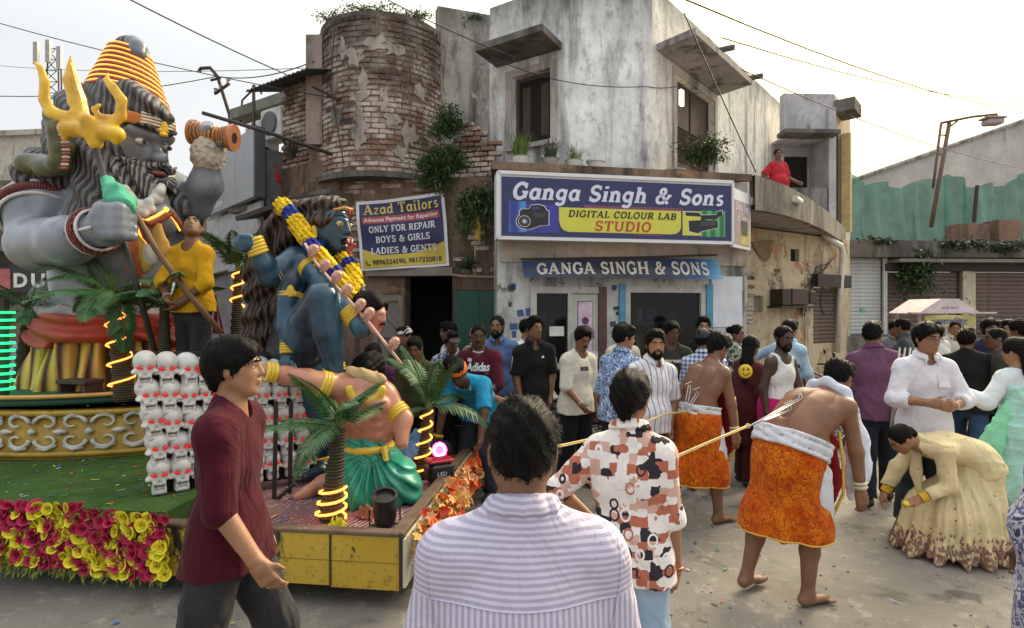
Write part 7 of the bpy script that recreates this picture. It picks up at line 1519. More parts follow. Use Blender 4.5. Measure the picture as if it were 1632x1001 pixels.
S = SDF(); S.cone(sp(150,500,.1),sp(190,498,.1),.52,.52,.05,cut=[(sp(172,488),(0,0,1)),(sp(172,506),(0,0,-1))]); sdf_part('waist_cloth',S,.025,ND('waist_white',(.45,.42,.40),.7),disp=folds(.02,seed=3))
# trident
TD = 5.05; tp = lambda x,y,d=0: np.array(at(x,y,TD+d)); TRI = thing('trident','huge gold trident with a thin dark shaft held by the grey statue','trident',at(240,560,TD+.25))
q = MB(); q.tube([tp(151,232,0),tp(205,410,-.03),tp(254,585,.2)],.026,10); put(q.build('shaft',plain('shaft_dark',(.05,.048,.05),.5),smooth=True),TRI)
S = SDF(); fl_ = ((0,1,0),.55)
S.chain([tp(147,215),tp(133,188),tp(123,160),tp(113,128),tp(112,88)],[.06,.062,.08,.07,.008],.012,flat=fl_)
S.chain([tp(150,205),tp(110,190),tp(80,178),tp(70,158),tp(71,130),tp(64,108),tp(50,95)],[.044,.052,.055,.05,.045,.03,.005],.010,flat=fl_)
S.chain([tp(150,205),tp(172,200),tp(192,186),tp(194,160),tp(180,140),tp(170,128),tp(172,114)],[.044,.052,.054,.047,.042,.028,.006],.010,flat=fl_)
S.chain([tp(92,184),tp(115,182),tp(120,168),tp(110,162)],[.04,.032,.027,.022],.01,flat=fl_); S.chain([tp(178,190),tp(158,186),tp(150,174),tp(158,168)],[.04,.032,.027,.022],.01,flat=fl_)
S.cone(tp(106,205),tp(186,214),.07,.07,.02); S.cone(tp(148,205),tp(152,228),.10,.06,.02); S.cone(tp(106,206),tp(102,222),.06,.02,.02); S.cone(tp(186,214),tp(184,226),.05,.03,.02)
S.cone(tp(112,100,-.05),tp(134,188,-.06),.012,.03,.02); S.ell(tp(138,190,-.06),(.06,.05,.05),.03)
put(link('trident_head',S.mesh('trident_head',.0125),M_gold),TRI)
crumple = SDF(); crumple.chain([tp(172,290,-.15),tp(182,312,-.25),tp(196,326,-.28),tp(206,322,-.2)],[.05,.09,.09,.06],.03); crumple.chain([tp(180,300,-.1),tp(192,318,-.15),tp(205,332,-.2)],[.06,.07,.04],.03)
tag(link('cloth',crumple.mesh('cloth',.012,disp=folds(.02,(22,9,14),(31,21,19),2)),cloth('sea_green_cloth',(.10,.42,.27))),'sea green cloth tied round the trident shaft above the grey fist','cloth')
# --- dark blue statue
KD = 4.8; kp = lambda x,y,d=0.: np.array(at(x,y,KD+d))
M_blue = m_paint('statue_deep_blue',(.010,.026,.048),(.030,.105,.175),.24,2.8,(.008,.016,.03)); M_kh = m_locks('statue_hair_brown',(.010,.007,.006),(.075,.042,.03),6,(1,1,.5))
KAL = thing('goddess_statue','dark blue many armed statue with long brown hair, red tongue and yellow garland','statue',kp(500,770,.1))
KH = rotm(-112,2,0); kc = kp(524,362); ks = 2.0
S = SDF(); head_prims(S,kc,KH,ks,k=.025,jaw=.95); Q3 = lambda x,y,z: kc+KH @ (np.array((x,y,z))*ks)
S.ell(Q3(0,.098,-.066),np.array((.023,.035,.014))*ks,.008,'s',rot=KH)
S.cone(kp(505,412),kp(518,385),.105,.10,.05); S.cone(kp(470,560,.05),kp(488,480,.05),.23,.19,.1); S.cone(kp(488,480,.05),kp(500,432,.03),.20,.21,.1); S.ell(kp(525,440,-.08),(.11,.11,.11),.06)
S.cone(kp(472,414,-.12),kp(500,418,.15),.10,.10,.08)
S.chain([kp(470,412,-.12),kp(450,428,-.22),kp(430,441,-.30)],[.105,.10,.085],.018); S.chain([kp(430,441,-.30),kp(420,420,-.36),kp(409,397,-.42)],[.088,.085,.058],.018)
S.ell(kp(393,388,-.45),(.10,.08,.075),.03)
for i in range(4): S.cone(kp(384+i*1.0,379+i*6,-.50),kp(376+i*1.5,381+i*5.5,-.44),.026,.024,.012)
S.cone(kp(398,378,-.5),kp(385,376,-.52),.028,.024,.012)
S.chain([kp(474,425,-.12),kp(466,450,-.2),kp(461,478,-.22)],[.115,.105,.095],.018); S.chain([kp(461,478,-.22),kp(458,520,-.24),kp(459,556,-.26)],[.098,.088,.055],.018)
S.ell(kp(457,582,-.28),(.07,.045,.085),.03)
for i in range(4): x = 446+i*7.2; S.cone(kp(x,590,-.31),kp(x-1.5,607,-.36),.022,.021,.01); S.cone(kp(x-1.5,607,-.36),kp(x-.5,616-abs(i-1.5)*2,-.32),.021,.017,.008)
S.cone(kp(466,578,-.32),kp(473,594,-.36),.026,.018,.012)
S.chain([kp(487,414,-.1),kp(512,446,-.25),kp(540,478,-.36)],[.105,.10,.085],.018); S.chain([kp(540,478,-.36),kp(556,497,-.42),kp(572,515,-.45)],[.085,.07,.07],.018); S.ell(kp(576,523,-.46),(.08,.06,.08),.03)
S.chain([kp(478,552,-.1),kp(492,510,-.34),kp(512,474,-.50)],[.18,.15,.12],.012); S.chain([kp(514,474,-.50),kp(522,530,-.46),kp(533,590,-.42)],[.12,.115,.07],.012); S.chain([kp(533,592,-.36),kp(550,612,-.38),kp(572,618,-.38)],[.07,.06,.04],.03)
S.chain([kp(480,575,.05),kp(498,640,.1),kp(517,735,.12)],[.19,.15,.08],.018); S.chain([kp(517,738,.12),kp(510,752,.0),kp(488,760,-.1)],[.075,.065,.04],.03)
put(link('body',S.mesh('body',.0135),M_blue),KAL)
S = SDF(); S.cone(kp(472,566,.05),kp(488,480,.05),.25,.22,.06); S.cone(kp(488,480,.05),kp(499,446,.03),.22,.215,.06); sdf_part('torso_shade',S,.0135,ND('torso_shade_black',(.008,.008,.010),.5),KAL,folds(.012,(20,6,4),seed=7))  # added shell: shadow on the torso between the limbs, painted black
S = SDF(); kcut = [(Q3(0,.075,.05),KH @ np.array((0,.75,-.66)))]
S.ell(Q3(0,-.016,.035),np.array((.088,.112,.105))*ks,.05,rot=KH,cut=kcut); S.chain([kp(505,345,.1),kp(470,352,.1),kp(440,372,.12),kp(425,385,.15)],[.16,.17,.13,.07],.08); S.chain([kp(490,360,.12),kp(455,385,.15),kp(425,410,.2),kp(414,440,.2)],[.18,.17,.14,.1],.1)
S.chain([kp(455,400,.22),kp(435,450,.22),kp(428,520,.2),kp(430,580,.15),kp(448,640,.1),kp(458,672,.1)],[.2,.21,.2,.18,.13,.05],.1); S.chain([kp(465,420,.25),kp(470,500,.3),kp(462,600,.25)],[.15,.2,.14],.1)
def kdisp(P): return .022*np.sin(34*(P[:,2]*.75-P[:,0]*.5)+3.2*np.sin(5*P[:,0]+3*P[:,2]))+.010*np.sin(70*(P[:,2]*.6-P[:,0]*.7)+3*np.sin(9*P[:,2]))
sdf_part('hair',S,.0135,M_kh,KAL,kdisp)
M_red = ND('statue_red',(.36,.015,.012),.3)
S = SDF(); S.chain([Q3(0,.095,-.062),Q3(.0,.13,-.075),kp(556,403,-.12),kp(566,408,-.12)],[.024,.024,.018,.005],.01,flat=((0,0,1),.5)); sdf_part('tongue',S,.0085,M_red,KAL)
S = SDF(); S.ell(Q3(0,.108,-.047),np.array((.026,.007,.004))*ks,.006,rot=KH); S.ell(Q3(0,.094,-.083),np.array((.022,.008,.004))*ks,.01,rot=KH); sdf_part('lips',S,.0075,M_red,KAL)
for q in (-1,1): b = MB(); b.tube([Vector(Q3(q*.012,.112,-.053)),Vector(Q3(q*.011,.115,-.072))],[.012,.002],6); put(b.build('fang',ND('fang_white',(.7,.68,.6),.3),smooth=True),KAL)
for q in (-1,1):
	S = SDF(); S.ell(Q3(q*.035,.085,.008),np.array((.019,.012,.012))*ks,.01,rot=KH); e = sdf_part('eye',S,.007,ND('statue_eye_yellow',(.55,.42,.2),.2),KAL); S = SDF(); S.ell(Q3(q*.037,.095,.008),np.array((.007,.004,.007))*ks,.01,rot=KH); sdf_part('iris',S,.005,ND('statue_iris_dark',(.02,.006,.005),.2),e)
	S = SDF(); S.chain([Q3(q*.01,.11,.03),Q3(q*.036,.102,.042),Q3(q*.06,.075,.036)],[.008,.011,.005],.01); sdf_part('eyebrow',S,.006,ND('brow_black',(.006,.006,.007)),KAL)
S = SDF(); S.ell(Q3(0,.106,.058),np.array((.007,.005,.018))*ks,.01,rot=KH); sdf_part('forehead_mark',S,.006,M_red,KAL); S = SDF(); S.chain([Q3(-.06,.075,.062),Q3(-.02,.1,.075),Q3(.02,.1,.075),Q3(.06,.075,.062)],[.012]*4,.01); sdf_part('forehead_stripe',S,.007,ND('mark_orange',(.5,.2,.04)),KAL)
S = SDF(); S.ell(Q3(.08,-.005,-.03),(.03,.03,.05),.01); S.ell(Q3(-.08,-.005,-.03),(.03,.03,.05),.01);
for q in (-1,1): S = SDF(); S.ell(Q3(q*.084,-.005,-.035),(.028,.028,.05),.01); S.ell(Q3(q*.084,-.005,-.012),(.018,.018,.02),.01); sdf_part('earring',S,.007,M_gold2,KAL)
def kring(name,p,q_,r,tk,mat=M_gold2,rows=1,sep=.03):
	ax_ = q_-p
	for k in range(rows): b = MB(); b.tube(ring3(p+ax_/np.linalg.norm(ax_)*sep*k,ax_,r,24),tk,6); put(b.build(name,mat,smooth=True),KAL)
kring('bracelet',kp(412,403,-.41),kp(408,394,-.42),.066,.016,M_gold2,5,.026); kring('armlet',kp(446,431,-.23),kp(438,436,-.26),.088,.013,M_gold2,4,.022)
kring('armlet',kp(464,470,-.21),kp(463,478,-.22),.097,.012,M_gold2,2,.022); kring('bracelet',kp(459,544,-.255),kp(459,550,-.26),.055,.012,M_gold2,5,.022); kring('armlet',kp(495,428,-.16),kp(500,434,-.19),.103,.013,M_gold2,3,.02); kring('bracelet',kp(556,496,-.42),kp(562,503,-.43),.076,.013,M_gold2,5,.022)
S = SDF(); S.ell(kp(463,464,-.31),(.034,.014,.05),.008); S.ell(kp(456,468,-.30),(.022,.012,.025),.01); S.ell(kp(470,468,-.30),(.022,.012,.025),.01); sdf_part('armlet_crest',S,.007,M_gold2,KAL)
kring('anklet',kp(532,584,-.36),kp(534,590,-.36),.078,.012,M_gold2,3,.022); kring('anklet',kp(516,728,.12),kp(517,735,.12),.085,.013,M_gold2,3,.022)
# pompom garland with blue bands
pom = lambda P: .017*np.sin(75*P[:,0]+6*np.sin(50*P[:,2]))*np.sin(75*P[:,2]+5*np.sin(60*P[:,1]))+.009*np.sin(130*P[:,0]+120*P[:,2])
M_pom = plain('pompom_yellow',(.74,.50,.008),.9,var=.2,vs=60,bump=.6,bs=150); M_pomb = plain('pompom_blue',(.012,.03,.26),.8,var=.3,vs=60,bump=.6,bs=150)
GRL = thing('pompom_garland','thick yellow pompom garland with blue bands round the neck of the blue statue','garland',kp(520,430,-.3))
path = [(452,330,-.1),(466,340,-.14),(478,360,-.18),(490,382,-.22),(502,398,-.25),(514,412,-.27),(526,428,-.29),(540,446,-.31),(552,462,-.32)]
def seg(a,b_,m,r=.078,nm='pompom_segment'):
	S = SDF(); S.chain([kp(*path[i]) for i in range(a,b_+1)],[r]*(b_-a+1),.03); return par(link(nm,S.mesh(nm,.0095,disp=pom),m),GRL)
def cpt(i,f): p,q_ = np.array(path[i]),np.array(path[i+1]); return tuple(p+(q_-p)*f)
for (p,q_,m,r) in (((450,328,-.1),(456,333,-.12),M_pom,.075),((461,337,-.13),(468,344,-.15),M_pomb,.072),((472,352,-.16),(490,382,-.22),M_pom,.078),((494,388,-.23),(503,397,-.25),M_pomb,.072),((508,406,-.26),(524,426,-.29),M_pom,.08),((528,431,-.29),(534,438,-.30),M_pomb,.074),((539,446,-.31),(558,474,-.33),M_pom,.082),((541,404,.0),(551,414,-.05),M_pom,.062),((553,417,-.06),(558,421,-.08),M_pomb,.06),((562,430,-.1),(568,462,-.2),M_pom,.07)):
	r *= .88; S = SDF(); S.cone(kp(*p),kp(*q_),r,r,.02); par(link('pompom_segment',S.mesh('pompom_segment',.0095,disp=pom),m),GRL)
# garland of small painted heads
HG = thing('head_garland','string of small pink painted heads hanging across the blue statue','garland',kp(545,460,-.45)); M_pinkh = m_paint('doll_pink',(.34,.15,.11),(.52,.28,.21),.4,9)
S = SDF(); head_prims(S,np.zeros(3),np.eye(3),1.0); me_h = S.mesh('doll_head',.009); me_h.materials.append(M_pinkh)
b = MB(); b.tube([Vector(kp(486,388,-.34)),Vector(kp(503,418,-.38)),Vector(kp(530,450,-.47)),Vector(kp(556,478,-.54)),Vector(kp(590,517,-.58)),Vector(kp(612,545,-.55)),Vector(kp(640,580,-.5))],.011,6); par(b.build('cord',ND('cord_pink',(.66,.42,.36),.5),smooth=True),HG)
for i,(x,y,d) in enumerate(((499,400,-.38),(518,424,-.42),(537,442,-.49),(553,463,-.54),(574,487,-.58),(588,501,-.6),(628,548,-.55))):
	h = link('doll_head',me_h,None); m = Matrix.Translation(Vector(kp(x,y,d))) @ Matrix.Rotation(R(150),4,'Z') @ Matrix.Rotation(R(-10),4,'Y') @ Matrix.Diagonal((.46,)*3+(1,)); h.matrix_basis = m; par(h,HG)
DH = thing('demon_head','horned pink demon head with black hair held by the blue statue','statue',kp(592,497,-.45)); hm = head_space(kp(590,500,-.42),-105,12,1.25)
S = SDF(); head_prims(S,np.zeros(3),np.eye(3),1.0); o = link('head',S.mesh('head',.008),m_paint('demon_red',(.36,.10,.07),(.52,.26,.19),.4,9)); o.matrix_basis = hm; par(o,DH)
o = link('hair',head_mesh('floppy'),None); o.matrix_basis = hm; o.material_slots[0].link = 'OBJECT'; o.material_slots[0].material = M_hair; par(o,DH); o = link('moustache',head_mesh('moustache'),None); o.matrix_basis = hm
par(o,DH)
for x,y,x2,y2 in ((582,482,577,452),(600,480,602,463)): b = MB(); b.tube([Vector(kp(x,y,-.4)),Vector(kp((x+x2)/2-2,(y+y2)/2,-.4)),Vector(kp(x2,y2,-.38))],[.04,.03,.004],8); par(b.build('horn',ND('horn_dark',(.03,.027,.026),.5),smooth=True),DH)
# --- kneeling pink statue with turquoise dhoti
DM = thing('kneeling_statue','kneeling muscular pink statue in a turquoise dhoti on the carpet deck','statue',at(600,790,4.4)); dp = lambda x,y,d=0.: np.array(at(x,y,4.4+d)); M_pk = m_paint('statue_pink',(.38,.13,.075),(.55,.26,.165),.34,3.4,(.26,.075,.05))
S = SDF(); S.cone(dp(584,712),dp(590,668),.17,.185,.08,flat=((0,1,0),.8)); S.cone(dp(590,668),dp(583,625),.20,.17,.08,flat=((0,1,0),.75)); S.cone(dp(548,618,-.02),dp(612,632,.0),.11,.10,.08)
for q,(x,y) in ((-1,(572,640)),(1,(603,645))): S.ell(dp(x,y,-.14),(.085,.05,.065),.03)
for r_ in range(3):
	for q in (-1,1): S.ell(dp(589+q*11+r_,664+r_*15,-.145+.01*r_),(.042,.03,.036),.018)
S.chain([dp(548,618,-.05),dp(515,612,-.15),dp(490,604,-.22)],[.10,.085,.07],.05); S.chain([dp(490,604,-.22),dp(455,598,-.25),dp(428,592,-.3)],[.072,.065,.045],.04); S.ell(dp(418,590,-.3),(.06,.03,.04),.03)
S.chain([dp(612,632,.0),dp(640,668,-.02),dp(640,706,-.1)],[.095,.08,.05],.05); S.cone(dp(584,622),dp(588,600,.1),.075,.07,.04)
S.chain([dp(545,760,.1),dp(515,772,.1),dp(490,784,.0)],[.08,.07,.05],.04); S.cone(dp(492,786,.0),dp(474,792,-.06),.05,.035,.03)
dc = dp(588,592,.16); DHm = rotm(140,25,-12); head_prims(S,dc,DHm,1.15,k=.02); put(link('body',S.mesh('body',.0125),M_pk),DM)
o = link('hair',head_mesh('floppy'),None); o.matrix_basis = Matrix.Translation(Vector(dc)) @ Matrix(DHm.tolist()).to_4x4() @ Matrix.Diagonal((1.16,)*3+(1,)); o.material_slots[0].link = 'OBJECT'; o.material_slots[0].material = M_hair; par(o,DM)
M_turq = m_paint('dhoti_turquoise',(.012,.20,.13),(.04,.36,.25),.35,3)
S = SDF(); S.cone(dp(584,716),dp(582,742,.05),.19,.24,.08); S.chain([dp(578,745,.0),dp(562,775,-.12),dp(572,790,-.2)],[.22,.17,.13],.08); S.chain([dp(600,745,.05),dp(632,768,-.1),dp(640,782,-.12)],[.21,.16,.12],.08); S.chain([dp(555,760,.15),dp(545,780,.15)],[.16,.13],.08)
S.chain([dp(640,775,-.1),dp(656,792,-.12),dp(664,798,-.1)],[.12,.08,.05],.06)
def pleat(P): c = dp(600,720); return .016*np.sin(26*np.arctan2(P[:,0]-c[0],-(P[:,2]-c[2])+.05)+6*(P[:,2]-c[2]))+.007*np.sin(60*P[:,0]+30*P[:,2])
S2 = S; put(link('dhoti',S2.mesh('dhoti',.0125,cuts=[((0,0,.425),(0,0,-1))],disp=pleat),M_turq),DM)
b = MB(); b.tube(ring3(dp(585,710),(0,0,1),.185,28),.028,8); put(b.build('belt',M_gold2,smooth=True),DM); b = MB(); b.tube([dp(612,712,-.16),dp(616,735,-.2)],[.03,.02],6); put(b.build('belt_drop',M_gold2),DM)
for p,q_,r_ in ((dp(522,614,-.13),dp(510,611,-.16),.09),(dp(438,594,-.28),dp(430,593,-.3),.06),(dp(628,655,-.01),dp(634,662,-.02),.09)):
	for k in range(3): b = MB(); b.tube(ring3(p+(q_-p)/np.linalg.norm(q_-p)*.026*k,q_-p,r_,22),.017,6); put(b.build('bangle',M_gold2,smooth=True),DM)
S = SDF()
for i in range(13): a = i/12*PI; S.ell(dp(583+26*math.cos(a+PI),620+20*math.sin(a),-.15),(.032,.028,.032),.01)
sdf_part('necklace',S,.009,M_gold2,DM)
S = SDF(); S.cone(dp(560,592,-.06),dp(606,606,-.06),.05,.05,.03); sdf_part('shoulder_sash',S,.011,cloth('sash_cream',(.5,.36,.2)),DM,folds(.012,(30,9,30)))
from mathutils.bvhtree import BVHTree
# --- garments
def p_retro(t,c):
	v = t.map(sc=(1,.4,1.15)); x = t.n('ShaderNodeTexVoronoi',distance='CHEBYCHEV'); x.inputs['Scale'].default_value = 25; t.l(v,x.inputs['Vector']); x.inputs['Randomness'].default_value = .75
	r = t.sep(x.outputs[1])[0]; c = t.ramp(r,(0,(.72,.68,.66)),(.3,(.40,.13,.085)),(.48,(.56,.35,.30)),(.66,(.70,.66,.64)),(.84,(.03,.028,.035)),interp='CONSTANT')
	y = t.n('ShaderNodeTexVoronoi'); y.inputs['Scale'].default_value = 18; t.l(t.map(sc=(1,.3,.8),loc=(.3,0,.2)),y.inputs['Vector']); y.inputs['Randomness'].default_value = .5
	d = y.outputs[0]; ring = t.ramp(d,(.0,0.),(.26,1.),(.38,0.),interp='CONSTANT'); return t.mix(t.math('MULTIPLY',ring,t.ramp(t.sep(y.outputs[1])[1],(.0,0.),(.45,1.),interp='CONSTANT')),c,t.ramp(t.sep(y.outputs[1])[0],(0,(.74,.72,.72)),(.4,(.035,.03,.04)),(.7,(.42,.15,.10)),interp='CONSTANT'))
def p_fire(t,c):
	v = t.map(sc=(1,1,.8)); n1 = t.noise(21,v,2,.5,1.6); n2 = t.noise(34,v,2,.5,1.2); c = t.mix(t.ramp(t.noise(8),(.4,0.),(.62,1.)),(.52,.085,.004),(.70,.19,.010))
	ln = lambda n,p: t.ramp(n,(p-.042,0.),(p-.018,1.),(p+.018,1.),(p+.042,0.)); return t.mix(t.math('MULTIPLY',t.math('MAXIMUM',ln(n1,.5),ln(n2,.42)),.85),c,(.25,.035,.006))
def p_lav(t,c):
	z = t.sep()[2]; wob = t.math('MULTIPLY',t.noise(70),.0)
	v1 = t.map(); a = t.wave(24,v1,'X',.5,2,6); b_ = t.wave(24,v1,'Z',.5,2,6)
	m = t.ramp(z,(0.,0.),(1.,1.)); st = t.mix(t.math('GREATER_THAN',z,1.25),a,b_)
	return t.mix(t.ramp(st,(.35,0.),(.65,1.)),(.35,.32,.43),(.52,.49,.61))
def p_plaid(col1,col2):
	def f(t,c):
		a = t.ramp(t.wave(7,axis='X'),(.48,0.),(.52,1.)); b_ = t.ramp(t.wave(7,axis='Z'),(.48,0.),(.52,1.)); return t.mix(t.math('MULTIPLY',t.math('ADD',a,b_),.5),col1,col2)
	return f
JE = cloth('dark_jeans',(.018,.022,.034)); JB = cloth('blue_jeans',(.035,.065,.13),var=.3); JL = cloth('pale_jeans',(.30,.42,.55),var=.2); BK = cloth('black_trousers',(.012,.012,.014)); CH = cloth('charcoal_jeans',(.03,.03,.033),var=.35); KH_ = cloth('khaki',(.14,.11,.075)); SH = plain('shoe_dark',(.03,.027,.025),.6); SHW = plain('shoe_white',(.5,.5,.5),.6)
tee = lambda m,**k: dict(m=m,**k); shirt = lambda m,**k: dict(m=m,collar=True,sleeve=k.pop('sleeve',1.85),**k); T_ = lambda m,**k: dict(m=m,**k)
def X(px,Y): return (px-CX)/F*Y
def chest_text(J,root,txt,mat,size,z_off,x_off=0,back=False,w=None,serif=False,shear=.2,lift=.006):
	s = J['s']; me = font_mesh(txt,size,shear=shear,bold=.004)[0] if not serif else serif_mesh(txt,size,shear)[0]
	if w: fit_w(me,w)
	wx = max(v.co.x for v in me.vertices); c = J['chest']; d = 1 if not back else -1
	M = Matrix.Translation((c[0]+d*(wx/2)+x_off,0,c[2]+z_off)) @ (Matrix.Rotation(R(180),4,'Z') if not back else Matrix.Identity(4)) @ FACE
	project(me,J['shirt'].data,M,(0,-1,0) if not back else (0,1,0),lift); return link('print',me,mat,root)
W_ink = plain('print_white',(.72,.72,.72),.6,bump=0); K_ink = plain('print_black',(.015,.015,.015),.6,bump=0)
def ringband(name,root,p,axis,r,tk,mat): b = MB(); b.tube(ring3(np.array(p),axis,r,20),tk,6); return b.build(name,mat,root,True)
# --- foreground
r,J = person('young man in a maroon t-shirt and charcoal jeans walking past the skull wall',X(364,2.4),2.4,-84,1.755,hair='floppy',skin_m=SK[0],top=tee(cloth('maroon',(.055,.005,.012)),sleeve=1.0,i=.026,hem=.13,cuff=.022,fold=.007,neck=.058),bottom=T_(CH,i=.032,flare=.012,fold=.009),shoe=SHW,legL=(22,3,8),legR=(-12,3,-16),armR=(6,10,34,2),armL=(-6,12,14,4),bw=.92,vox=.0075,lean=2,head=(-2,6,0),jaw=.95,curl=(.5,.55))
b = add_strands(None,head_mesh('floppy'),700,.028,.0016,3,1); o = b.build('loose_hair',M_hair,r); o.matrix_local = J['hm']
pm = MB()
for k,(x0,z0,x1,z1,bend) in enumerate(((-.10,.22,.06,.06,.05),(.06,.06,-.09,-.06,.04),(-.09,-.06,.08,-.24,.05),(-.02,.24,.10,.14,-.04),(.11,.12,-.02,-.02,.06),(.0,-.10,.12,-.30,-.05))):
	for i in range(8):
		t0,t1 = i/8,(i+1)/8; f = lambda t: Vector((x0+(x1-x0)*t+bend*math.sin(PI*t),z0+(z1-z0)*t)); a,c = f(t0),f(t1); n = Vector((-(c-a).y,(c-a).x)).normalized()*.008*(1+.5*math.sin(PI*t0)); pm.quad((a.x-n.x,a.y-n.y,k*.0002),(a.x+n.x,a.y+n.y,k*.0002),(c.x+n.x,c.y+n.y,k*.0002),(c.x-n.x,c.y-n.y,k*.0002))
me = pm.mesh('print'); project(me,J['shirt'].data,Matrix.Translation((-.02,0,J['chest'][2]-.02)) @ FACE,(0,1,0),.005); link('print',me,W_ink,r)
pm = MB(); pm.add([(-.03,0,0),(.03,.0,0),(.05,.05,0),(0,.03,0),(-.04,.05,0)],[(0,1,2,3,4)]); me = pm.mesh('print'); project(me,J['shirt'].data,Matrix.Translation((.0,0,J['chest'][2]-.33)) @ FACE,(0,1,0),.005); link('print',me,plain('print_green',(.03,.4,.1),.6,bump=0),r)
r,J = person('man seen from behind in a lavender striped shirt, nearest to the camera',X(833,1.28),1.28,2,1.645,hair='short',skin_m=SK[1],top=shirt(cloth('lavender_stripe',(.4,.38,.5),p_lav,wr=.8),i=.022,hem=.13,fold=.0035),bottom=T_(JE),shoe=SH,bw=1.05,fat=.03,vox=.0065,armL=(0,15,8,8),armR=(0,15,8,8),lean=2,head=(4,6,0),face=True)
b = add_strands(None,head_mesh('short'),1500,.014,.0010,5,1.0); o = b.build('loose_hair',M_hair,r); o.matrix_local = J['hm']
c = J['nb']; q = MB(); P = []
for i in range(17): x = -.20+.4*i/16; P.append(Vector((x,-.3,1.25)))
bv = BVHTree.FromPolygons([v.co for v in J['shirt'].data.vertices],[p.vertices for p in J['shirt'].data.polygons]); P = [h[0]-Vector((0,.001,0)) for h in (bv.ray_cast(p,Vector((0,1,0))) for p in P) if h[0]]
q.tube(P,.0022,5); q.build('yoke_seam',J['shirt'].data.materials[0],r,True)
for sd in (-1,1):
	P = [(bv.ray_cast(Vector((sd*(.205+.012*math.sin(i*.35)-.0016*i),-.3,1.40-.024*i)),Vector((0,1,0)))[0]) for i in range(14)]; P = [p-Vector((0,.001,0)) for p in P if p]; q = MB(); q.tube(P,.0026,5); q.build('armhole_seam',J['shirt'].data.materials[0],r,True)
r,J = person('man from behind in a shirt of terracotta, white and black retro shapes',X(1004,2.4),2.4,-14,1.59,hair='floppy',skin_m=SK[0],top=shirt(cloth('retro_print',(.5,.4,.4),p_retro,wr=.9),sleeve=1.12,cuff=.006,i=.014,hem=.13,fold=.006),bottom=T_(JL,i=.02),shoe=SHW,bw=.86,vox=.0075,armL=(-8,44,30,-38),armR=(-4,9,10,4),lean=3,head=(0,-14,0))
b = add_strands(None,head_mesh('floppy'),700,.024,.0013,8,1); o = b.build('loose_hair',M_hair,r); o.matrix_local = J['hm']
w = J['wrR']; ringband('bead_bracelet',r,w-(0,0,.005),(0,.1,1),.034,.008,plain('amber_bead',(.30,.05,.02),.3))
PAT = (r,J)
# --- the two bare backed devotees
M_fire = cloth('flame_orange_print',(.6,.17,.01),p_fire,wr=.7); M_wcl = cloth('white_cotton',(.62,.63,.68)); M_redc = cloth('red_velvet',(.22,.012,.015)); M_goldb = plain('gold_border',(.6,.4,.06),.5)
def devotee(label,x,y,yaw,H,lean,bw,fat,sk,hem,legL,legR,armL,armR,head,hunch=6,**k):
	r,J = person(label,x,y,yaw,H,lean=lean,hunch=hunch,bw=bw,fat=fat,skin_m=sk,hair='short',legL=legL,legR=legR,armL=armL,armR=armR,head=head,bottom=dict(kind='dhoti',m=M_fire,hem=hem,i=.012,fold=.007,pleats=8,flare=.03),vox=.009,**k); s = J['s']
	P,wst = J['P'],J['waist']; u = nrm(wst-P); f = nrm(np.cross(u,(1,0,0)))
	S = SDF()                                             # waist cloth, thick rolled turns
	for i in range(4): c = P+u*(.02+.028*i)*s; S.cone(c-(.02,0,0),c+(.02,0,0),.182*bw+fat*.4,.182*bw+fat*.4,.006,flat=(f,.82+fat),cut=[(c+u*.017,u),(c-u*.017,-u)])
	J['sub']('waist_cloth',S,M_wcl,.009,disp=lambda Q: .006*np.abs(np.sin(62*(Q @ u)+5*Q[:,0]+1.5*np.sin(9*Q[:,0])))); b = MB()
	S = SDF(); a = P+np.array((.15*bw,.06,.05)); S.chain([a,a+(.03,.02,-.16),a+(.02,.04,-.40)],[.035,.05,.07],.02,flat=((1,0,0),.35)); J['sub']('cloth_end',S,M_wcl,.009,disp=folds(.008,(30,60,3),(20,90,5),5))
	rs = [P+np.array((.13*math.cos(a),.0,-.0)) for a in (0,1)]
	for n in 'LR': ringband('wrist_wrap',r,J['wr'+n]-nrm(J['wr'+n]-J['el'+n])*.02,J['wr'+n]-J['el'+n],.031,.013,plain('wrap_cream',(.55,.5,.36),.8)); ringband('wrist_wrap',r,J['wr'+n]-nrm(J['wr'+n]-J['el'+n])*.045,J['wr'+n]-J['el'+n],.033,.011,plain('wrap_cream',(.55,.5,.36),.8))
	b = MB(); n_ = 20; bb = P+np.array((0,0,hem-P[2]));
	S = SDF(); a = P+f*.17+np.array((.04,.02,.12)); S.chain([a+(0,0,.25),a+(.02,.05,0),a+(.03,.06,-.22),a+(.02,.05,-.42)],[.07,.12,.14,.09],.03,flat=(f,.25)); fr = J['sub']('front_cloth',S,M_redc,.011,disp=folds(.006,seed=9))
	hemp = [c for c in r.children if c.name.startswith('dhoti')][0]; bv_ = BVHTree.FromPolygons([v.co for v in hemp.data.vertices],[p.vertices for p in hemp.data.polygons]); ctr = Vector(((J['knL']+J['knR'])/2)); RG = []
	for i in range(41): d_ = Vector((math.cos(i*PI/20),math.sin(i*PI/20),0)); h = bv_.ray_cast(Vector((ctr.x,ctr.y,hem+.012))+d_*.7,-d_); RG += [h[0]+d_*.002] if h[0] else []
	q = MB(); q.tube(RG,.006,5); q.build('hem_border',M_goldb,hemp,True)
	q = MB(); L = [a+(.15,.06,.1),a+(.17,.07,-.1),a+(.17,.07,-.3),a+(.10,.06,-.47),a+(.0,.06,-.52)]; q.tube([Vector(p) for p in L],.010,6); q.build('gold_border',M_goldb,fr,True)
	return r,J
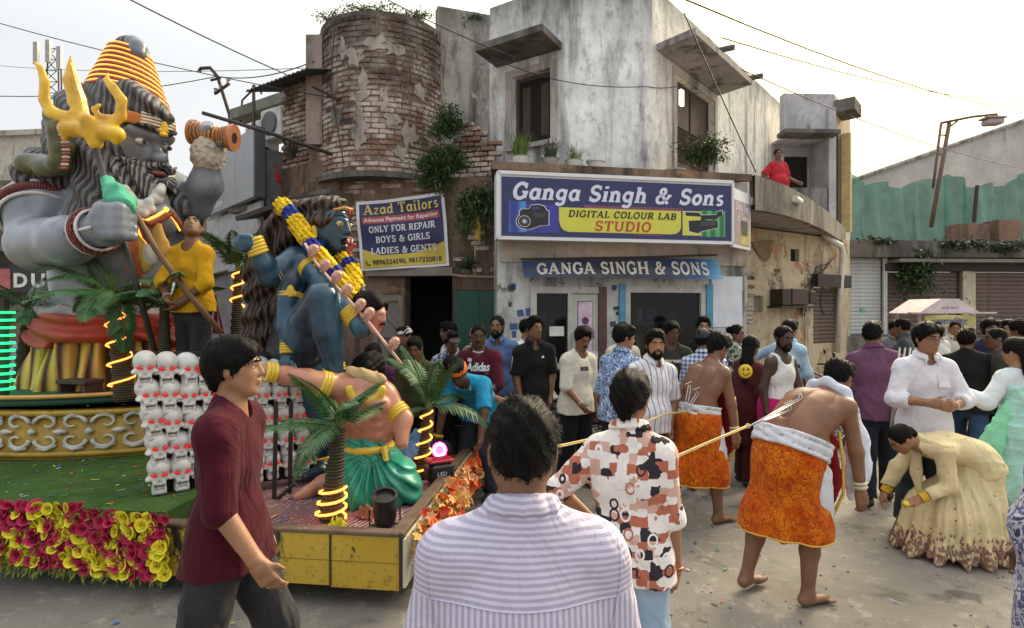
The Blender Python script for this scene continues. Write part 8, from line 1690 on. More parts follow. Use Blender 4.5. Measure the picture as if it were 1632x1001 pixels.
r1,J1 = devotee('large bare backed man in orange flame cloth leaning forward, hooks in his back',X(1256,3.72),3.72,-66,1.74,54,1.2,.06,SK[1],.40,(-14,6,-14),(6,6,-8),(18,8,12,4),(6,9,4,4),(24,10,0),8)
S = SDF(); nb,up,fw,sx = J1['nb'],J1['up'],J1['fw'],J1['sx']
pts = [nb+sx*.17-fw*.02+up*.0,nb-fw*.075+up*.035,nb-sx*.16-fw*.02]; S.chain([nb-sx*.15+fw*.05-up*.05,nb-sx*.1-fw*.045+up*.03,nb-fw*.075+up*.045,nb+sx*.12-fw*.03+up*.03,nb+sx*.16+fw*.06-up*.03],[.05,.05,.05,.055,.06],.02,flat=(up,.6)); S.chain([nb+sx*.16+fw*.06-up*.03,nb+sx*.17+fw*.15+np.array((0,0,-.16)),nb+sx*.17+fw*.16+np.array((0,0,-.36)),nb+sx*.14+fw*.14+np.array((0,0,-.50))],[.07,.11,.12,.07],.03,flat=(sx,.3))
J1['sub']('towel',S,cloth('blue_white_towel',(.60,.65,.76)),.009,disp=folds(.010,(14,22,8),(32,26,11),4))
r2,J2 = devotee('slimmer bare backed man in orange flame cloth behind the patterned shirt man',X(1112,5.0),5.0,-60,1.71,22,1.0,.015,SK[1],.33,(-16,5,-12),(14,4,2),(-22,22,-6,-4),(10,8,4,6),(26,0,0),8)
ringband('red_necklace',r2,J2['nb']+J2['up']*.02,J2['up']+J2['fw']*.3,.068,.008,M_redc.copy() if False else plain('red_beads',(.3,.02,.03),.5))
M_rope = plain('yellow_rope',(.50,.38,.16),.8,bump=.6,bs=200); M_hook = plain('hook_steel',(.55,.55,.56),.3,.8,bump=0)
bpy.context.view_layer.update()
def back_point(r,J,target):                           # where a line from the camera meets that person's back
	body = [c for c in r.children if c.name.startswith('body')][0]; bv = BVHTree.FromPolygons([v.co for v in body.data.vertices],[p.vertices for p in body.data.polygons]); inv = r.matrix_world.inverted(); o = inv @ Vector((0,0,EYE)); d = (inv @ Vector(target)-o).normalized(); h = bv.ray_cast(o,d); return (r.matrix_world @ h[0]) if h[0] else Vector(target)
h1 = back_point(r1,J1,at(1256,652,3.6)); h1b = back_point(r1,J1,at(1273,634,3.6)); h2 = back_point(r2,J2,at(1110,628,5)); k1 = at(1192,680,3.4); k2 = at(1090,657,4.85)
def hooks(label,hs_,k,rope_pts,cat='hook'):
	t = thing('hook_line',label,'rope',k); t0 = Vector(k)
	for h in hs_:
		for dx in (-.012,.012): q = MB(); q.tube([k-t0,(h-k)*.5+Vector((dx,-.02,0)),h-k+Vector((dx,-.025,.0)),h-k+Vector((dx*.5,-.012,.03)),h-k+Vector((0,.004,.018))],.0035,5); q.build('hook',M_hook,t,True)
		q = MB(); q.tube([h-k+Vector((-.03,-.004,.035)),h-k+Vector((.025,-.008,.06))],.004,5); q.build('pin',M_hook,t)
	for off in (0,.008): q = MB(); q.tube([p-t0+Vector((0,0,off-.012*math.sin(i*1.1))) for i,p in enumerate(rope_pts)],.004,6); q.build('rope',M_rope,t,True)
	q = MB(); q.ball((0,0,.004),.016,8,6); q.build('knot',M_rope,t,True)
Jp,rp = PAT[1],PAT[0]; hl = rp.matrix_world @ Vector(Jp['handL'])
hooks('yellow rope with steel hooks from the large man\'s back to the patterned shirt man',[h1,h1b],k1,[k1,at(1130,703,3.0),at(1080,725,2.65),at(1010,765,2.3),hl])
hooks('pale rope with hooks from the slimmer man\'s back passing behind the heads',[h2,h2+Vector((-.07,.0,.05))],k2,[k2,at(1060,659,4.6),at(980,690,3.6),at(905,710,2.9),at(850,725,2.4)])
# --- women on the right
M_creamd = cloth('cream_dress',(.62,.52,.30),p_spots(13,(.26,.13,.06),.11,.02),wr=1.1)
r,J = person('woman in a spotted cream dress bending down to touch the road',X(1556,4.35),4.35,86,1.54,lean=82,hunch=10,skin_m=SK[0],hair='tied',head=(44,0,0),legL=(53,4,-44),legR=(43,4,-34),armL=(-4,10,62,-6),armR=(34,8,22,4),top=tee(M_creamd,sleeve=1.75,i=.016,hem=.06,fold=.008,neck=.055),vox=.0095,palm={'L': (0,1,-.3),'R': (0,0,-1)})
S = SDF(); P = J['P']; cy = P[1]+.17
S.chain([J['waist']*.5+P*.5,P+np.array((0,.02,-.06)),(P[0],P[1]+.07,P[2]*.6),(P[0],cy,.26),(P[0],cy+.02,-.02)],[.15,.185,.235,.31,.40],.06,flat=((1,0,0),.86))
def dress(Q): a = np.arctan2(Q[:,0]-P[0],Q[:,1]-cy); k = np.clip((P[2]-Q[:,2])*1.9,0,1); return k*(.022*np.sin(13*a+2.2*np.sin(3*Q[:,2]+1))+.012*np.sin(29*a+3*np.sin(5*Q[:,2])+1.5)+.006*np.sin(47*a))
J['sub']('skirt',S,M_creamd,.0105,cuts=[((0,0,.035),(0,0,-1))],disp=dress)
for n in 'LR':
	d = J['wr'+n]-J['el'+n]; d = d/np.linalg.norm(d)
	for k in range(3): ringband('bangle',r,J['wr'+n]-d*(.01+.016*k),d,.034,.008,plain('yellow_bangle',(.7,.45,.02),.6))
b = MB(); b.ball(Vector(J['handL'])+Vector((0,.03,-.01)),.028,10,8); b.build('marigold',ROSE['yellow'].materials[0],r,True)
S = SDF(); nb,up,fw,sx = J['nb'],J['up'],J['fw'],J['sx']; S.chain([nb-sx*.11-up*.03-fw*.03,nb-fw*.06+up*.02,nb+sx*.09+fw*.03-up*.02,nb+sx*.06+fw*.12+np.array((0,0,-.1)),nb+fw*.14+np.array((0,0,-.28))],[.04,.045,.05,.05,.03],.02,flat=(up,.6)); J['sub']('scarf',S,M_creamd,.01,disp=folds(.008,(22,30,12),seed=8))
M_hemr = plain('hem_rose_brown',(.30,.16,.13),.9); b = MB(); sk = [c for c in r.children if c.name.startswith('skirt')][0]
rs = random.Random(3)
for v in sk.data.vertices:
	if v.co.z < .22-.16*rs.random() and rs.random() < .30:
		n = v.normal; c = v.co+n*.004; a = n.cross(Vector((0,0,1)));
		if a.length < .05: continue
		a = a.normalized()*.006; b.quad(c-a,c+a,c+a*.6+Vector((0,0,.02))+n*.004,c-a*.8+Vector((0,0,.026))+n*.003)
tag(b.build('hem_embroidery',M_hemr,r),kind='stuff')
M_mint = cloth('mint_chiffon',(.36,.62,.56),var=.2); M_mintw = cloth('mint_white_sleeve',(.58,.64,.66))
r,J = person('woman with long black hair in mint green at the right edge',X(1628,4.8),4.8,12,1.62,skin_m=SK[0],hair='long',top=tee(M_mintw,sleeve=1.85,i=.018,hem=.06,neck=.09),bottom=dict(kind='skirt',m=M_mint,hem=.04,i=.03,flare=.08,fold=.02,pleats=12),armL=(4,40,118,20),armR=(6,12,30,0),vox=.01,lean=4,head=(6,8,0))
S = SDF(); P,nb = J['P'],J['nb']; S.cone(nb+np.array((-.02,-.05,-.17)),P+np.array((-.03,-.03,-.05)),.17,.20,.05,flat=((0,1,0),.72)); S.cone(P+np.array((-.03,-.03,-.05)),P+np.array((-.05,-.03,-.5)),.20,.24,.05,flat=((0,1,0),.72)); J['sub']('dupatta',S,M_mint,.011,disp=folds(.016,(26,5,3),(40,8,4),6),cuts=[(nb+np.array((0,0,-.16)),(.25,0,.97))])
S = SDF(); S.cone(P+np.array((-.16,-.05,.22)),P+np.array((-.34,-.02,-.12)),.06,.10,.03,flat=((.5,1,0),.3)); S.cone(P+np.array((-.34,-.02,-.12)),P+np.array((-.26,-.02,-.30)),.10,.05,.03,flat=((.5,1,0),.3)); J['sub']('dupatta_end',S,cloth('mint_green_border',(.24,.62,.40)),.010,disp=folds(.012,(24,6,6),(40,8,9),6))
M_tie = cloth('navy_tie_dye',(.1,.1,.2),p_blotch(16,[(.03,.035,.10),(.42,.42,.50),(.09,.10,.22),(.55,.54,.60),(.05,.055,.14)]))
r,J = person('person in a navy and white tie-dye top cut by the right edge',X(1722,2.3),2.3,70,1.62,skin_m=SK[2],hair='tied',top=tee(M_tie,sleeve=1.6,i=.03,hem=.42,fold=.01,neck=.055),bottom=T_(cloth('pale_blue_trousers',(.5,.55,.68)),i=.04),armL=(-14,20,16,6),vox=.0095,bw=1.05,fat=.03)
# --- men on the right
M_wsh = cloth('white_shirt',(.66,.65,.70),var=.06)
r,J = person('smiling young man with glasses in a white shirt holding something small',X(1472,4.75),4.75,172,1.745,hair='floppy',skin_m=SK[0],top=shirt(M_wsh,sleeve=1.45,i=.024,hem=.13,fold=.006),bottom=T_(cloth('slate_jeans',(.035,.042,.055),var=.3),i=.028),shoe=SH,armL=(14,22,84,-46),armR=(14,24,88,-46),head=(6,14,0),bw=.96,vox=.0095)
M_specs = plain('spectacle_wire',(.04,.035,.03),.3,.5,bump=0)
def glasses(r,J):
	t = MB()
	for q in (-1,1): t.tube([Vector((q*.034+.021*math.cos(a*PI/8),.099-.003*abs(q),.004+.016*math.sin(a*PI/8))) for a in range(17)],.0014,5); t.tube([Vector((q*.055,.097,.008)),Vector((q*.08,-.01,.012))],.0014,4)
	t.tube([Vector((-.013,.103,.008)),Vector((.013,.103,.008))],.0014,4); o = t.build('glasses',M_specs,r); tag(o,kind='stuff'); o.matrix_local = J['hm']
glasses(r,J); S = SDF(); p = J['shirt']; b = MB(); b.box((.0,0,0),(.10,.003,.11),bev=.001); c = J['chest']; bv = BVHTree.FromPolygons([v.co for v in p.data.vertices],[q.vertices for q in p.data.polygons]); h = bv.ray_cast(Vector((-.085,.5,c[2]+.03)),Vector((0,-1,0)))
if h[0]: o = b.build('pocket',M_wsh,r); o.location = h[0]+Vector((0,.002,0)); o.rotation_euler = h[1].to_track_quat('Y','Z').to_euler()
ringband('watch',r,J['wrL'],J['wrL']-J['elL'],.03,.008,M_alu)
M_purp = cloth('purple_shirt',(.125,.055,.105))
person('man from behind in a purple shirt left of the white shirt man',X(1398,5.5),5.5,-22,1.76,hair='short',skin_m=SK[1],top=shirt(M_purp,sleeve=1.7,i=.02,hem=.13),bottom=T_(JE),shoe=SH,armR=(6,14,26,0),legL=(-12,3,-16),legR=(14,3,4),head=(0,-24,0))
b = MB(); ck = thing('crutches','pair of grey metal crutches standing beside the man in purple','crutch',at(1418,690,5.3))
for dx in (0,.05):
	for s_ in (-1,1): q = MB(); q.tube([Vector((dx+s_*.025+.12,0,.80)),Vector((dx+s_*.02+.07,0,.42)),Vector((dx,0,.0))],.008,6); q.build('tube',M_alu,ck,True)
M_nv = cloth('navy_tee',(.022,.028,.05)); M_blk = cloth('black_cotton',(.012,.012,.013)); M_off = cloth('offwhite_cotton',(.60,.57,.48)); M_wt = cloth('white_tee',(.66,.66,.66))
r,J = person('bearded man in a navy t-shirt standing with folded arms',X(1573,7.4),7.4,172,1.74,hair='short',skin_m=SK[1],beard='beard',top=tee(M_nv,sleeve=.9,i=.022),bottom=T_(BK),shoe=SH,armL=(12,16,78,-70),armR=(14,16,74,-72)); chest_text(J,r,'RUN',plain('print_tan',(.4,.3,.18),.7,bump=0),.09,-.02,shear=0)
person('man in a tan shirt and dark cap hair right of the folded arms man',X(1606,7.6),7.6,150,1.72,hair='tall',skin_m=SK[0],top=shirt(cloth('tan_shirt',(.42,.33,.22))),bottom=T_(BK),shoe=SH,armL=(8,12,40,-30))
person('man in black with a backpack turned away, left of the folded arms man',X(1543,6.3),6.3,-40,1.68,hair='short',skin_m=SK[1],top=tee(M_blk,sleeve=.9,i=.024,hem=.14),bottom=T_(JB),shoe=SH,armL=(26,14,60,-10),armR=(40,10,80,-10),legL=(22,3,-6),legR=(-16,3,-26))
person('man in a white t-shirt seen from behind near the food cart',X(1497,8.2),8.2,20,1.70,hair='short',skin_m=SK[1],top=tee(M_wt,i=.02),bottom=T_(BK),shoe=SH)
person('man in a dark grey coat buying at the food cart',X(1445,8.8),8.8,40,1.72,hair='short',skin_m=SK[1],top=shirt(cloth('slate_coat',(.055,.065,.075))),bottom=T_(BK),shoe=SH,armL=(40,18,80,0),armR=(30,12,96,-10))
person('man behind the food cart with a bent arm',X(1425,9.3),9.3,170,1.68,hair='short',skin_m=SK[1],top=shirt(cloth('grey_shirt',(.2,.2,.22))),bottom=T_(BK),shoe=SH,armL=(40,18,110,-20))
person('man in a black shirt at the far right edge of the crowd',X(1632,6.6),6.6,40,1.74,hair='short',skin_m=SK[1],top=tee(M_blk,sleeve=.9,i=.024),bottom=T_(BK),shoe=SH)
person('man in a dark olive top between the folded arms man and the mint woman',X(1598,6.2),6.2,60,1.66,hair='crop',skin_m=SK[2],top=tee(cloth('dark_olive',(.04,.036,.03)),i=.022),bottom=T_(JE),shoe=SH)
for i,(px,Y_,lb,m,yw) in enumerate(((1520,9.6,'man in a pale shirt far back by the cream pillar',M_off,150),(1587,9.4,'man in a grey shirt far back before the right shutter',cloth('grey_shirt',(.2,.2,.22)),190),(1622,9.0,'man in a white shirt far back at the right edge',M_wt,170))): person(lb,X(px,Y_),Y_,yw,1.68,skin_m=SK[i % 3],top=shirt(m),bottom=T_(BK),shoe=SH)
# --- centre right
r,J = person('dark skinned man in a white vest and pink lower cloth watching the devotees',X(1240,5.7),5.7,-155,1.70,hair='crop',skin_m=SK[3],beard='beard',top=tee(M_wt,sleeve=0,i=.012,hem=.1,vest=True,neck=.10,fold=.004),bottom=dict(kind='lungi',m=cloth('bright_pink',(.42,.018,.12)),hem=.25,i=.02,fold=.015),armR=(-8,14,12,0),armL=(14,10,34,-8),head=(10,-14,0),bw=1.05)
person('man in a light blue shirt with one arm stretched out to the left',X(1252,7.0),7.0,-60,1.74,hair='short',skin_m=SK[0],top=shirt(cloth('light_blue_shirt',(.36,.52,.66))),bottom=T_(JE),shoe=SH,armL=(-20,66,10,70),armR=(10,12,40,0),lean=8)
r,J = person('woman with a hair bun and glasses by the shop wall',X(1172,7.6),7.6,-120,1.66,hair='bun',skin_m=SK[1],top=tee(cloth('green_print_kurta',(.16,.2,.14),p_blotch(14,[(.06,.09,.06),(.4,.42,.36),(.12,.16,.1)])),sleeve=1.3,hem=.4),bottom=T_(JE),shoe=SH); glasses(r,J)
r,J = person('woman in maroon with loose dark hair carrying a smiley bag',X(1190,6.1),6.1,-70,1.58,hair='long',hair_m=None,skin_m=SK[1],top=tee(cloth('deep_maroon',(.075,.018,.022)),sleeve=1.3,hem=.45),bottom=T_(cloth('deep_maroon',(.075,.018,.022))),shoe=SH)
sb = thing('smiley_bag','yellow smiley pouch hanging beside the maroon dressed woman','bag',at(1188,592,5.5)); q = MB(); q.lathe([(.001,-.012),(.05,-.012),(.068,-.006),(.068,.006),(.05,.012),(.001,.012)][::-1],20,rot=Matrix.Rotation(R(90),3,'X')); q.build('pouch',plain('smiley_yellow',(.68,.48,.02),.5),sb,True)
for s_ in (-1,1): q = MB(); q.ball((s_*.022,-.013,.02),.009,8,5,(1,.4,1.3)); q.build('eye',K_ink,sb,True)
q = MB(); q.tube([Vector((.036*math.cos(R(a)),-.014,.0+.034*math.sin(R(a)))) for a in range(200,345,12)],.004,5); q.build('smile',K_ink,sb,True)
r,J = person('man in a cap and blue checked shirt seen from behind',X(1122,5.85),5.85,-25,1.66,hair='short',hat=('cap',plain('cap_black',(.012,.012,.014),.7)),beard='beard',skin_m=SK[1],top=shirt(cloth('blue_check',(.4,.45,.6),p_plaid((.05,.12,.34),(.62,.64,.70)))),bottom=T_(JB),shoe=SH,head=(0,-40,0))
person('man in black standing by the blue window frame',X(1122,7.3),7.3,176,1.76,hair='tall',skin_m=SK[0],top=tee(M_blk,sleeve=1.7),bottom=T_(BK),shoe=SH)
r,J = person('young man in a dark olive t-shirt with print and blue jeans',X(1070,6.5),6.5,174,1.73,hair='short',skin_m=SK[2],top=tee(cloth('olive_black',(.038,.036,.03)),sleeve=.95,i=.022,hem=.14),bottom=T_(JB),shoe=SHW,head=(14,20,0)); chest_text(J,r,'NEW YORK',plain('print_beige',(.5,.42,.35),.7,bump=0),.04,.03,shear=0,w=.2)
r,J = person('bearded man in a white pinstriped shirt looking right',X(1030,5.0),5.0,-150,1.68,hair='tall',beard='beard',skin_m=SK[0],top=shirt(cloth('white_pinstripe',(.64,.64,.68),p_stripes('X',6,(.10,.10,.2),.93,.97)),sleeve=.95),bottom=T_(cloth('slate_jeans',(.035,.042,.055))),shoe=SH,bw=1.1,fat=.02,head=(2,-30,0))
r,J = person('man in a blue and white floral shirt seen from behind',X(985,5.3),5.3,-45,1.72,hair='short',skin_m=SK[0],top=shirt(cloth('blue_floral',(.5,.6,.75),lambda t,c: t.mix(t.ramp(t.noise(26,dist=2.5),(.52,0.),(.55,1.)),t.mix(t.ramp(t.noise(13,dist=2),(.42,0.),(.46,1.)),(.62,.66,.75),(.24,.36,.58)),(.03,.04,.10))),sleeve=1.1),bottom=T_(JE),shoe=SH,head=(8,-30,0))
person('man with dark hair behind the floral shirt man',X(993,7.0),7.0,-160,1.70,hair='short',skin_m=SK[1],top=tee(M_off),bottom=T_(JE),shoe=SH)
r,J = person('thin man in a cream t-shirt looking down beside the shop door',X(918,6.0),6.0,-148,1.68,hair='short',beard='moustache',skin_m=SK[1],top=tee(M_off,sleeve=1.0,i=.028,hem=.13,cuff=.014),bottom=T_(BK,i=.03),shoe=SH,armR=(10,14,48,-12),armL=(0,8,6,4),head=(24,-10,0)); chest_text(J,r,'BOSS.',K_ink,.05,.03,.0,w=.11,shear=0)
ringband('bracelet',r,J['wrR'],J['wrR']-J['elR'],.032,.006,M_alu)
r,J = person('man in a black polo shirt with white piping before the shop door',X(852,6.3),6.3,-172,1.78,hair='short',skin_m=SK[1],top=dict(m=M_blk,collar=True,sleeve=.9,i=.02,hem=.16),bottom=T_(BK),shoe=SH,head=(0,26,0),armL=(2,10,20,-10),armR=(2,10,14,-10))
for s_ in (-1,1): q = MB(); a,b_ = Vector(J['sh'+'LR'[s_ > 0]])+Vector((s_*.02,.0,.075)),Vector(J['sh'+'LR'[s_ > 0]])*.3+Vector(J['el'+'LR'[s_ > 0]])*.7+Vector((s_*.072,.015,0)); q.tube([a,(a+b_)/2+Vector((s_*.02,0,.022)),b_],.008,5); q.build('piping',W_ink,r,True)
b = MB(); b.add([(-.02,0,0),(.02,0,0),(.008,.03,0)],[(0,1,2)]); me = b.mesh('print'); project(me,J['shirt'].data,Matrix.Translation((-.07,0,J['chest'][2]+.06)) @ Matrix.Rotation(R(180),4,'Z') @ FACE,(0,-1,0),.006); link('print',me,W_ink,r)
person('man in a white t-shirt turning his head behind the black polo man',X(832,7.2),7.2,-120,1.74,hair='short',beard='moustache',skin_m=SK[0],top=tee(M_wt),bottom=T_(BK),shoe=SH)
person('tall man in a blue polo shirt by the green door',X(796,6.7),6.7,176,1.79,hair='short',beard='beard',skin_m=SK[1],top=dict(m=cloth('blue_polo',(.10,.16,.34)),collar=True,sleeve=.9,i=.02),bottom=T_(BK),shoe=SH,head=(0,-10,0))
r,J = person('heavy set young man in a maroon jersey with white lettering',X(764,6.0),6.0,176,1.72,hair='short',beard='moustache',skin_m=SK[2],bw=1.08,fat=.03,top=tee(cloth('jersey_maroon',(.085,.012,.022)),sleeve=1.0,i=.026,hem=.14),bottom=T_(cloth('camo',(.1,.09,.06),p_blotch(11,[(.03,.03,.022),(.16,.13,.09),(.07,.06,.04),(.22,.18,.13)]))),shoe=SH,armL=(14,10,60,-40),armR=(10,12,40,-20)); chest_text(J,r,'Adidas',W_ink,.12,.0,.0,w=.25)
for k in range(3): b = MB(); b.add([(-.012+k*.012-.010,0,0),(k*.012-.012+.010,0,0),(k*.014-.014+.005,.035,0),(k*.014-.014-.005,.035,0)],[(0,1,2,3)]); me = b.mesh('print'); project(me,J['shirt'].data,Matrix.Translation((.085,0,J['chest'][2]+.095)) @ Matrix.Rotation(R(180),4,'Z') @ FACE,(0,-1,0),.005+.001*k); link('print',me,W_ink,r)
b = MB(); b.add([(0,0,0),(.2,.018,0),(.2,.026,0),(0,.008,0)],[(0,1,2,3)]); me = b.mesh('print'); project(me,J['shirt'].data,Matrix.Translation((.1,0,J['chest'][2]-.05)) @ Matrix.Rotation(R(180),4,'Z') @ FACE,(0,-1,0),.005); link('print',me,plain('print_cream',(.6,.52,.3),.7,bump=0),r)
ringband('neck_trim',r,J['nb']+J['up']*.012,J['up']+J['fw']*.35,.068,.008,W_ink)
r,J = person('bending man in a cyan t-shirt with an orange headband by the platform end',X(765,5.75),5.75,160,1.70,lean=58,hunch=10,hair='short',hat=('band',plain('orange_band',(.72,.15,.02),.8)),skin_m=SK[2],head=(40,10,0),top=tee(cloth('cyan_tee',(.02,.25,.45)),sleeve=.95,i=.022),bottom=T_(cloth('slate_jeans',(.035,.042,.055))),shoe=SH,armR=(20,12,6,8),armL=(30,16,20,0),legL=(20,6,-14),legR=(14,6,-20))
ringband('yellow_cuff',r,J['wrR'],J['wrR']-J['elR'],.036,.016,plain('cuff_yellow',(.72,.42,.02),.6)); chest_text(J,r,'WOW',plain('print_pale',(.5,.6,.6),.7,bump=0),.06,.0,shear=0)
r,J = person('crouching man in black reaching across the end of the platform',X(690,5.95),5.95,-150,1.68,lean=50,hunch=12,hair='floppy',skin_m=SK[0],head=(30,0,0),top=tee(M_blk,sleeve=.9,i=.022),bottom=T_(BK),shoe=SH,armL=(60,40,70,40),armR=(24,6,10,4),legL=(40,6,-30),legR=(20,6,-30))
person('man in a navy floral shirt behind the second palm',X(716,6.4),6.4,-165,1.62,hair='short',hat=('cap',plain('cap_brown',(.04,.022,.02),.7)),skin_m=SK[1],top=shirt(cloth('navy_floral',(.05,.08,.2),lambda t,c: t.mix(t.ramp(t.noise(22,dist=2),(.5,0.),(.53,1.)),(.02,.03,.09),(.45,.5,.62))),sleeve=1.0),bottom=T_(BK),shoe=SH,armL=(10,12,30,0))
person('man in a white t-shirt looking left by the dark doorway',X(718,7.3),7.3,120,1.70,hair='short',beard='moustache',skin_m=SK[1],top=tee(M_wt),bottom=T_(BK),shoe=SH)
person('balding man in a checked shirt before the green door',X(762,7.2),7.2,140,1.68,hair=None,skin_m=SK[0],beard='moustache',top=shirt(cloth('beige_check',(.3,.25,.18),p_plaid((.08,.07,.06),(.48,.42,.3)))),bottom=T_(BK),shoe=SH)
person('man in a white skullcap behind the palm fronds',X(650,6.8),6.8,170,1.66,hair='short',hat=('skullcap',plain('cap_white',(.62,.62,.6),.8)),skin_m=SK[1],top=shirt(cloth('dull_green',(.06,.07,.04))),bottom=T_(BK),shoe=SH)
person('man in an olive shirt bending behind the kneeling statue',X(668,5.9),5.9,178,1.62,lean=22,hair='short',skin_m=SK[1],top=shirt(cloth('olive_shirt',(.075,.075,.035))),bottom=T_(BK),shoe=SH,head=(20,0,0))
person('person in a dull purple top behind the front palm',X(610,6.2),6.2,170,1.55,lean=30,hair='short',skin_m=SK[1],top=tee(cloth('dull_purple',(.09,.03,.07))),bottom=T_(BK),shoe=SH,head=(20,0,0))
# --- left, on the float and on the balconies
r,J = person('man in a mustard t-shirt standing by the statue and looking up at it',X(308,5.2),5.2,168,1.76,z=.985,hair='short',skin_m=SK[1],top=tee(cloth('mustard',(.56,.30,.012)),sleeve=1.35,i=.024,hem=.09,fold=.008),bottom=T_(CH),shoe=SH,armR=(26,10,42,-42),armL=(12,12,30,-40),head=(-34,34,0),bw=.95,vox=.0095)
q = MB(); q.tube([at(203,318,4.85),at(250,400,4.92),at(300,468,4.98),at(352,530,5.05)],.026,8); tag(q.build('wooden_pole',plain('brown_pole',(.16,.085,.045),.6),smooth=True),'long brown pole held by the man in mustard','pole')
ringband('bracelet',r,J['wrR'],J['wrR']-J['elR'],.03,.007,W_ink)
r,J = person('seated man with a pale blue towel round his neck behind the stage',X(42,7.0),7.0,-100,1.62,lean=14,hair='floppy',skin_m=SK[1],top=shirt(cloth('grey_blue_shirt',(.30,.36,.42))),bottom=T_(BK),shoe=SH,armR=(30,10,70,-10),head=(20,0,0),z=.12)
S = SDF(); nb,up,fw,sx = J['nb'],J['up'],J['fw'],J['sx']; S.chain([nb-sx*.12+fw*.1-up*.35,nb-sx*.13+fw*.08-up*.05,nb-fw*.07+up*.02,nb+sx*.13+fw*.07-up*.04,nb+sx*.12+fw*.12-up*.40],[.05,.05,.045,.05,.055],.02,flat=(fw,.5)); J['sub']('towel',S,cloth('pale_blue_towel',(.38,.52,.70)),.012,disp=folds(.008,seed=2))
for i,(px,Y_,lb,m,yw) in enumerate(((86,8.6,'man in white far behind the stage at left',M_wt,160),(66,9.0,'man in a red shirt far behind the stage at left',cloth('red_shirt',(.3,.02,.025)),190),(100,9.3,'man in grey far behind the robe of the big statue',cloth('grey_shirt',(.2,.2,.22)),170),(403,8.0,'man in a pale blue shirt behind the long hair of the blue statue',cloth('light_blue_shirt',(.36,.52,.66)),150))): person(lb,X(px,Y_),Y_,yw,1.68,skin_m=SK[1+i % 2],top=shirt(m),bottom=T_(BK),shoe=SH)
person('man in a white cap just right of the mustard man',X(394,7.4),7.4,175,1.56,hair='short',hat=('skullcap',plain('cap_white',(.62,.62,.6),.8)),skin_m=SK[1],top=shirt(cloth('grey_shirt',(.2,.2,.22))),bottom=T_(BK),shoe=SH)
person('man in a red t-shirt standing on the far balcony, hand on hip',X(1240,12.0),12.0,-172,1.66,z=3.62,hair='crop',skin_m=SK[1],beard='moustache',fat=.04,top=tee(cloth('red_tee',(.48,.03,.045)),sleeve=.9,i=.022),bottom=T_(JE),shoe=SH,armR=(-10,38,20,-50),armL=(10,14,50,30),head=(6,-10,0))
person('person in a red top leaning over the pink boarded balcony',X(435,9.75),9.75,160,1.5,z=3.74-.6,lean=20,hair='short',skin_m=SK[1],top=tee(cloth('red_tee',(.48,.03,.045)),sleeve=1.2),bottom=T_(BK),shoe=SH)
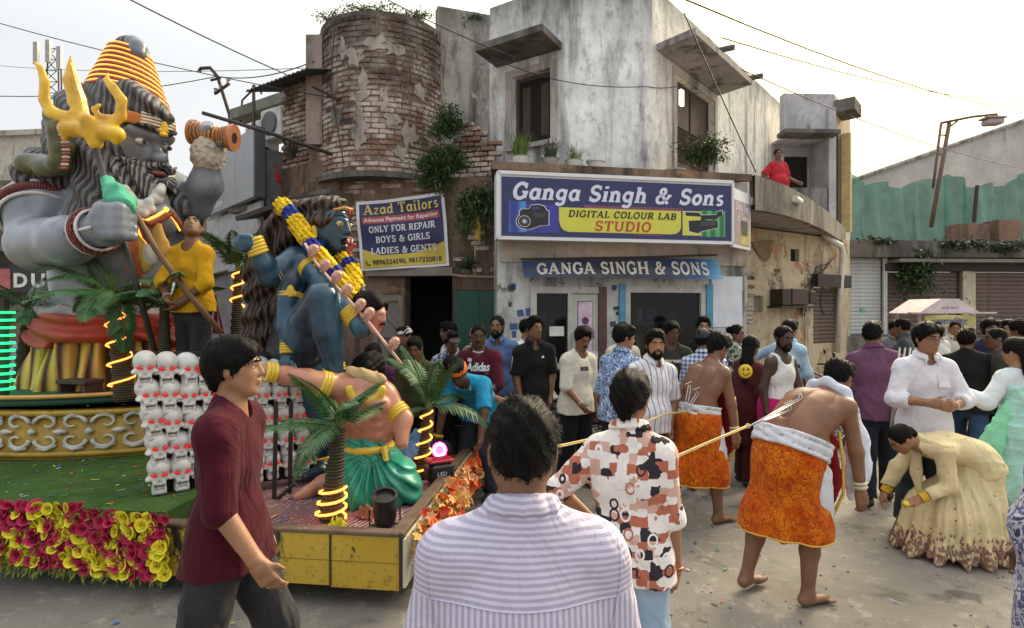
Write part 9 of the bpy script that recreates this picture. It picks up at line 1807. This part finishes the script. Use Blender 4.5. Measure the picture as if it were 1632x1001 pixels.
# --- motorbikes, cart, flag, litter
M_tyre = plain('tyre',(.018,.018,.018),.8); M_chrome = plain('chrome',(.6,.6,.6),.2,.9,bump=0)
def torus(R_,r,n=26,m=8):
	b = MB(); b.tube([Vector((0,math.cos(2*PI*i/n)*R_,math.sin(2*PI*i/n)*R_)) for i in range(n+1)],r,m,cap=False); return b
def motorbike(label,x,y,yaw,tank,group='motorbikes parked by the wall'):
	r = thing('motorbike',label,'motorbike',(x,y,0),R(yaw),group); mt = plain('tank_'+tank[0],tank[1],.25,coat=.5); blk = plain('bike_black',(.015,.015,.016),.45)
	for nm,yy in (('wheel',.64),('wheel',-.62)):
		w = empty(nm,(0,yy,.3),0,r); torus(.26,.042).build('tyre',M_tyre,w,True); torus(.2,.012,22,6).build('rim',M_chrome,w,True); b = MB(); b.lathe([(.001,-.05),(.06,-.05),(.06,.05),(.001,.05)],12,rot=Matrix.Rotation(R(90),3,'Y')); b.build('hub',M_alu,w)
		b = MB()
		for k in range(6): a = k*PI/3; b.tube([(0,math.cos(a)*.05,math.sin(a)*.05),(0,math.cos(a)*.2,math.sin(a)*.2)],.012,5)
		tag(b.build('spokes',M_alu,w),kind='stuff')
	S = SDF(); S.chain([(0,.32,.78),(0,.1,.80),(0,-.05,.74)],[.10,.13,.08],.04,flat=((1,0,0),.9)); link('tank',S.mesh('tank',.014),mt,r)
	S = SDF(); S.chain([(0,-.05,.76),(0,-.35,.78),(0,-.68,.84)],[.08,.10,.07],.04,flat=((0,0,1),.5)); link('seat',S.mesh('seat',.014),blk,r)
	b = MB(); b.box((0,.02,.42),(.24,.32,.28),bev=.04); b.box((0,.02,.58),(.2,.2,.12),bev=.02); b.build('engine',plain('engine_grey',(.12,.12,.12),.5,.6),r)
	b = MB(); b.tube([(0,.42,.86),(0,.1,.62),(0,-.3,.52),(0,-.62,.32)],.025,7); b.tube([(0,.42,.86),(0,.25,.3),(0,-.2,.26)],.022,7); tag(b.build('frame',blk,r,True),kind='stuff')
	for s_ in (-1,1): b = MB(); b.tube([(s_*.085,.64,.3),(s_*.085,.48,.7),(s_*.085,.40,.92)],.022,7); b.build('fork',M_chrome,r,True)
	b = MB(); b.tube([(-.36,.22,1.04),(-.25,.34,1.05),(-.08,.40,.97),(.08,.40,.97),(.25,.34,1.05),(.36,.22,1.04)],.014,7); b.build('handlebar',blk,r,True)
	b = MB(); b.lathe([(.001,0),(.09,0),(.1,.02),(.07,.1),(.001,.13)],16,c=(0,.56,.86),rot=Matrix.Rotation(R(90),3,'X')); autosmooth(b.build('headlight',plain('lamp_glass',(.4,.4,.42),.1),r,True))
	for s_ in (-1,1): b = MB(); b.tube([(s_*.25,.34,1.05),(s_*.34,.32,1.2)],.007,5); b.ball((s_*.36,.32,1.24),.06,10,6,(1.1,.3,.7)); b.build('mirror',blk,r,True)
	for yy in (.64,-.62): b = MB(); b.tube([Vector((0,yy+math.cos(R(a))*.33,.3+math.sin(R(a))*.33)) for a in range(20,165,12)],.05,6,flat=.35); b.build('mudguard',mt,r,True)
	b = MB(); b.tube([(.13,.1,.26),(.16,-.3,.26),(.16,-.85,.36)],[.025,.04,.045],8); b.build('exhaust',M_chrome,r,True)
	return r
motorbike('motorbike parked behind the man in the white vest',X(1292,7.4),7.4,-60,('black',(.02,.02,.022)))
motorbike('silver motorbike partly hidden behind the cream t-shirt man',X(880,7.0),7.0,60,('silver',(.35,.35,.36)))
motorbike('motorbike with red tank standing by the rubble',X(1283,8.5),8.5,-110,('red',(.12,.012,.012)))
motorbike('black motorbike beside the woman in maroon',X(1216,6.9),6.9,150,('black',(.02,.02,.022)))
ct = thing('food_cart','small food cart with a pink gabled canopy and a yellow Hindi sign','cart',(X(1487,10.4),10.4,0)); M_cpk = plain('cart_pink',(.58,.50,.51),.6); w = .46
for sx_ in (-1,1):
	for dy in (-.3,.3): MB().box((sx_*w,dy,1.25),(.05,.05,1.2)).build('post',M_cpk,ct)
MB().box((0,0,.75),(1.1,.75,.5),bev=.02).build('counter',plain('cart_body',(.35,.33,.3),.6),ct)
for sx_ in (-1,1): b = MB(); b.tube([(sx_*.4,-.39+.0,.3),(sx_*.4,-.36,.3)],.28,18); b.build('wheel',M_tyre,ct)
b = MB(); b.prism([(-.56,1.82),(.56,1.82),(.16,2.08),(-.16,2.08)],.8,Matrix.Translation((0,-.4,0))); b.build('canopy',M_cpk,ct)
for sx_ in (-1,1): b = MB(); b.box((sx_*.5,-.45,1.83),(.5,.1,.025)); b.build('canopy_wing',M_cpk,ct)
MB().box((0,-.40,1.69),(.9,.03,.2)).build('sign',plain('cart_sign_yellow',(.55,.50,.18),.5),ct)
me,w_ = font_mesh('स्वादिष्ट',.2,bold=.004); fit_w(me,.62,.15); o = link('lettering',me,plain('cart_blue',(.03,.07,.32),.5,bump=0),ct); o.matrix_basis = Matrix.Translation((-.31,-.418,1.63)) @ FACE
me,w_ = font_mesh('आओ खाओ',.07); fit_w(me,.3,.05); o = link('lettering',me,plain('cart_plum',(.3,.12,.18),.5,bump=0),ct); o.matrix_basis = Matrix.Translation((-.15,-.405,1.9)) @ FACE
for i in range(5): b = MB(); b.ball((-.35+.17*i,-.15,1.05),.08,10,6,(1,1,.8)); b.build('snack',plain('snack_%d' % (i % 2),((.5,.3,.1),(.6,.55,.4))[i % 2],.6),ct,True)
fg = thing('flag','small red and white pennant beside the mustard man','flag',at(352,540,5.4)); b = MB(); b.tube([(0,0,0),(-.05,0,.42)],.008,6); b.build('stick',M_stem,fg); b = MB(); b.add([(-.045,-.012,.40),(-.075,-.012,.05),(.05,-.03,.05)],[(0,1,2)]); b.build('cloth',plain('flag_red',(.4,.03,.06),.8),fg); b = MB(); b.add([(-.02,-.026,.28),(-.01,-.03,.05),(.02,-.034,.05)],[(0,1,2)]); b.build('stripe',W_ink,fg)
rs = random.Random(15)
for i,(px,py,c) in enumerate(((1141,878,'green'),(1227,902,'green'),(1251,931,'green'),(1096,910,'silver'),(1188,935,'silver'),(185,995,'blue'),(372,995,'yellow'))):
	Y_ = F*EYE/(py-H0); b = MB(); b.v = [(rs.uniform(-.022,.022)*(1.3 if k % 2 else 1),rs.uniform(-.02,.02),.006+.012*rs.random()) for k in range(6)]; b.f = [(0,1,2),(0,2,3),(0,3,4),(0,4,5)]; b.mi = [0]*4
	tag(b.build('litter_scrap',plain('confetti_'+c,(.05,.35,.12)),loc=(X(px,Y_),Y_,0)),('torn green scrap on the road behind the patterned shirt man','green scrap on the road left of the large man\'s feet','green scrap between the large man\'s feet','pale paper bit on the road below the slimmer man','pale paper bit near the bottom of the road','blue scrap at the bottom left of the road','yellow petal below the maroon shirt man')[i],'litter')
confetti('litter','small scraps of paper and petals on the road',16,lambda: Vector((rs.uniform(-.5,4.5),rs.uniform(2.6,8),.006)),cf); confetti('litter','dry leaf bits on the road',130,lambda: Vector((rs.uniform(-1,6),rs.uniform(2.4,9),.006)),[plain('dry_leaf',(.07,.05,.03),.9)])
pb = MB()
for i in range(900):
	Y_ = rs.uniform(1.8,9); x = rs.uniform(-.9,1.0)*Y_; s_ = rs.uniform(.004,.014); pb.ball((x,Y_,s_*.3),s_,5,3,(1,rs.uniform(.6,1),.6))
tag(pb.build('gravel',plain('gravel_grey',(.2,.185,.165),.9,rand=.0)),'loose grit scattered over the road','gravel',kind='stuff')
